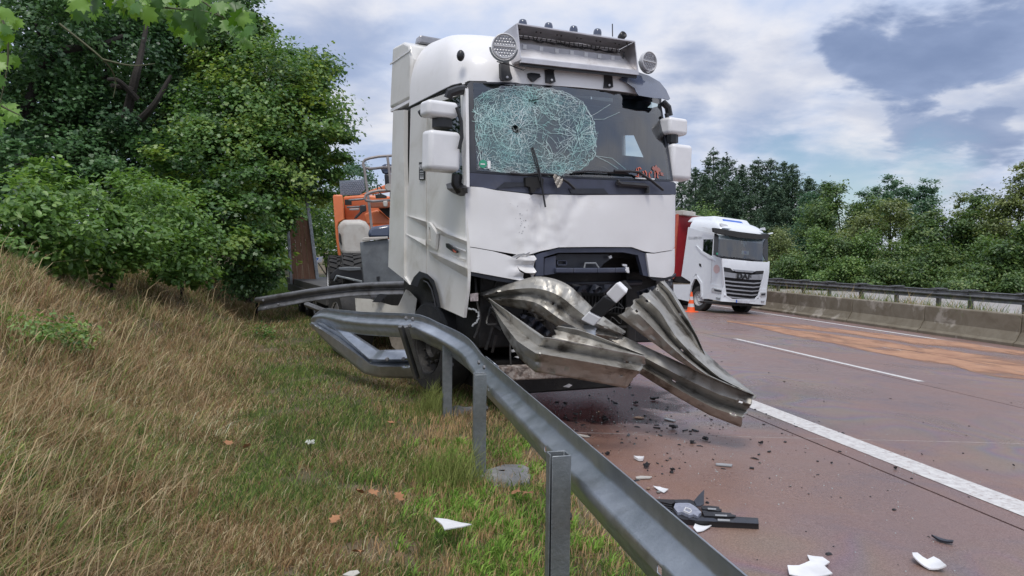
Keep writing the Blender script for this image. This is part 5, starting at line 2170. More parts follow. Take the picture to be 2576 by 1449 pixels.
# wiring along the top of the inside
rw = random.Random(3)
mb = MB()
for k in range(3):
    pts = [tlb * (1 - t) + trb * t + V(0, -.10 - .03 * k, -.055 - .012 * k + rw.uniform(-.012, .012)) for t in [.06 + .0367 * i_ for i_ in range(25)]]
    mb.tube(catmull(pts, 2), .006, 5)
for k in range(24):
    t = .04 + .92 * k / 24
    a = tlb * (1 - t) + trb * t + V(0, -.14, -.03)
    mb.tube([a, a + V(rw.uniform(-.02, .02), 0, -rw.uniform(.02, .05))], .006, 4)
mb.tube([trb + V(-.03, -.16, -.06), trb + V(-.035, -.14, -.16), brb + V(-.03, -.16, .10)], .010, 5)
mb.build('wiring', black_plastic, box)
mb = MB()
for k in range(6):
    t = .05 + k * .17
    c = tl * (1 - t) + tr_ * t
    for dx in (-.02, .03):
        mb.sphere(c + V(dx, .12, -.012), (.010, .010, .006), 6, 4)
mb.build('lid_bolts', black_plastic, box)['kind'] = 'stuff'
# led strip
LV = .52


def on_sheet(u, v, off):
    p = (tlb * (1 - u) + trb * u) * (1 - v) + ((bl * (1 - u) + br_ * u) + V(0, .05, .035)) * v
    return p + V(0, -.035 - off, 0)


s0, s1 = on_sheet(.02, LV, 0), on_sheet(.93, LV, 0)
mb = MB()
mb.bar(s0, s1, .006, .062)
strip_ = mb.build('led_strip', mat('led_tape', (.40, .40, .43), .4), box, smooth=0)
for x, y in ((1185, 377), (1305, 388), (1421, 402), (1535, 416), (1645, 431), (1752, 445), (1860, 458)):
    c = on_sheet(.02 + .91 * (x - 1115) / 815, LV, .006)
    MB().box(c, (.045, .012, .045)).build('led', lens_ring, strip_, smooth=0, bevel=.004)
# marker lamps on top of the box
for px, py in ((1315, 58), (1380, 66), (1443, 74), (1503, 81)):
    c = yat(px, py, .20)
    MB().lathe([(.044, -.03), (.044, 0), (.036, .025), (.028, .032), (0, .034)], 14, Matrix.Translation(c)).build('marker_lamp', smoke_plastic, truck, smooth=40)
c = yat(1564, 92, .2)
MB().lathe([(.0, -.04), (.034, -.03), (.04, 0), (.040, .04), (.032, .045), (0, .03)], 14, Matrix.Translation(c) @ Matrix.Rotation(math.pi / 2 - .4, 4, 'X')).build('hanging_lamp', black_plastic, truck, smooth=40)
MB().tube([yat(1566, 98, .2), yat(1575, 104, .18), yat(1580, 118, .12)], .004, 5).build('lamp_wire', black_plastic, truck)
MB().tube([yat(1541, 92, .35), yat(1540.5, 60, .35)], .006, 5).build('antenna', black_plastic, truck)
# smoked visor remains
VIS = [(1554, 184), (1568, 178), (1605, 181), (1632, 190), (1660, 206), (1676, 226), (1686, 248), (1682, 252), (1668, 248), (1648, 247), (1607, 240), (1601, 232), (1597, 222), (1575, 207), (1558, 200), (1566, 193)]
fpanel('sun_visor', VIS, smoke_plastic, .10, .012, 8, fn=lambda x, y: Fs(x, y, .03 + .14 * max(0, (y - 180) / 70)))

# ================================================================== low loader behind the cab
O_ = D(905, 710, 12)
O_.z = 0
LF = Frame(O_, math.radians(23.5), 0)
low = empty('low_loader', O_, 'dark low loader trailer behind the cab with an upright wooden ramp', 'trailer', m=LF.m)
mb = MB()
mb.box((1.28, 5.0, .80), (2.5, 10.5, .16))
mb.box((1.28, 5.0, .55), (1.2, 10.2, .35))
mb.box((.05, 6.5, .62), (.10, 6.5, .20))
mb.build('deck', mat('deck_steel', (.07, .07, .072), .6, .2, (.11, .105, .10), 5, dirt=(.2, .19, .18), dscale=3, dlo=.55, dhi=.8), low, smooth=0, bevel=.01)
for y in (5.6, 6.9, 8.2):
    wheel(low, (.3, y, .42), 0, .42, .34)
# upright wooden ramp: planks in a steel frame
rA = [(726, 548), (774, 556)]
rB = [(735, 713), (795, 707)]
dR = 20.0
for k in range(4):
    t0, t1 = k / 4 + .004, (k + 1) / 4 - .004
    q = [(rA[0][0] + (rA[1][0] - rA[0][0]) * t, rA[0][1] + (rA[1][1] - rA[0][1]) * t - 8) for t in (t0, t1)]
    w = [(rB[0][0] + (rB[1][0] - rB[0][0]) * t, rB[0][1] + (rB[1][1] - rB[0][1]) * t) for t in (t0, t1)]
    pr = [LF.at(*q[0], dR), LF.at(*q[1], dR), LF.at(*w[1], dR), LF.at(*w[0], dR)]
    back = LF.loc(LF.O + ray(760, 630)) * (.06 + .01 * (k % 2))
    off_ = LF.loc(LF.O + ray(760, 630)) * (.008 * ((k * 7) % 3))
    MB().hexa([p + off_ for p in pr], [p + back for p in pr]).build('plank', wood, low, smooth=0, bevel=.008)
for a, c, w_ in (((772, 500), (799, 708), .09), ((724, 560), (733, 716), .07)):
    MB().bar(LF.at(*a, dR - .02), LF.at(*c, dR - .02), w_, .10).build('ramp_side', galv_post, low, smooth=0, bevel=.01)
for y0 in (600, 665):
    t = (y0 - 548) / 160
    MB().bar(LF.at(727 + 8 * t, y0, dR + .12), LF.at(775 + 20 * t, y0 - 3, dR + .12), .06, .06).build('ramp_rung', galv_old, low, smooth=0)


def lprism(name, pts, d, th, m, parent, dd=None, bevel=.01, smooth=20):
    """outline at picture depth d (or one depth per corner) pushed th metres away from us"""
    c = (sum(p[0] for p in pts) / len(pts), sum(p[1] for p in pts) / len(pts))
    ps = [LF.at(x, y, (dd[i] if dd else d)) for i, (x, y) in enumerate(pts)]
    v = LF.loc(LF.O + ray(*c)).normalized() * th
    return MB().prism(ps, v).build(name, m, parent, smooth=smooth, bevel=bevel)


# bogie cover and lamp
lprism('bogie_frame', [(829, 702), (832, 690), (850, 674), (908, 673), (918, 700), (915, 712), (905, 712), (846, 690), (838, 704)], 13.0, .7, black_plastic, low)
lprism('side_rail', [(838, 707), (846, 691), (912, 706), (911, 712), (848, 697), (841, 709)], 12.95, .04, galv_post, low)
lprism('cover_plate', [(852, 673), (880, 671), (906, 672), (908, 680), (878, 682), (852, 679)], 12.9, .05, steel_box, low)
lm = lprism('tail_lamp', [(915, 687), (935, 684), (936, 708), (916, 711)], 11.9, .12, black_plastic, low)
lprism('lamp_glass', [(917.5, 690), (924, 689), (924, 698), (918, 699)], 11.88, .03, lens_clear, lm)
lprism('lamp_glass', [(918, 701), (924, 700), (924, 706), (918.5, 707)], 11.88, .03, white_print, lm)
bx = lprism('toolbox', [(905, 609), (976, 600), (1030, 702), (1032, 712), (914, 712)], 11.7, .8, steel_box, low, bevel=.015)
lprism('toolbox_lid', [(911, 601), (917, 597), (976, 595), (976, 601), (912, 606)], 11.65, .85, tank_grey, low)
lprism('bracket', [(947, 696), (955, 695), (954, 703), (951, 708), (947, 703)], 11.68, .03, black_plastic, low, bevel=0)
for x0_, x1_ in ((770, 835), (840, 905)):
    MB().tube([LF.at(x0_, 765, 13.2), LF.at(x1_, 790, 12.8)], .05, 6).build('under_strut', galv_old, low)
MB().box((.6, 1.5, .42), (1.0, 2.4, .4)).build('under_box', grime_shade, low, smooth=0)

# ------------------------------------------------------------------ orange boom lift on the low loader
lift = empty('boom_lift', LF.O + LF.m.to_3x3() @ V(1.1, 2.5, .88), 'orange boom lift with grey basket rails and dirty white tank loaded behind the cab', 'boom lift', m=LF.m)


def z5b(x, y):
    return 798.6 + .15432 * x, 370.6 + .15432 * y


def lp(name, pts, d, th, m, bevel=.02, smooth=25):
    return lprism(name, [z5b(*p) for p in pts], d, th, m, lift, bevel=bevel, smooth=smooth)


lp('counterweight', [(250, 785), (268, 775), (395, 772), (410, 790), (445, 1180), (350, 1230), (330, 1300), (390, 1800), (340, 1800), (300, 1480)], 15.2, .75, orange, .04)
lp('turret', [(420, 800), (760, 775), (1200, 800), (1200, 1500), (470, 1500), (440, 1150)], 15.9, .8, orange, .04)
lp('boom', [(680, 778), (1190, 575), (1500, 470), (1500, 700), (1190, 730), (860, 775)], 15.0, .35, orange, .02)
lp('lower_boom', [(850, 890), (1200, 880), (1200, 985), (860, 985)], 14.6, .3, mat('dark_orange', (.30, .10, .05), .5), .02)
lp('hydraulic_cylinder', [(500, 845), (760, 825), (760, 860), (505, 882)], 14.7, .12, galv_old, .02)
lp('hydraulic_cylinder', [(470, 965), (690, 950), (690, 990), (475, 990)], 14.7, .12, galv_old, .02)
lp('link_plate', [(515, 1000), (680, 990), (680, 1025), (520, 1028)], 14.65, .10, tube_steel, .01)
lp('hose_bundle', [(690, 945), (790, 935), (800, 1040), (740, 1060), (640, 1160), (590, 1170), (620, 1120), (690, 1050)], 14.5, .10, black_plastic, .02)
lp('valve_block', [(440, 850), (500, 850), (560, 880), (560, 940), (450, 945)], 14.9, .2, black_matt, .01)
lp('engine_cover', [(760, 1080), (980, 1010), (1060, 1070), (1180, 1180), (1190, 1260), (780, 1260)], 15.0, .6, orange, .03)
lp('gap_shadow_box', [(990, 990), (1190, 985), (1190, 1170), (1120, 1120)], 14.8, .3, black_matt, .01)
tk = lprism('tank', [(850, 570), (854, 558), (866, 553), (905, 552), (920, 557), (930, 570), (932, 610), (924, 636), (912, 644), (870, 645), (856, 636), (852, 606)], 14.2, .8, tank_grey, lift, bevel=.12, smooth=60)
tk.modifiers['bevel'].segments = 4
lprism('tank_slot', [(852, 585), (857, 590), (860, 612), (858, 617), (853, 607)], 14.17, .06, black_matt, lift, bevel=0)
lp('manifold', [(940, 770), (1040, 755), (1130, 790), (1130, 830), (950, 835)], 14.3, .15, grime_shade, .01)
tp = lp('tread_plate', [(355, 548), (760, 520), (775, 700), (690, 770), (375, 786)], 15.6, .03, tread, .004)
rib = None
for i_ in range(12):
    for j_ in range(7):
        x, y = 385 + i_ * 32 + (j_ % 2) * 14, 575 + j_ * 29 - i_ * 2
        if x > 755 or (y > 760 - (x - 690) * .9 and x > 690):
            continue
        c = LF.at(*z5b(x, y), 15.57)
        if rib is None:
            rib = MB().box((0, 0, 0), (.030, .012, .010)).build('tread_rib', mat('tread_rib', (.42, .45, .5), .35, .6), tp, smooth=0)
            o = rib
        else:
            o = rib.copy()
            COL.objects.link(o)
            o.parent = tp
        o.location = c
        o.rotation_euler = (0, (.8 if (i_ + j_) % 2 else -.8), 0)
# basket
def bt(pts, r=.024):
    return MB().tube([LF.at(*z5b(x, y), d) for x, y, d in pts], r, 8).build('basket_rail', tube_steel, lift, smooth=50)


bt([(1500, 125, 13.2), (1180, 138, 13.1), (1000, 150, 13.0), (860, 175, 13.0), (775, 205, 13.0), (748, 240, 13.0), (745, 285, 13.0), (756, 330, 13.0)])
bt([(756, 280, 13.0), (775, 430, 13.0), (815, 720, 13.0), (850, 1000, 13.0), (882, 1300, 13.0), (890, 1440, 13.0)])
bt([(780, 335, 13.0), (840, 348, 13.05), (930, 345, 13.1), (1050, 330, 13.15), (1300, 325, 13.2)])
bt([(1142, 155, 12.9), (1172, 400, 12.9), (1200, 690, 12.9)])
bt([(1500, 700, 12.9), (1180, 702, 12.9), (1000, 707, 12.85), (870, 735, 12.85), (790, 775, 12.85), (768, 830, 12.85), (790, 868, 12.85), (900, 880, 12.9), (1060, 870, 12.95), (1300, 855, 13)])
lp('control_box', [(1025, 335), (1060, 290), (1100, 270), (1220, 275), (1220, 420), (1100, 445), (1060, 420)], 13.3, .25, smoke_plastic, .03)
lp('control_post', [(1088, 440), (1180, 430), (1200, 640), (1105, 640)], 13.3, .15, black_plastic, .02)
lp('hinge_lug', [(1065, 880), (1140, 870), (1145, 960), (1110, 975), (1075, 960)], 12.9, .08, tank_grey, .015)
MB().tube([LF.at(*z5b(x, y), 13.4) for x, y in ((1050, 780), (980, 690), (975, 620), (1000, 610), (1060, 690))], .012, 5).build('loose_cable', black_plastic, lift)
MB().lathe([(.0, 0), (.06, 0), (.06, .05), (0, .05)], 12, Matrix.Translation(LF.at(*z5b(1150, 650), 12.9)) @ Matrix.Rotation(math.pi / 2, 4, 'X')).build('pivot_pin', tank_grey, lift)
lp('dark_cover', [(828, 1400), (850, 1320), (920, 1290), (1200, 1255), (1200, 1480), (830, 1480)], 12.6, .4, smoke_plastic, .05)
for px_, py_, d_, w_ in ((845, 696, 14.6, .30), (885, 692, 14.2, .40)):
    wl = wheel(lift, LF.at(px_, py_, d_), -.1, .40, w_)
    tb_ = MB()
    for k in range(22):
        for s_ in (-1, 1):
            a = 2 * math.pi * (k + (.5 if s_ > 0 else 0)) / 22
            tb_.box(V(s_ * w_ * .22, math.cos(a) * .405, math.sin(a) * .405), (w_ * .46, .035, .075), Matrix.Rotation(a, 3, 'X') @ Matrix.Rotation(s_ * .35, 3, 'Y'))
    tb_.build('tread_blocks', rubber, wl, smooth=0)['kind'] = 'stuff'

# small blue sign lying behind the trailer
sg = empty('blue_sign', D(800, 660, 24), 'small blue and white road sign leaning in the grass behind the ramp', 'sign')
so_ = sg.location.copy()
q = [D(788, 648, 24), D(813, 645, 24.2), D(809, 659, 24.2), D(790, 662, 24)]
n_ = ray(800, 652) * .03
MB().hexa([p - so_ for p in q], [p + n_ - so_ for p in q]).build('sign_plate', white_plastic, sg, smooth=0)
q2 = [D(788, 650, 23.97), D(806, 648, 24.15), D(804, 658, 24.15), D(789, 660, 23.97)]
MB().hexa([p - so_ for p in q2], [p + n_ * .5 - so_ for p in q2]).build('blue_face', blue_sign, sg, smooth=0)
MB().tube([D(797, 658, 24.1) - so_, D(797, 690, 24.1) - so_], .03, 6).build('sign_post', galv_post, sg)

# ================================================================== passing lorry
DD = 28.5
_ang = math.radians(27.3)
_A = R0 * (.2844 * DD) + V(math.sin(CA), math.cos(CA), 0) * DD
_u = R0 * math.cos(_ang) + V(math.sin(CA), math.cos(CA), 0) * math.sin(_ang)
_o = _A + _u * 1.25
_o.z = road_z(_o.x) - .02
DF = Frame(_o, _ang, math.radians(4.2))
daf = empty('passing_truck', _o, 'white lorry with a chrome slatted grille passing in the far lane', 'lorry', m=DF.m)


def z6(x, y):
    return 1661.1 + .22044 * x, 498.3 + .22044 * y


def dfr(x, z):
    b = -.16 * (1 - min(1, abs(x) / 1.25) ** 2.4)
    return b + (0 if z < 2.0 else .26 * ((z - 2.0) / .9) ** 1.1)


def Df(x, y, off=0.0):
    px, py = z6(x, y)
    yy = 0.0
    for _ in range(8):
        p = DF.hit(px, py, 1, yy)
        yy = dfr(max(-1.3, min(1.3, p.x)), p.z) - off
    p.y = yy
    return p


def Ds(x, y, off=0.0):
    return DF.hit(*z6(x, y), 0, -1.25 - off)


def dpan(name, outl, m, off=0.0, thick=.04, step=60, holes=(), parent=None):
    return sheet(MB(), outl, lambda x, y: Df(x, y, off), step, V(0, thick, 0) if thick else None, holes).build(name, m, parent or daf, smooth=40)


def dside(name, outl, m, off=0.0, thick=.04, step=120, holes=(), parent=None):
    return sheet(MB(), outl, lambda x, y: Ds(x, y, off), step, V(thick, 0, 0) if thick else None, holes).build(name, m, parent or daf, smooth=30)


WD = [(493, 422), (606, 428), (590, 655), (575, 660), (480, 605)]
dside('cab_side', [(318, 330), (480, 380), (632, 402), (612, 655), (703, 690), (716, 1002), (575, 975), (562, 1064), (478, 1108), (470, 960), (405, 862), (345, 955), (240, 890)], daf_white, .0, .06, holes=[WD])
dside('side_window', WD, glass_side, -.02, None)
dside('door_seam', [(588, 665), (592, 665), (584, 900), (579, 975), (574, 975), (581, 890)], grey_print, .004, .01)
dside('side_fold', [(400, 538), (412, 540), (480, 610), (575, 662), (625, 715), (560, 690), (465, 625)], daf_white, .03, .03)
dside('door_handle', [(440, 745), (462, 750), (468, 790), (444, 775)], black_plastic, .01, .02)
dside('round_print', [(642 + 36 * math.cos(a), 810 + 50 * math.sin(a)) for a in [k * math.pi / 8 for k in range(16)]], faint_pink, .004, None)
dside('side_skirt', [(150, 985), (330, 985), (352, 1010), (325, 1180), (200, 1150), (150, 1100)], daf_white, .0, .05)
dside('chassis_gap', [(120, 890), (240, 895), (330, 965), (240, 965), (130, 940)], black_matt, -.1, .2)
dside('wheel_arch', [(345, 955), (400, 880), (420, 884), (470, 960), (478, 1130), (462, 1130), (455, 985), (415, 920), (385, 925), (350, 1010), (335, 1100), (328, 1090)], daf_white, .03, .08)
dside('arch_inner', [(350, 1010), (385, 925), (415, 920), (455, 985), (462, 1180), (345, 1180)], black_matt, -.25, .05)
dside('step', [(478, 1110), (560, 1060), (548, 1150), (480, 1150)], daf_white, .02, .1)
dside('front_corner', [(560, 1065), (575, 975), (716, 1002), (732, 1110), (700, 1178), (545, 1150)], daf_white, .015, .08)
dpan('bonnet', [(705, 688), (860, 703), (1050, 722), (1222, 730), (1247, 722), (1243, 850), (1215, 1040), (1150, 1040), (1197, 828), (1090, 832), (1050, 850), (830, 830), (800, 800), (716, 786), (735, 1010), (716, 1002)], daf_white, .02)
dpan('bumper', [(722, 1012), (735, 1012), (750, 1120), (820, 1160), (1080, 1165), (1130, 1110), (1145, 1035), (1216, 1042), (1214, 1130), (1200, 1218), (1100, 1212), (860, 1190), (690, 1178)], daf_white, .05)
dpan('lower_lip', [(500, 1180), (700, 1180), (1100, 1214), (1190, 1220), (1150, 1240), (800, 1228), (520, 1200)], black_matt, -.05, .3)
gp_ = dpan('grille_back', [(716, 788), (800, 800), (830, 832), (1050, 852), (1090, 834), (1196, 828), (1150, 1040), (1130, 1110), (1080, 1165), (820, 1160), (750, 1120), (735, 1010)], black_matt, -.03, .05)
dpan('grille_top', [(725, 838), (860, 860), (1055, 875), (1185, 868), (1172, 935), (1000, 930), (860, 915), (728, 900)], daf_grille, .05, .05)
dpan('grille_vent', [(718, 790), (800, 800), (828, 832), (800, 845), (722, 835)], black_plastic, .03, .03)
dpan('grille_vent', [(1090, 835), (1190, 830), (1182, 866), (1150, 872), (1080, 862)], black_plastic, .03, .03)
dpan('grille_band', [(830, 812), (1050, 830), (1088, 836), (1050, 852), (860, 838)], daf_grille, .04, .03)
for k in range(5):
    y0 = 935 + k * 45
    xl, xr = 733 + k * 6, 1163 - k * 10
    dpan('grille_slat', [(xl, y0), (xl + 90, y0 + 12), (xr - 90, y0 + 32), (xr, y0 + 24), (xr - 2, y0 + 36), (xr - 90, y0 + 47), (xl + 88, y0 + 28), (xl, y0 + 17)], daf_grille, .05, .05)
dpan('grille_rim', [(712, 785), (722, 788), (742, 1010), (758, 1115), (825, 1152), (1075, 1158), (1122, 1106), (1190, 828), (1202, 826), (1136, 1114), (1082, 1172), (818, 1168), (744, 1124), (730, 1012)], daf_white, .06, .05)
pc = Df(957, 897, .065)
DR = Matrix(((1, 0, 0), (0, 0, -1), (0, 1, 0))).to_4x4()
t_ = text_mesh('DAF', .27, .012, black_plastic, daf, 'brand_letters', Matrix.Translation(pc) @ DR @ Matrix.Diagonal((1.45, 1, 1, 1)), bold=.008)
dpan('number_plate', [(865, 1160), (1025, 1170), (1025, 1202), (866, 1194)], mat('blank_plate', (.62, .63, .68), .5), .09, .015)
dpan('plate_band', [(866, 1160), (877, 1161), (877, 1195), (867, 1194)], blue_sign, .098, .01)
for pts in ([(585, 1030), (600, 1022), (715, 1050), (705, 1085), (660, 1085), (580, 1065)],):
    lo_ = dside('headlight', pts, lens_clear, .04, .03)
    dside('headlight_core', [(612, 1038), (695, 1056), (692, 1072), (620, 1060)], dark_plastic, .05, .01, parent=lo_)
lo_ = dpan('headlight', [(1142, 1075), (1208, 1075), (1206, 1120), (1150, 1128), (1138, 1105)], lens_clear, .07, .03)
dpan('headlight_core', [(1152, 1090), (1200, 1086), (1198, 1108), (1156, 1112)], dark_plastic, .08, .01, parent=lo_)
dside('fog_lamp', [(630, 1130), (695, 1140), (700, 1152), (640, 1148)], grey_print, .04, .02)
dpan('fog_lamp', [(1150, 1172), (1190, 1172), (1188, 1188), (1155, 1188)], grey_print, .07, .02)
# glass and what is behind it
WG = [(640, 415), (900, 452), (1225, 470), (1228, 720), (1080, 702), (860, 680), (640, 655)]
dpan('windscreen', WG, glass_far, .0, None)
dpan('screen_pillar', [(622, 402), (642, 408), (668, 430), (660, 640), (640, 658), (610, 650)], black_plastic, .01, .03)
dpan('screen_pillar', [(1200, 470), (1228, 470), (1230, 722), (1205, 715), (1172, 640), (1178, 520)], black_plastic, .01, .03)
mb = MB()
mb.box((0, 2.0, 2.4), (2.4, .05, 1.9))
mb.box((0, 1.1, 1.55), (2.35, 2.0, .05))
mb.box((0, 1.1, 3.3), (2.3, 1.5, .05))
mb.box((1.2, 1.3, 2.4), (.05, 1.6, 1.9))
mb.box((0, .30, 1.72), (2.2, .45, .25))
mb.build('cab_lining', cab_trim, daf, smooth=0)
for sx in (-.6, .62):
    MB().box((sx, 1.2, 1.75), (.5, .5, .2)).box((sx, 1.45, 2.2), (.48, .16, .8)).build('seat', seat_mat, daf, smooth=0, bevel=.04)
dpan('dash_card', [(928, 598), (1012, 604), (1010, 648), (926, 640)], white_print, -.03, None)
dpan('card_print', [(955, 606), (985, 608), (984, 638), (956, 636)], blue_sign, -.027, None)
for pts in ([(920, 470), (940, 470), (938, 525), (922, 525)], [(946, 500), (962, 500), (966, 555), (950, 555)], [(966, 470), (982, 472), (986, 530), (970, 530)]):
    dpan('hanging_pennant', pts, tank_grey, -.05, .01)
for pts in ([(640, 662), (760, 668), (905, 690), (900, 698), (760, 680), (650, 672)], [(880, 690), (1000, 690), (1150, 715), (1140, 722), (1000, 702), (890, 700)]):
    dpan('wiper', pts, black_plastic, .03, .02)
dpan('round_green_sticker', [(648 + 9 * math.cos(a), 634 + 12 * math.sin(a)) for a in [k * math.pi / 6 for k in range(12)]], green_sticker, .03, None)


def dring(t, n=20):
    w = 1.25 - .02 * t - .26 * t ** 3.2
    fy = .34 + .10 * t + .62 * t ** 2.6
    z = ZT + .62 * (1 - (1 - t) ** 1.3)
    yb = 2.25
    pts = [(-w, yb + (fy + .6 - yb) * k / 4) for k in range(4)]
    for k in range(n + 1):
        ph = -math.pi / 2 + math.pi * k / n
        s, c = math.sin(ph), math.cos(ph)
        x = w * math.copysign(abs(s) ** .36, s)
        pts.append((x, fy + (1 - max(c, 0) ** .36) * .34 - .15 * (1 - (abs(x) / w) ** 2.4)))
    pts += [(w, fy + .6 + (yb - fy - .6) * (k + 1) / 4) for k in range(4)]
    return [V(x, y, z + .06 * t * y) for x, y in pts]


ZT = Df(930, 455).z
ZT = min(max(ZT, 2.6), 3.4)
mb = MB()
rr_ = [dring(t) for t in (-.0, .1, .25, .4, .55, .7, .82, .92, 1)]
mb.grid([[p + V(0, 0, -.12) for p in rr_[0]]] + rr_)
tp_ = rr_[-1]
mb.grid([tp_, [V(p.x * .4, 1.5 + (p.y - 1.5) * .4, p.z + .03) for p in tp_], [V(p.x * .05, 1.5, p.z + .03) for p in tp_]])
mb.build('roof', daf_white, daf, smooth=45)
mb = MB()
zt_ = ZT + .62
mb.box((0, 1.9, zt_ + .13), (2.1, 1.6, .22), taper=.85)
mb.build('roof_spoiler', daf_white, daf, smooth=0, bevel=.06)
mb = MB()
mb.hexa([V(-.45, .86, zt_ - .06), V(.55, .86, zt_ - .06), V(.5, 1.15, zt_ + .15), V(-.5, 1.15, zt_ + .15)], [V(-.45, .90, zt_ - .08), V(.55, .90, zt_ - .08), V(.5, 1.19, zt_ + .13), V(-.5, 1.19, zt_ + .13)])
mb.build('roof_hatch', blue_sign, daf, smooth=0)
dpan('sun_visor', [(608, 340), (640, 342), (900, 385), (1130, 412), (1238, 408), (1244, 440), (1225, 468), (1100, 470), (880, 448), (660, 405), (612, 385)], black_matt, .16, .10)
for pts in ([(680, 290), (700, 288), (760, 303), (786, 335), (720, 330), (690, 318)], [(1138, 362), (1150, 340), (1195, 335), (1203, 368)]):
    lo_ = dpan('roof_lamp', pts, lens_clear, -.13, .03)
dside('camera_arm', [(478, 328), (550, 345), (600, 350), (598, 366), (560, 362), (480, 336)], daf_white, .15, .05)
dpan('camera_arm', [(1236, 402), (1285, 392), (1288, 404), (1240, 414)], daf_white, .1, .05)
wheel(daf, (-1.08, 1.35, .50), 0, .50, .32)
wheel(daf, (1.08, 1.35, .50), math.pi, .50, .32)
wheel(daf, (-1.0, 5.1, .50), 0, .50, .5)
wheel(daf, (1.0, 5.1, .50), math.pi, .5, .5)
MB().box((0, 1.2, .75), (2.1, 2.2, .5)).box((0, 4, .7), (.9, 6, .3)).build('chassis', black_matt, daf, smooth=0)

# the driver behind the wheel
drv = empty('person', DF.m @ V(.62, .95, 1.85), 'driver in dark clothes sitting behind the windscreen of the passing lorry', 'person', m=DF.m @ Matrix.Translation(V(.62, 1.05, 1.88)))
sk = bpy.data.meshes.new('body')
J = [((0, .05, 0), .15), ((0, .08, .28), .15), ((0, .06, .48), .14), ((0, .03, .60), .06), ((0, .01, .68), .085), ((0, .0, .78), .09),
     ((-.20, .05, .50), .065), ((-.27, -.12, .30), .05), ((-.17, -.40, .34), .035), ((.20, .05, .50), .065), ((.27, -.12, .30), .05), ((.17, -.40, .34), .035),
     ((-.12, -.25, .02), .09), ((-.13, -.50, -.05), .07), ((.12, -.25, .02), .09), ((.13, -.50, -.05), .07)]
sk.from_pydata([j[0] for j in J], [(0, 1), (1, 2), (2, 3), (3, 4), (4, 5), (2, 6), (6, 7), (7, 8), (2, 9), (9, 10), (10, 11), (0, 12), (12, 13), (0, 14), (14, 15)], [])
sk.materials.append(seat_mat)
po_ = bpy.data.objects.new('body', sk)
COL.objects.link(po_)
po_.parent = drv
po_.modifiers.new('skin', 'SKIN')
for v_, j in zip(sk.skin_vertices[0].data if sk.skin_vertices else [], J):
    v_.radius = (j[1], j[1])
po_.modifiers.new('smooth', 'SUBSURF').render_levels = 2
skin_m = mat('skin', (.48, .27, .20), .55)
MB().sphere((0, -.035, .755), (.078, .085, .105), 12, 9).box((0, -.12, .745), (.022, .03, .04)).build('face', skin_m, drv, smooth=50)
for sx in (-1, 1):
    mb = MB().sphere((sx * .17, -.43, .345), (.035, .05, .025), 8, 6)
    for f_ in range(5):
        mb.tube([V(sx * .17 - .028 + .014 * f_, -.46, .35), V(sx * .17 - .030 + .015 * f_, -.495 + .006 * abs(f_ - 2), .345), V(sx * .17 - .028 + .014 * f_, -.505 + .006 * abs(f_ - 2), .325)], .008, 5)
    mb.build('hand', skin_m, drv, smooth=50)

# its red curtain trailer
tr_m = DF.m @ Matrix.Translation(V(0, 3.05, 0)) @ Matrix.Rotation(math.radians(3), 4, 'Z')
ct = empty('red_trailer', (0, 0, 0), 'red curtain sided semitrailer behind the passing lorry', 'trailer', m=tr_m)
MB().box((0, 6.8, 2.62), (2.52, 13.5, 2.70)).build('curtain_body', red_tarp, ct, smooth=0, bevel=.02)
for y in (.05, 13.55):
    for sx in (-1.265, 1.265):
        MB().box((sx, y, 2.6), (.06, .10, 2.74)).build('corner_post', red_print, ct, smooth=0)
MB().box((-.9, -.02, 4.02), (.72, .5, .20)).box((0, 6.8, 4.0), (2.5, 13.5, .06)).build('roof_cover', tank_grey, ct, smooth=0, bevel=.03)
MB().box((0, 6.8, 1.18), (2.4, 13.4, .14)).build('bed_frame', black_matt, ct, smooth=0)
for y in (9, 10.3, 11.6):
    for sx, rz in ((-1.05, 0), (1.05, math.pi)):
        wheel(ct, (sx, y, .5), rz, .5, .38)
for k in range(8):
    MB().box((-1.275, .5 + k * .35, 1.12), (.02, .05, .16)).build('curtain_buckle', lens_ring, ct, smooth=0)
MB().box((-1.27, .35, 3.7), (.02, .3, .05)).box((-1.27, .35, 1.5), (.02, .25, .05)).build('marker_strip', mat('amber_strip', (.75, .38, .03), .5), ct, smooth=0)

# ------------------------------------------------------------------ traffic cone
cp = on_road(1738, 785)
cone = empty('traffic_cone', cp, 'orange and white traffic cone standing beside the passing lorry', 'traffic cone')
H = .78
cone.scale = (1, 1, 1)
cone.rotation_euler = (0, math.radians(1), .3)


def cr_(z):
    return .165 - .135 * (z / H)


for z0, z1, m_, nm in ((.03, .20, cone_orange, 'body'), (.20, .33, cone_white, 'band'), (.33, .47, cone_orange, 'body'), (.47, .60, cone_white, 'band'), (.60, H, cone_orange, 'tip')):
    MB().lathe([(cr_(z0), z0), (cr_(z1), z1)], 20, cap=(z1 == H)).build(nm, m_, cone, smooth=40)
MB().box((0, 0, .018), (.42, .42, .036), taper=.92).build('foot', cone_orange, cone, smooth=0, bevel=.01)

# ================================================================== debris on the road
def z8(x, y):
    return 1405.6 + .4544 * x, 958.3 + .4544 * y


def shard(name, label, pts, m, th=.006, curl=0.0, group=None, cat='shard', fn=None, lift_=.006):
    q = [fn(*p) if fn else z8(*p) for p in pts]
    xs = [p[0] for p in q]
    xc, hw = (min(xs) + max(xs)) / 2, max(1, (max(xs) - min(xs)) / 2)

    def f(x, y):
        u = (x - xc) / hw
        p = on_road(x, y, lift_)
        p.z += curl * u * u
        return p
    step = max(3, (max(xs) - min(xs)) / 8)
    o = sheet(MB(), q, f, step, V(0, 0, th)).build(name, m, smooth=25)
    return tag(o, label, cat, group)


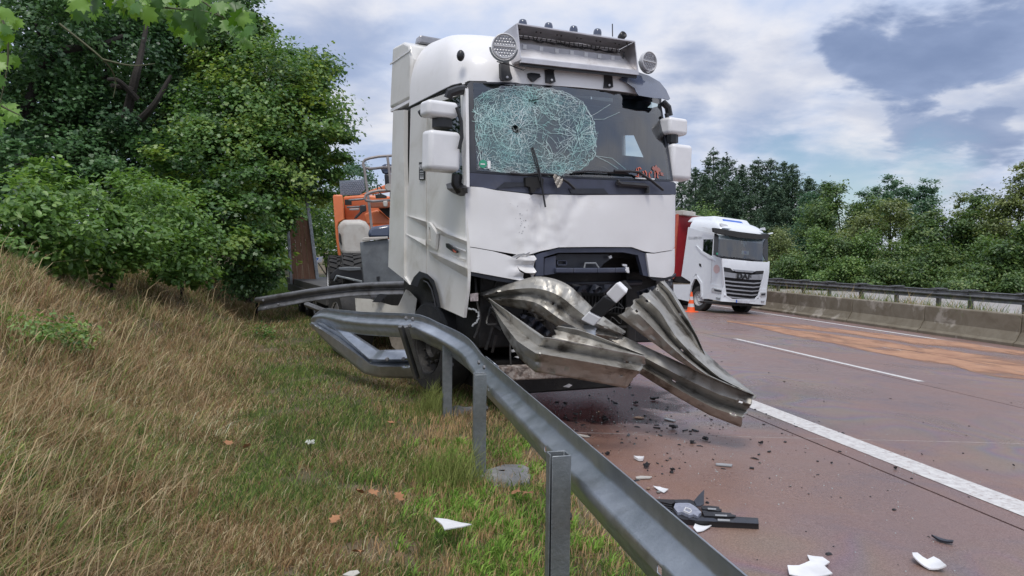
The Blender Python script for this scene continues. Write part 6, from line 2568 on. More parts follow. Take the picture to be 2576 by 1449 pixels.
shard('white_shard', 'large white plastic shard with a curled neck at the bottom edge of the road', [(1375, 968), (1410, 975), (1460, 985), (1500, 1022), (1470, 1035), (1515, 1090), (1275, 1090), (1265, 1045), (1330, 1030), (1360, 1015), (1390, 1000)], torn_white, .006, .02)
shard('white_shard', 'curved white plastic shard lying rightmost at the bottom of the road', [(1955, 990), (1985, 972), (2040, 995), (2075, 980), (2110, 1010), (2145, 1062), (2050, 1045), (1960, 1005)], torn_white, .008, .035)
shard('white_shard', 'pointed white shard just in front of the broken grille piece', [(745, 825), (755, 800), (845, 812), (800, 832), (765, 842)], torn_white, .005, .012)
shard('white_shard', 'small white square shard behind the broken grille piece', [(522, 590), (560, 588), (607, 608), (582, 622)], torn_white, .004, .01)
shard('white_shard', 'white shard with a black edge next to a black curl of plastic', [(415, 432), (445, 428), (472, 435), (466, 446), (440, 443)], torn_white, .02, .01)
shard('grey_strip', 'flat grey plastic strip lying in the middle of the hard shoulder', [(868, 460), (905, 460), (962, 466), (956, 476), (872, 468)], grey_print, .008, 0)
shard('grey_strip', 'flat pale strip close to the guardrail above the brown stone', [(425, 536), (455, 530), (517, 534), (505, 542), (430, 544)], tank_grey, .008, 0)
shard('grey_strip', 'flat grey strip lying below the crushed rails beside the oil', [(580, 212), (600, 209), (648, 221), (636, 227)], grey_print, .008, 0)
shard('grey_strip', 'reddish strip lying left of the grey strip below the crushed rails', [(410, 204), (440, 199), (474, 205), (455, 210)], stone_mat, .008, 0)
shard('grey_strip', 'thin dark bent strip above the curved white shard', [(2062, 868), (2090, 872), (2185, 900), (2180, 907), (2110, 890)], dark_plastic, .012, .01)
shard('grey_strip', 'thin white strip by the guardrail on the pale joint', [(105, 296), (160, 306), (172, 312), (150, 313), (100, 303)], tank_grey, .008, 0)
for k, (x, y, s, lab) in enumerate(((475, 482, 22, 'black curl of plastic beside the white shard near the guardrail'), (655, 272, 30, 'jagged heap of black plastic on the pale joint'), (425, 130, 18, 'dark lump of plastic at the edge of the oily shadow'),
                                    (525, 108, 28, 'longest black plastic scrap just right of the oily shadow'), (740, 346, 16, 'black scrap below the jagged heap on the joint'), (805, 330, 18, 'black tangle of scraps right of the heap on the joint'),
                                    (625, 502, 14, 'small black triangle of plastic alone in the hard shoulder'), (270, 410, 16, 'black scrap touching the top edge of the guardrail'), (1117, 350, 14, 'black crumb left of the dark joint near the wide white line'),
                                    (1865, 490, 14, 'pair of black crumbs on the left edge of the wide white line'), (910, 263, 10, 'round black pellet below the low end of the diagonal rail'), (1510, 460, 8, 'round black pellet between grey strip and wide white line'),
                                    (2012, 412, 8, 'round black pellet in the lane right of the wide white line'), (195, 235, 14, 'black cube of plastic near the guardrail'), (95, 190, 14, 'black scrap at the end of the oily shadow by the guardrail'), (2520, 476, 12, 'flat black scrap near the right edge in the lane'))):
    rk = random.Random(k)
    mb = MB()
    c = on_road(*z8(x, y))
    w = s * .4544 * .0032
    for j_ in range(3 if s > 12 else 1):
        o_ = V(rk.uniform(-1, 1) * w * .9, rk.uniform(-1, 1) * w * .5, 0) if s > 12 else V(0, 0, 0)
        n = rk.randint(4, 6)
        ring = [c + o_ + V(math.cos(2 * math.pi * i_ / n) * w * rk.uniform(.4, 1.1), math.sin(2 * math.pi * i_ / n) * w * rk.uniform(.4, .9), rk.uniform(.004, w * .9)) for i_ in range(n)]
        mb.prism(ring, V(rk.uniform(-.01, .01), 0, .008 + w * .25))
    tag(mb.build('plastic_scrap', black_plastic, smooth=0), lab, 'debris', 'black plastic scraps on the road')
for x, y, s, lab, m_ in ((497, 603, 15, 'brown stone beside the small white square shard', stone_mat), (552, 622, 14, 'grey stone chip below the small white square shard', conc_pad), (222, 174, 10, 'reddish pebble at the edge of the oily shadow', stone_mat)):
    c = on_road(*z8(x, y))
    w = s * .4544 * .0026
    mb = MB().sphere((0, 0, w * .5), (w, w * .8, w * .6), 9, 6)
    o = mb.build('stone', m_, smooth=50)
    for v in o.data.vertices:
        v.co *= 1 + .25 * noise.noise(v.co * 60 + V(x, y, 0))
    o.location = c
    tag(o, lab, 'stone')
# crumbs too small to pick out
mb = MB()
rk = random.Random(21)
for k in range(430):
    if k < 330:
        x, y = rk.gauss(2.9, 1.0), rk.gauss(7.0, 1.1)
    else:
        x, y = rk.uniform(1.5, 9), rk.uniform(3.2, 14)
    if x < 1.4:
        continue
    w = rk.choice((.004, .005, .007, .009, .014)) * rk.uniform(.7, 1.3)
    c = V(x, y, road_z(x) + .001)
    a = rk.uniform(0, 3)
    l_ = w * rk.choice((1, 1, 1.5, 3))
    mb.box(c + V(0, 0, w * .3), (l_ * 1.6, w * 1.4, w * .7), Matrix.Rotation(a, 3, 'Z') @ Matrix.Rotation(rk.uniform(-.4, .4), 3, 'X'), taper=rk.uniform(.2, 1))
o = mb.build('crumbs', black_plastic, smooth=0)
tag(o, 'black crumbs of plastic and glass strewn over the road', kind='stuff')

# grains of safety glass
mb = MB()
for k in range(420):
    x, y = rk.gauss(3.0, 1.1), rk.gauss(6.6, 1.5)
    if x < 1.5 or y < 3.2:
        continue
    w = rk.uniform(.0025, .006)
    mb.box(V(x, y, road_z(x) + w * .4), (w * 1.4, w, w * .8), Matrix.Rotation(rk.uniform(0, 3), 3, 'Z'))
tag(mb.build('glass_grains', mat('glass_grain', (.55, .66, .66), .2), smooth=0), 'pale grains of safety glass sprinkled on the road', kind='stuff')

# broken grille piece
def z7(x, y):
    return 1629.2 + .12401 * x, 1213.9 + .12401 * y


gp0 = on_road(*z7(1200, 640))
gr = empty('broken_grille', gp0, 'broken black grille piece with a grey badge plate lying flat on the road', 'grille')


def gpiece(name, pts, up, th, m, bend=None):
    def f(x, y):
        p = on_road(*z7(x, y), up) - gp0
        if bend:
            p.z += bend(x, y)
        return p
    return sheet(MB(), pts, f, 90, V(0, 0, -th)).build(name, m, gr, smooth=25)


gpiece('lower_bar', [(400, 520), (560, 600), (800, 690), (1100, 690), (1300, 700), (1800, 690), (2240, 718), (2255, 838), (1800, 815), (1400, 800), (1050, 775), (720, 745), (380, 600)], .035, .035, black_plastic)
gpiece('bar_face', [(1340, 722), (1420, 770), (1680, 780), (1760, 725), (1950, 722), (2000, 760), (2230, 745), (2240, 832), (1800, 810), (1000, 768), (820, 740), (1000, 705)], .040, .004, dark_plastic)
gpiece('lower_edge', [(780, 775), (1400, 810), (2150, 850), (2160, 880), (1400, 840), (800, 800)], .012, .012, black_plastic)
gpiece('upper_slat', [(1090, 465), (1250, 468), (1450, 490), (1455, 525), (1505, 545), (1490, 570), (1420, 580), (1250, 545), (1110, 540)], .05, .02, black_plastic)
gpiece('middle_slat', [(1100, 560), (1320, 585), (1690, 615), (1700, 640), (1790, 660), (1770, 690), (1500, 690), (1150, 670)], .045, .03, black_plastic)
gpiece('slat_panel_face', [(1215, 512), (1390, 522), (1390, 548), (1225, 538)], .056, .004, grey_print)
gpiece('slat_panel_face', [(1370, 645), (1610, 655), (1610, 680), (1370, 668)], .051, .004, grey_print)
gpiece('slat_panel_face', [(1420, 735), (1670, 748), (1670, 778), (1425, 768)], .045, .004, grey_print)
gpiece('upper_bar', [(150, 330), (520, 345), (850, 340), (950, 380), (1010, 480), (980, 500), (850, 410), (540, 405), (480, 440), (250, 380)], .05, .05, black_plastic)
gpiece('bar_face', [(550, 352), (820, 350), (815, 405), (555, 403)], .056, .004, dark_plastic)
gpiece('torn_corner', [(940, 392), (1040, 320), (1150, 250), (1140, 330), (1145, 430), (1070, 470), (1000, 470)], .05, .006, dark_plastic, lambda x, y: .045 * max(0, (430 - y) / 200))
bpz = gpiece('badge_plate', [(530, 500), (560, 420), (700, 400), (850, 415), (930, 460), (1010, 520), (1090, 600), (1040, 640), (1020, 690), (930, 640), (850, 660), (760, 620), (690, 590), (610, 605)], .054, .02, mat('badge_plate', (.22, .235, .30), .5, col2=(.32, .34, .40), nscale=40))
mb = MB()
sheet(mb, [(765, 490), (880, 530), (900, 580), (850, 620), (725, 570)], lambda x, y: on_road(*z7(x, y), .062) - gp0, 60, V(0, 0, -.008), [[(785, 510), (860, 538), (880, 570), (840, 600), (755, 562)]])
mb.build('badge_ring', lens_ring, gr, smooth=0)
gpiece('grille_back', [(400, 470), (500, 450), (620, 610), (760, 630), (1100, 640), (1500, 680), (1500, 700), (800, 700), (560, 610)], .02, .02, black_matt)
for y in (470, 520, 570):
    gpiece('end_slat', [(300 + (y - 470), y - 40), (500, y - 5), (500, y + 10), (320 + (y - 470), y - 20)], .045, .02, black_plastic)

# pieces on the grass
o = sheet(MB(), [(1092, 1335), (1125, 1328), (1160, 1326), (1186, 1322), (1165, 1334), (1150, 1341), (1118, 1357), (1112, 1346)], lambda x, y: on_ground(x, y, .055) + V(0, 0, .0007 * (1190 - x)), 12, V(0, 0, .006)).build('white_shard', torn_white, smooth=20)
tag(o, 'white plastic shard lying alone in the grass near the guardrail posts', 'shard')
o = sheet(MB(), [(862, 1447), (880, 1438), (900, 1436), (905, 1442), (888, 1452)], lambda x, y: on_ground(x, y, .05), 10, V(0, 0, .004)).build('white_scrap', fender_white, smooth=20)
tag(o, 'crumpled pale scrap in the grass at the bottom of the picture', 'scrap')
LEAFP = [(0, -1), (.55, -.75), (.45, -.35), (1, -.1), (.6, .15), (.75, .6), (.3, .5), (0, 1.1), (-.3, .5), (-.75, .6), (-.6, .15), (-1, -.1), (-.45, -.35), (-.55, -.75)]
fl0 = None
LEAFLAB = ['left of the white flower head in the green verge', 'left one of two in the middle of the verge', 'right one of two in the middle of the verge', 'in front of the furthest guardrail post', 'close before the bent slanting steel post',
           'left of the white shard in the grass', 'just above the crumpled pale scrap at the bottom', 'half under the left leaf of the pair in mid verge', 'at the concrete collar of the second post', 'right beside another leaf at the second post collar', 'alone at the edge of the dry bank grass']
for k, (x, y) in enumerate(((440, 580), (1240, 875), (1400, 900), (1350, 430), (1490, 260), (1000, 1045), (1140, 1255), (1150, 870), (2150, 870), (2220, 880), (320, 560))):
    c = on_ground(447.2 + .39685 * x, 894.5 + .3968 * y, .06)
    if fl0 is None:
        mb = MB()
        sheet(mb, [(a * .04, b_ * .04) for a, b_ in LEAFP], lambda x, y: V(x, y, 4 * x * x + .012 * math.sin(y * 60)), .02)
        fl0 = mb.build('fallen_leaf', leaf_brown, smooth=0, fix=False)
        o = fl0
    else:
        o = fl0.copy()
        COL.objects.link(o)
    o.location = c
    o.rotation_euler = (random.uniform(-.5, .5), random.uniform(-.5, .5), random.uniform(0, 6))
    tag(o, 'dry orange brown leaf ' + LEAFLAB[k], 'leaf', 'dry leaves on the grass')

# ================================================================== vegetation
LM_MAPLE = leaf_mat('hedge_maple_leaf', (.020, .050, .018), (.068, .140, .034), (.20, .26, .062), .30)
LM_OAK = leaf_mat('oak_leaf', (.018, .048, .022), (.050, .110, .036), (.105, .18, .072), .25)
LM_DOG = leaf_mat('dogwood_leaf', (.040, .085, .022), (.092, .175, .042), (.175, .26, .075), .33)
LM_BUSH = leaf_mat('far_bush_leaf', (.032, .068, .022), (.080, .145, .038), (.155, .215, .058), .28)
LM_BRIGHT = leaf_mat('bright_maple_leaf', (.022, .062, .010), (.045, .115, .016), (.115, .215, .03), .30)  # bright green leaves of the overhanging branch
LM_PINE = leaf_mat('pine_needles', (.022, .045, .032), (.055, .095, .056), (.11, .145, .075), .12, .7)
LM_MIX = leaf_mat('mixed_wood_leaf', (.028, .060, .023), (.074, .128, .038), (.15, .19, .058), .28)
LM_YEL = leaf_mat('yellowish_leaf', (.052, .078, .028), (.115, .150, .050), (.20, .225, .080), .3)
LM_BLUE = leaf_mat('blue_green_leaf', (.024, .060, .036), (.056, .115, .060), (.105, .17, .085), .28)
VR = np.random.default_rng(4)


def tree(name, label, cat, base, blobs, n_clump, per, size, lm, shape='rhomb', trunk_r=.16, sig=.2, shell=.55, group=None, limbs=True, trunks=None, tmix=(.5, .4), drop=.08, up=None):
    base = Vector(base)
    e = empty(name, base, label, cat, group)
    C, Nn, T = crown_points(blobs, n_clump, per, VR, sig, shell, tmix, drop)
    if up is not None:
        Nn = unit(Nn + np.array(up))
    leaves('crown', C, Nn, size * (0.65 + .7 * VR.random(len(C))), T, lm, shape, base, e, VR)
    mb = MB()
    top = max(blobs, key=lambda b: b[0][2])[0]
    cx = Vector((sum(b[0][0] for b in blobs) / len(blobs), sum(b[0][1] for b in blobs) / len(blobs), 0))
    fork = Vector((base.x * .7 + cx.x * .3, base.y * .7 + cx.y * .3, base.z + (top[2] - base.z) * .38)) - base
    P = catmull([V(0, 0, -.3), V(.05, .03, fork.z * .4), fork, (Vector(top) - base) * .9], 4)
    mb.tube(P, [trunk_r * (1.15 - .95 * i_ / (len(P) - 1)) for i_ in range(len(P))], 8)
    if limbs:
        for c, r in blobs:
            t = Vector(c) - base
            s = V(0, 0, 0).lerp(fork, random.uniform(.55, 1.0))
            mid = s.lerp(t, .5) + V(random.uniform(-.2, .2), random.uniform(-.2, .2), .25)
            Q = catmull([s, mid, t], 3)
            mb.tube(Q, [trunk_r * (.5 - .4 * i_ / (len(Q) - 1)) for i_ in range(len(Q))], 5)
    mb.build('trunk', bark, e, smooth=50)
    return e


def B(*l):
    """blobs from (px, py, depth, radius, [flatten])"""
    out = []
    for b_ in l:
        p = D(b_[0], b_[1], b_[2])
        r = b_[3]
        out.append((tuple(p), (r, r, r * (b_[4] if len(b_) > 4 else .85))))
    return out


def at_terr(px, d):
    p = D(px, 640, d)
    return (p.x, p.y, float(terr(p.x, p.y)))


# dogwood thicket on the bank
tree('dogwood_shrub', 'light green dogwood shrub at the left edge above the dry bank', 'shrub', at_terr(60, 10.2),
     B((50, 520, 10, .50), (140, 475, 10.6, .45), (40, 610, 9.8, .45), (150, 580, 10.2, .52), (90, 660, 10, .36), (170, 640, 10.2, .36), (110, 430, 10.8, .25)), 150, 34, .088, LM_DOG, 'oval', .035, .24, .35, 'dogwood shrubs on the bank', tmix=(.35, .5))
tree('dogwood_shrub', 'dogwood shrub in the middle of the thicket behind the tall straw', 'shrub', at_terr(270, 12),
     B((240, 540, 11.6, .55), (330, 500, 12, .5), (280, 610, 11.5, .52), (200, 620, 11, .42), (340, 590, 11.8, .5), (240, 670, 11.2, .34), (330, 660, 11.6, .42)), 170, 34, .088, LM_DOG, 'oval', .035, .24, .35, 'dogwood shrubs on the bank', tmix=(.35, .5))
tree('dogwood_shrub', 'dogwood shrub reaching furthest right to the edge of the bank', 'shrub', at_terr(450, 14.2),
     B((410, 540, 13.5, .62), (470, 590, 13.8, .55), (410, 630, 13.2, .62), (470, 665, 13.4, .50), (495, 700, 13.5, .28), (430, 700, 13, .30), (380, 480, 14, .36), (500, 620, 14, .25)), 210, 34, .090, LM_DOG, 'oval', .035, .24, .35, 'dogwood shrubs on the bank', tmix=(.35, .5))
# big hedge maple and oak
tree('hedge_maple', 'large hedge maple with yellow green tips leaning over the low loader', 'tree', at_terr(610, 20),
     B((700, 250, 21, 1.75), (615, 170, 22, 1.6), (775, 320, 20, 1.15), (690, 410, 19.5, 1.45), (815, 400, 20, .68), (600, 330, 20, 1.75), (520, 430, 18.5, 1.35), (620, 520, 17.5, 1.2), (500, 560, 17, 1.0), (680, 560, 18, .62),
       (625, 640, 16.6, .8), (660, 680, 17.2, .5), (770, 470, 20, .85), (560, 640, 16, .7), (672, 620, 18.2, .5), (838, 330, 20.5, .38), (785, 205, 21, .55), (560, 90, 22, 1.2), (655, 110, 22, .85), (840, 450, 20.5, .35), (560, 560, 16.5, .6), (430, 470, 17, .9),
       (600, 700, 16.8, .5)), 620, 150, .092, LM_MAPLE, 'lobed', .24, .175, .5, tmix=(.66, .28), drop=.02)
tree('oak_tree', 'dark oak tree filling the upper left behind the overhanging maple leaves', 'tree', at_terr(160, 21),
     B((250, 120, 20, 1.9), (90, 60, 18, 1.6), (420, 120, 22, 1.7), (110, 310, 19, 1.7), (270, 350, 19, 1.3), (430, 310, 20.5, 1.3), (560, 30, 23, 1.3), (50, 180, 18, 1.3), (330, 20, 21, 1.6), (190, 430, 18, 1.3), (360, 450, 18.5, 1.2), (470, 210, 22, 1.2), (30, 420, 16, 1.0), (500, 330, 20.5, .9), (110, 500, 16, .9), (290, 480, 17, .8)), 480, 140, .098, LM_OAK, 'lobed', .30, .18, .5, tmix=(.62, .28), drop=.02)
# visible heavy limbs of the oak
oak = [o for o in bpy.data.objects if o.name == 'oak_tree'][0]
mb = MB()
for pts, r0, r1 in (([(60, 300, 18), (110, 165, 18), (170, 125, 18), (240, 118, 18.4), (310, 90, 19)], .14, .05), ([(310, 330, 18.5), (340, 200, 18.2), (352, 150, 18.4), (370, 60, 19)], .13, .05),
                    ([(345, 250, 18.2), (300, 205, 17.8), (270, 200, 17.6)], .08, .04), ([(335, 225, 18.2), (280, 215, 17.8)], .07, .05), ([(355, 300, 18.2), (390, 260, 18), (430, 190, 18.2)], .10, .04)):
    Q = catmull([D(*p) - oak.location for p in pts], 4)
    mb.tube(Q, [r0 + (r1 - r0) * i_ / (len(Q) - 1) for i_ in range(len(Q))], 7)
mb.build('limb', bark, oak, smooth=50)
tree('dark_bush', 'dark green bush under the hedge maple at the foot of the bank', 'bush', at_terr(640, 17.5),
     B((590, 690, 16.5, .55), (640, 700, 17, .5), (660, 640, 17.5, .45), (675, 705, 18, .3), (620, 600, 17, .5)), 90, 60, .085, LM_OAK, 'rhomb', .04, .25, .4)
tree('backdrop_bush', 'green bush between the ramp and the orange boom lift', 'bush', at_terr(820, 30),
     B((812, 590, 27, .8), (830, 540, 28, 1.1), (850, 620, 28, .8), (800, 520, 27, .6), (880, 560, 30, 1.2), (790, 560, 33, 1.3), (760, 600, 34, 1.3)), 220, 60, .11, LM_MAPLE, 'rhomb', .06, .25, .4)
tree('distant_tree', 'round distant tree showing behind the tilted tread plate', 'tree', at_terr(900, 44),
     B((880, 450, 42, 1.3), (905, 435, 43, .9), (920, 470, 43, .9), (870, 500, 42, 1.5), (930, 520, 43, 1.4)), 80, 60, .17, LM_BLUE, 'rhomb', .12, .22, .45)
# a wood closing the view far behind on the left
for k, (px, d, r, lab) in enumerate(((120, 36, 4.2, 'tall dark tree of the wood behind the oak, leftmost'), (420, 38, 4.4, 'tall dark tree of the wood behind the oak and the hedge maple'), (690, 48, 2.4, 'tall dark tree of the wood behind the hedge maple and the ramp'))):
    b = at_terr(px, d)
    tree('background_tree', lab, 'tree', b, [((b[0] + VR.normal(0, r * .35), b[1] + VR.normal(0, r * .3), b[2] + h_), (r * .8, r * .8, r * .6)) for h_ in (1.5, 3.2, 5, 6.8, 8.8, 10.8, 12.6)], 300, 50, .30, LM_OAK, 'rhomb', .25, .2, .4)

# ------------------------------------------------------------------ woods across the motorway
def far_z(x):
    return float(np.interp(x, [33.5, 36, 60, 1500], [-.31, -.2, .5, 2]))


def pine(px, top, d, lab, lean=0.0, w=1.0):
    p = D(px, 645, d)
    b = V(p.x, p.y, far_z(p.x))
    ht = D(px, top, d).z - b.z
    e = empty('pine_tree', b, lab, 'tree', 'pines across the motorway')
    C, Nn, T = [], [], []
    k = 0
    z = ht * .16
    while z < ht * .99:
        f = z / ht
        L = (2.9 * (1 - f) ** .8 + .28) * w * (.75 + .5 * VR.random())
        nb = VR.integers(5, 8)
        a0 = VR.random() * 6.28
        for j in range(nb):
            a = a0 + 6.283 * j / nb + VR.normal(0, .25)
            l = L * (.55 + .6 * VR.random())
            rise = (.35 if f > .6 else .08) * l
            m = max(10, int(58 * l))
            s = .25 + .75 * VR.random(m) ** .7
            pos = np.stack([np.cos(a) * l * s, np.sin(a) * l * s, z + rise * s ** 1.4 - .10 * l * np.sin(3 * s)], 1) + VR.normal(0, .12 + .04 * l, (m, 3)) * np.array([1, 1, .7])
            C.append(pos)
            Nn.append(np.tile([0, 0, 1.0], (m, 1)) + VR.normal(0, .3, (m, 3)))
            T.append(np.clip(.18 + .30 * VR.random() + .35 * VR.random(m), 0, 1))
        z += ht * (.028 + .016 * VR.random())
    tip = np.stack([VR.normal(0, .07, 26), VR.normal(0, .07, 26), ht * (.93 + .09 * VR.random(26))], 1)
    C.append(tip)
    Nn.append(VR.normal(0, 1, (26, 3)))
    T.append(VR.random(26) * .5 + .2)
    C = np.concatenate(C)
    leaves('crown', C, np.concatenate(Nn), .30 * (.6 + .8 * VR.random(len(C))), np.concatenate(T), LM_PINE, 'spray', None, e, VR, tilt=.5)
    mb = MB()
    mb.tube([V(0, 0, -.3), V(.05, 0, ht * .5), V(0, 0, ht * .95)], [.17, .12, .03], 7)
    mb.build('trunk', bark, e, smooth=50)
    return e


PINES = [(1712, 446, 84, 'pine just right of the wrecked lorry bonnet'), (1745, 425, 80, 'pine between the main mirror and the tallest pine'), (1789, 377, 74, 'tallest pine of the wood with a pointed tip'), (1822, 390, 78, 'pine right beside the tallest one'),
         (1862, 420, 72, 'lower pine in the dip right of the two tallest'), (1901, 402, 76, 'first of the three slim pine tips in the middle of the wood'), (1932, 406, 75, 'second of the three slim pine tips in the middle of the wood'), (1965, 412, 78, 'third of the three slim pine tips in the middle of the wood'),
         (1988, 418, 74, 'pine at the right end of the row of slim tips'), (2030, 448, 80, 'last pine before the deciduous trees begin'), (2068, 462, 86, 'small distant pine tip left of the dark maple'), (1770, 440, 70, 'pine standing in front below the tallest one'), (1840, 455, 68, 'pine in front of the dip, above the passing lorry roof'), (1945, 470, 66, 'broad pine standing in front right of the passing lorry roof')]
for px, t, d, lab in PINES:
    pine(px, t, d, lab)


def rtree(name, lab, cat, px, top, bot, wpx, d, lm, size, n, shape='rhomb', group='trees and bushes across the motorway', gappy=.45, rows=3):
    base = D(px, 645, d)
    zb = far_z(base.x)
    zt, z0 = D(px, top, d).z, max(zb + .1, D(px, bot, d).z)
    r = wpx * d / FPX / 2
    bl = []
    for i_ in range(rows):
        f = (i_ + .5) / rows
        for s in ((-.5, .5) if f < .75 else (0,)):
            k = math.sqrt(max(.15, 1 - (f * 1.1 - .25) ** 2))
            off = s * r * 1.1 * k + VR.normal(0, r * .14)
            c = base + R0 * off
            bl.append(((c.x, c.y + VR.normal(0, r * .3), z0 + (zt - z0) * f * .93), (r * .58 * k, r * .6 * k, (zt - z0) / rows * .62)))
    return tree(name, lab, cat, (base.x, base.y, zb), bl, int(n * 1.7), 58, size * .72, lm, shape, .12, .30, gappy, group, tmix=(.5, .4), drop=.05)


rtree('maple_tree', 'dark rounded maple at the left end of the deciduous trees', 'tree', 2125, 450, 640, 150, 56, LM_MIX, .30, 130, rows=4)
rtree('maple_tree', 'blue green tree with two open tops against the sky', 'tree', 2235, 434, 560, 90, 62, LM_BLUE, .28, 60, gappy=.5, rows=4)
rtree('maple_tree', 'blue green open branched tree right of the two topped one', 'tree', 2315, 446, 560, 95, 64, LM_BLUE, .28, 55, rows=4)
rtree('willow_tree', 'yellowish green rounded tree in the middle of the wood edge', 'tree', 2240, 495, 680, 170, 50, LM_YEL, .26, 150, rows=4)
rtree('oak_sapling', 'grey green slim tree between the dark maple and the yellowish one', 'tree', 2180, 470, 640, 90, 58, LM_BLUE, .26, 70, rows=4)
rtree('dark_tree', 'dark green tree below the sky gap right of the yellowish one', 'tree', 2360, 520, 690, 150, 47, LM_MIX, .26, 130, rows=4)
rtree('dark_tree', 'feathery tree with bare twig tips at the sky gap', 'tree', 2410, 478, 660, 90, 50, LM_YEL, .22, 60, gappy=.6, rows=4)
rtree('dark_tree', 'olive tree left of the tall one at the right edge', 'tree', 2475, 475, 690, 130, 46, LM_MIX, .26, 130, rows=4)
rtree('tall_tree', 'tall airy tree cut off by the right edge of the picture', 'tree', 2560, 400, 690, 130, 43, LM_YEL, .24, 140, gappy=.5, rows=5)
rtree('tall_tree', 'dark shaded tree low at the right edge of the picture', 'tree', 2570, 560, 710, 130, 38, LM_MIX, .24, 110)
rtree('birch_tree', 'drooping grey green birch behind the passing lorry roof', 'tree', 2040, 470, 640, 100, 62, LM_BLUE, .26, 80, rows=4)
for px, top, w, d, lm, lab in ((1760, 502, 110, 55, LM_BUSH, 'light green bush above the passing lorry roof'), (1965, 570, 120, 50, LM_YEL, 'yellowish bush right behind the passing lorry cab'), (2040, 580, 130, 47, LM_BUSH, 'bright green bush right of the yellowish bush'),
                               (1985, 640, 130, 45, LM_MIX, 'dark low bush beside the passing lorry front'), (2100, 590, 130, 46, LM_MIX, 'dark bush below the rounded maple'), (2180, 580, 130, 45, LM_BUSH, 'mid green bush below the yellowish tree'),
                               (2260, 600, 130, 44, LM_MIX, 'dark bush below and right of the yellowish tree'), (2130, 650, 140, 43, LM_BUSH, 'low green bush above the median rail, left one'), (2220, 660, 140, 42, LM_MIX, 'low bush above the tall straw on the far verge'),
                               (2340, 610, 150, 42, LM_MIX, 'dark bush in the shade below the sky gap'), (2420, 620, 150, 41, LM_MIX, 'dark bush in the shade below the olive tree'), (2500, 600, 140, 40, LM_BUSH, 'green bush low beside the right edge tree'), (2470, 670, 160, 38, LM_MIX, 'lowest dark bush behind the median rail at the right'), (2560, 660, 130, 37, LM_MIX, 'low bush cut off by the right edge above the rail')):
    rtree('bush', lab, 'bush', px, top, 735, w, d, lm, .20, 95, group='trees and bushes across the motorway', gappy=.4, rows=2)
for px, d, lm, lab in ((1560, 78, LM_MIX, 'tree hidden behind the wrecked cab, left one'), (1640, 76, LM_MIX, 'tree hidden behind the wrecked cab, right one')):
    rtree('hidden_tree', lab, 'tree', px, 470, 640, 130, d, lm, .3, 60, rows=3)

# ------------------------------------------------------------------ overhanging maple leaves, near the camera
br = empty('maple_branch', D(400, -60, 4.6), 'bright green maple branch hanging into the top left of the picture', 'branch')
BO = br.location.copy()
M5 = [(0, -.55), (.10, -.42), (.42, -.46), (.34, -.28), (.62, -.10), (.50, .02), (.66, .28), (.34, .22), (.28, .34), (.16, .30), (.20, .55), (.06, .50), (0, .78)]
M5 = M5 + [(-x, y) for x, y in reversed(M5[1:-1])]
lm_meshes = []
for k in range(4):
    mb = MB()
    rk = random.Random(k)
    cv = rk.uniform(.15, .5)
    sheet(mb, [(x * rk.uniform(.9, 1.1), y * rk.uniform(.92, 1.08)) for x, y in M5], lambda x, y: V(x, y, -cv * x * x - .25 * max(0, y) ** 2 + .05 * math.sin(9 * x)), .3)
    mb.tube([V(0, -.5, 0), V(.03, -.8, .05), V(.0, -1.15, .02)], .016, 4)
    me = mb.build('leaf_shape', LM_BRIGHT, br, smooth=60, fix=False)
    a = me.data.attributes.new('tint', 'FLOAT', 'POINT')
    a.data.foreach_set('value', np.full(len(me.data.vertices), (.25, .5, .7, .9)[k], np.float32))
    lm_meshes.append(me.data)
    bpy.data.objects.remove(me)
rk = random.Random(12)
spots = []
PA = [(130, -25), (560, -25), (640, 62), (618, 112), (570, 75), (520, 110), (470, 98), (410, 55), (300, 40), (190, 36)]
PB = [(-15, 15), (60, 60), (62, 120), (45, 190), (-15, 205)]
PC = [(-15, 225), (30, 255), (70, 285), (42, 305), (-15, 330)]
for poly, n, box_ in ((PA, 110, (130, 640, -25, 112)), (PB, 20, (-15, 62, 15, 205)), (PC, 9, (-15, 70, 225, 330))):
    c = 0
    while c < n:
        x, y = rk.uniform(box_[0], box_[1]), rk.uniform(box_[2], box_[3])
        if poly is PA and rk.random() > .35 + .65 * (x - 130) / 500 and y > 10:
            continue
        if inside((x, y), poly):
            spots.append((x, y))
            c += 1
for x, y in spots:
    o = bpy.data.objects.new('leaf', lm_meshes[rk.randrange(4)])
    COL.objects.link(o)
    o.parent = br
    d = rk.uniform(4.2, 5.2)
    o.location = D(x, y, d) - BO
    s = rk.uniform(.075, .115)
    o.scale = (s, s, s)
    nrm = (-ray(x, y).normalized() + V(rk.gauss(0, .5), rk.gauss(0, .4), rk.gauss(.55, .4))).normalized()
    q = nrm.to_track_quat('Z', 'Y')
    dn = rk.gauss(0, .7) + math.pi
    o.rotation_euler = (q @ Matrix.Rotation(dn, 3, 'Z').to_quaternion()).to_euler()
TWM = mat('green_twig', (.07, .075, .03), .7)
for pts in ([(120, -40, 4.8), (300, 5, 4.7), (420, 20, 4.6), (520, 30, 4.6), (600, 60, 4.6)], [(300, -40, 4.9), (400, 10, 4.8), (470, 70, 4.7)], [(420, -40, 4.8), (520, 10, 4.7), (570, 60, 4.6)], [(-40, -20, 4.7), (10, 60, 4.6), (20, 150, 4.6), (0, 260, 4.6)], [(-40, 240, 4.6), (10, 270, 4.6), (50, 290, 4.6)],
            [(150, 60, 6.0), (260, 150, 6.0), (290, 200, 6.1), (285, 245, 6.1)], [(260, 150, 6.0), (330, 165, 6.0), (390, 160, 6.1)]):
    Q = catmull([D(*p) - BO for p in pts], 4)
    MB().tube(Q, [.010 - .007 * i_ / (len(Q) - 1) for i_ in range(len(Q))], 5).build('twig', TWM, br, smooth=50)

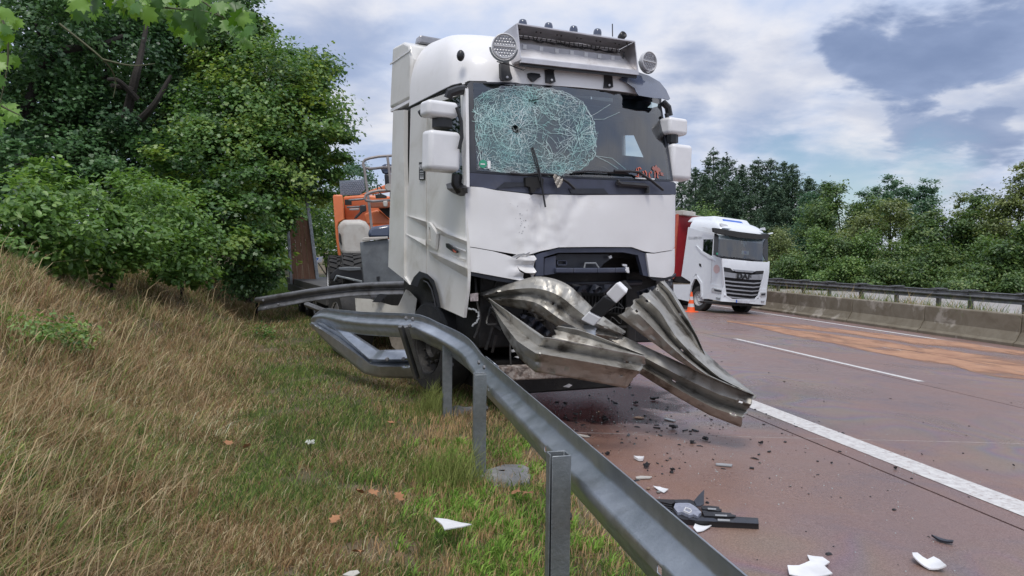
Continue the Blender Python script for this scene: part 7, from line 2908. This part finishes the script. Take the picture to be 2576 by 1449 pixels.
# ------------------------------------------------------------------ grass
GM = col_mat('grass_blade', .65, .25)
GR = np.random.default_rng(8)


def blades(name, X, Y, Z, h, w, lean, col, mats=GM, curve=.5):
    n = len(X)
    a = GR.random(n) * 2 * np.pi
    d = np.stack([np.cos(a), np.sin(a), np.zeros(n)], 1)
    s = np.stack([-np.sin(a + 1.1), np.cos(a + 1.1), np.zeros(n)], 1) * (w / 2)[:, None]
    b = np.stack([X, Y, Z], 1)
    L = (lean * h)[:, None]
    hh = np.sqrt(np.maximum(1 - lean ** 2, .05)) * h
    zz_ = np.array([0, 0, 1.0])
    m = b + d * L * .38 + zz_ * (hh * .62)[:, None]
    t = b + d * L + zz_ * (hh * (1 - curve * .3 * lean))[:, None]
    P = np.stack([b - s, b + s, m - s * .75, m + s * .75, t], 1).reshape(-1, 3)
    base = np.arange(n)[:, None, None] * 5
    T = (base + np.array([[0, 1, 3], [0, 3, 2], [2, 3, 4]])[None]).reshape(-1, 3)
    c = np.repeat(np.clip(col * 1.5, 0, .7), 5, axis=0)
    return fast_mesh(name, P, T, mats, col=c)


def sn(x, y, f, ph=0.0):
    return (np.sin(x * f + 1.3 * np.sin(y * f * .7 + ph)) * np.cos(y * f * 1.1 + ph + .8 * np.sin(x * f * .6)))


def scatter(n, y0, y1, p):
    """positions on the verge inside the view, thinning with distance"""
    u = GR.random(n)
    Y = (y0 ** (1 - p) + u * (y1 ** (1 - p) - y0 ** (1 - p))) ** (1 / (1 - p))
    xl = np.maximum(-.52 * Y - 1.0, -9)
    X = xl + GR.random(n) * (1.43 - xl)
    return X, Y


DRY = np.array([[.33, .235, .13], [.24, .155, .08], [.44, .34, .21], [.19, .115, .06], [.17, .145, .06]])
GRN = np.array([[.10, .155, .036], [.075, .125, .032], [.155, .22, .050], [.19, .215, .065], [.055, .10, .026]])
# short turf of the verge
X, Y = scatter(300000, 2.3, 26, 1.35)
tb = np.clip((toe_x(Y) - X) / 3, -1, 1)                        # >0 on the bank
g = .50 + .28 * sn(X, Y, 1.5) + .28 * sn(X, Y, 3.7, 2) + .24 * sn(X, Y, 8.1, 4)
g += .40 * np.exp(-((X + .75) / .45) ** 2) * np.clip((Y - 5) / 3, 0, 1) + .30 * np.exp(-((X - .9) / .4) ** 2) * np.clip((6.5 - Y) / 2, 0, 1)
g = np.where(tb > 0, g - .12 - .30 * np.clip(tb * 3, 0, 1), g)
isg = GR.random(len(X)) < np.clip(g, .06, .92)
bare = sn(X, Y, 2.6, 1) + .8 * sn(X, Y, 6.3, 3)
fresh = (X > .35 + .25 * sn(X, Y, 4.0)) & (Y < 6.8)
keep = GR.random(len(X)) < np.where(bare > .80, .22, 1.0) * np.where(fresh, .45, 1.0)
X, Y, tb, isg = X[keep], Y[keep], tb[keep], isg[keep]
n = len(X)
col = np.where(isg[:, None], GRN[GR.integers(0, 5, n)], DRY[GR.integers(0, 5, n)]) * (.7 + .6 * GR.random((n, 1)))
h = (.035 + .075 * GR.random(n)) * (1 + 1.2 * np.clip(tb * 3, 0, 1)) * (1 + .35 * sn(X, Y, 2.2, 5)) * (1 + .02 * Y)
tag(blades('grass', X, Y, terr(X, Y) - .005, h, (.0032 + .003 * GR.random(n)) * (1 + .07 * Y), .25 + .65 * GR.random(n), col), 'short patchy green and straw coloured grass of the verge', kind='stuff')
# long dry grass of the bank
X, Y = scatter(210000, 2.6, 22, 1.4)
tb = (toe_x(Y) - X)
k = (tb > -.15 + .35 * sn(X, Y, 1.9)) & (GR.random(len(X)) < .35 + .65 * (sn(X, Y, 2.3, 1) > -.35))
X, Y, tb = X[k], Y[k], tb[k]
n = len(X)
isg = GR.random(n) < np.clip(.24 + .34 * sn(X, Y, 1.3, 3) + .22 * sn(X, Y, 3.1, 1) + .10 * (tb > 2.6), .03, .8)
tone = np.clip(1 + .30 * sn(X, Y, 1.1, 2) + .28 * sn(X, Y, 2.7, 5) + .2 * sn(X, Y, 6.1, 1), .35, 1.7)[:, None]
col = np.where(isg[:, None], GRN[GR.integers(0, 5, n)] * 1.05, DRY[GR.integers(0, 5, n)]) * (.58 + .68 * GR.random((n, 1))) * tone
h = .10 + .22 * GR.random(n) ** 1.7
tag(blades('dry_grass', X, Y, terr(X, Y) - .01, h, (.0024 + .0022 * GR.random(n)) * (1 + .09 * Y), .60 + .39 * GR.random(n), col, curve=1.5), 'long dry straw coloured grass covering the bank', kind='stuff')
# tall stalks
X, Y = scatter(2800, 2.8, 20, 1.0001)
tb = (toe_x(Y) - X)
k = (tb > .1) & (sn(X, Y, 1.7, 2) > -.3)
X, Y = X[k], Y[k]
n = len(X)
col = np.array([[.40, .31, .18]]) * (.6 + .6 * GR.random((n, 1)))
tag(blades('tall_stalks', X, Y, terr(X, Y), .25 + .45 * GR.random(n) + .012 * Y, .0025 + .002 * GR.random(n) + .0005 * Y, .25 + .72 * GR.random(n), col, curve=1.0), 'tall pale grass stalks standing above the dry bank', kind='stuff')
# fresh broad tufts under the near guardrail
cx, cy = [], []
for _ in range(330):
    y = GR.uniform(2.5, 6.2)
    x = GR.normal(.85, .32)
    if x > 1.42 or x < -.1:
        continue
    m = GR.integers(14, 30)
    cx.append(GR.normal(x, .025, m))
    cy.append(GR.normal(y, .025, m))
X, Y = np.concatenate(cx), np.concatenate(cy)
n = len(X)
col = np.array([[.125, .235, .038]]) * (.6 + .8 * GR.random((n, 1))) + np.array([[.05, .03, .01]]) * GR.random((n, 1))
tag(blades('fresh_grass', X, Y, terr(X, Y), .06 + .09 * GR.random(n), .008 + .005 * GR.random(n), .35 + .6 * GR.random(n), col, curve=1.2), 'fresh bright green grass tufts under the guardrail', kind='stuff')
# cut stubble
X = GR.normal(.85, .36, 5200)
Y = 2.4 + 5.5 * GR.random(5200) ** 1.3
k = (X < 1.42) & (X > -.3)
X, Y = X[k], Y[k]
n = len(X)
col = np.array([[.46, .30, .16]]) * (.6 + .6 * GR.random((n, 1)))
tag(blades('stubble', X, Y, terr(X, Y), .05 + .06 * GR.random(n), .006 + .003 * GR.random(n), .05 + .35 * GR.random(n), col), 'cut straw stubble between the tufts below the guardrail', kind='stuff')
# grass clumps at two posts
cx, cy = [], []
for px_, py_, m, r in ((.72, 7.35, 260, .10), (.66, 7.30, 120, .10), (.70, 5.1, 170, .09), (.55, 5.15, 120, .11), (.2, 6.5, 30, .2)):
    cx.append(GR.normal(px_, r, m))
    cy.append(GR.normal(py_, r, m))
X, Y = np.concatenate(cx), np.concatenate(cy)
n = len(X)
col = np.array([[.20, .23, .07]]) * (.5 + .7 * GR.random((n, 1)))
tag(blades('post_grass', X, Y, terr(X, Y), .15 + .28 * GR.random(n), .005 + .003 * GR.random(n), .15 + .5 * GR.random(n), col), 'taller grass clumps growing round the feet of the guardrail posts', kind='stuff')
# weeds behind the concrete barrier and far verge straw
n = 15000
X = 18.15 + 2.2 * GR.random(n)
Y = 13 + 35 * GR.random(n)
kk = GR.random(n) < .35 + .6 * (sn(X, Y, .8) > .0)
X, Y = X[kk], Y[kk]
n = len(X)
Zm = np.interp(X, [18.05, 19, 20.4, 21.6], [-.80, -.62, -.38, -.33])
col = np.where(GR.random((n, 1)) < .6, np.array([[.10, .15, .035]]), np.array([[.36, .27, .13]])) * (.6 + .7 * GR.random((n, 1)))
tag(blades('median_weeds', X, Y, Zm, .30 + .5 * GR.random(n) ** 2 + (.55 * (X < 19)), .015 + .012 * GR.random(n), .15 + .5 * GR.random(n), col), 'weeds and grass growing behind the concrete barrier', kind='stuff')
n = 14000
X = 33.8 + 3.5 * GR.random(n)
Y = 10 + 60 * GR.random(n)
col = np.where(GR.random((n, 1)) < .45 + .4 * (np.abs(Y - 34) > 6)[:, None], np.array([[.085, .13, .035]]), np.array([[.38, .29, .15]])) * (.6 + .7 * GR.random((n, 1)))
tag(blades('far_verge_grass', X, Y, np.full(n, -.3), .35 + .75 * GR.random(n) ** 1.5, .03 + .025 * GR.random(n), .15 + .45 * GR.random(n), col), 'rough grass and straw on the far verge before the bushes', kind='stuff')
# bright grass strip behind the low loader
n = 9000
X = -4.5 + 5.2 * GR.random(n)
Y = 23 + 14 * GR.random(n)
col = np.array([[.12, .19, .045]]) * (.6 + .7 * GR.random((n, 1)))
tag(blades('bright_grass', X, Y, terr(X, Y), .25 + .5 * GR.random(n), .02 + .015 * GR.random(n), .15 + .5 * GR.random(n), col), 'bright tall grass behind the low loader', kind='stuff')
# white flower head in the grass
fp_ = on_ground(781, 1112, .10)
fl = empty('white_flower', fp_, 'single white flower head in the green verge', 'flower')
mb = MB()
for k in range(40):
    a, r_ = random.uniform(0, 6.28), .045 * math.sqrt(random.random())
    mb.sphere((r_ * math.cos(a), r_ * math.sin(a), random.uniform(-.008, .008)), .006, 5, 3)
mb.build('flower_head', mat('petal_white', (.75, .77, .68), .8), fl, smooth=0)
MB().tube([V(0, 0, -.12), V(0, 0, 0)], .003, 5).build('stem', LM_DOG, fl)
for k, (px, py, d, n_, lab) in enumerate(((660, 850, 9.5, 40, 'dark leafy weed at the foot of the bank under the torn rail'), (70, 860, 6.2, 60, 'green leafy weed on the dry bank at the left edge'), (165, 880, 6.6, 60, 'dark green weed clump in a hollow of the dry bank'))):
    c = on_ground(px, py, 0)
    for _ in range(30):                                             # walk the sight line onto the bank
        dd_ = (c - EYE)
        if float(terr(c.x, c.y)) > c.z:
            c = EYE + dd_ * .975
    c = V(c.x, c.y, float(terr(c.x, c.y)))
    tree('leafy_weed', lab, 'weed', c, [((c.x, c.y, c.z + .12), (.26, .26, .14))], 18, n_ // 2, .045, LM_DOG if k == 1 else LM_MAPLE, 'oval', .006, .35, .2, limbs=False)
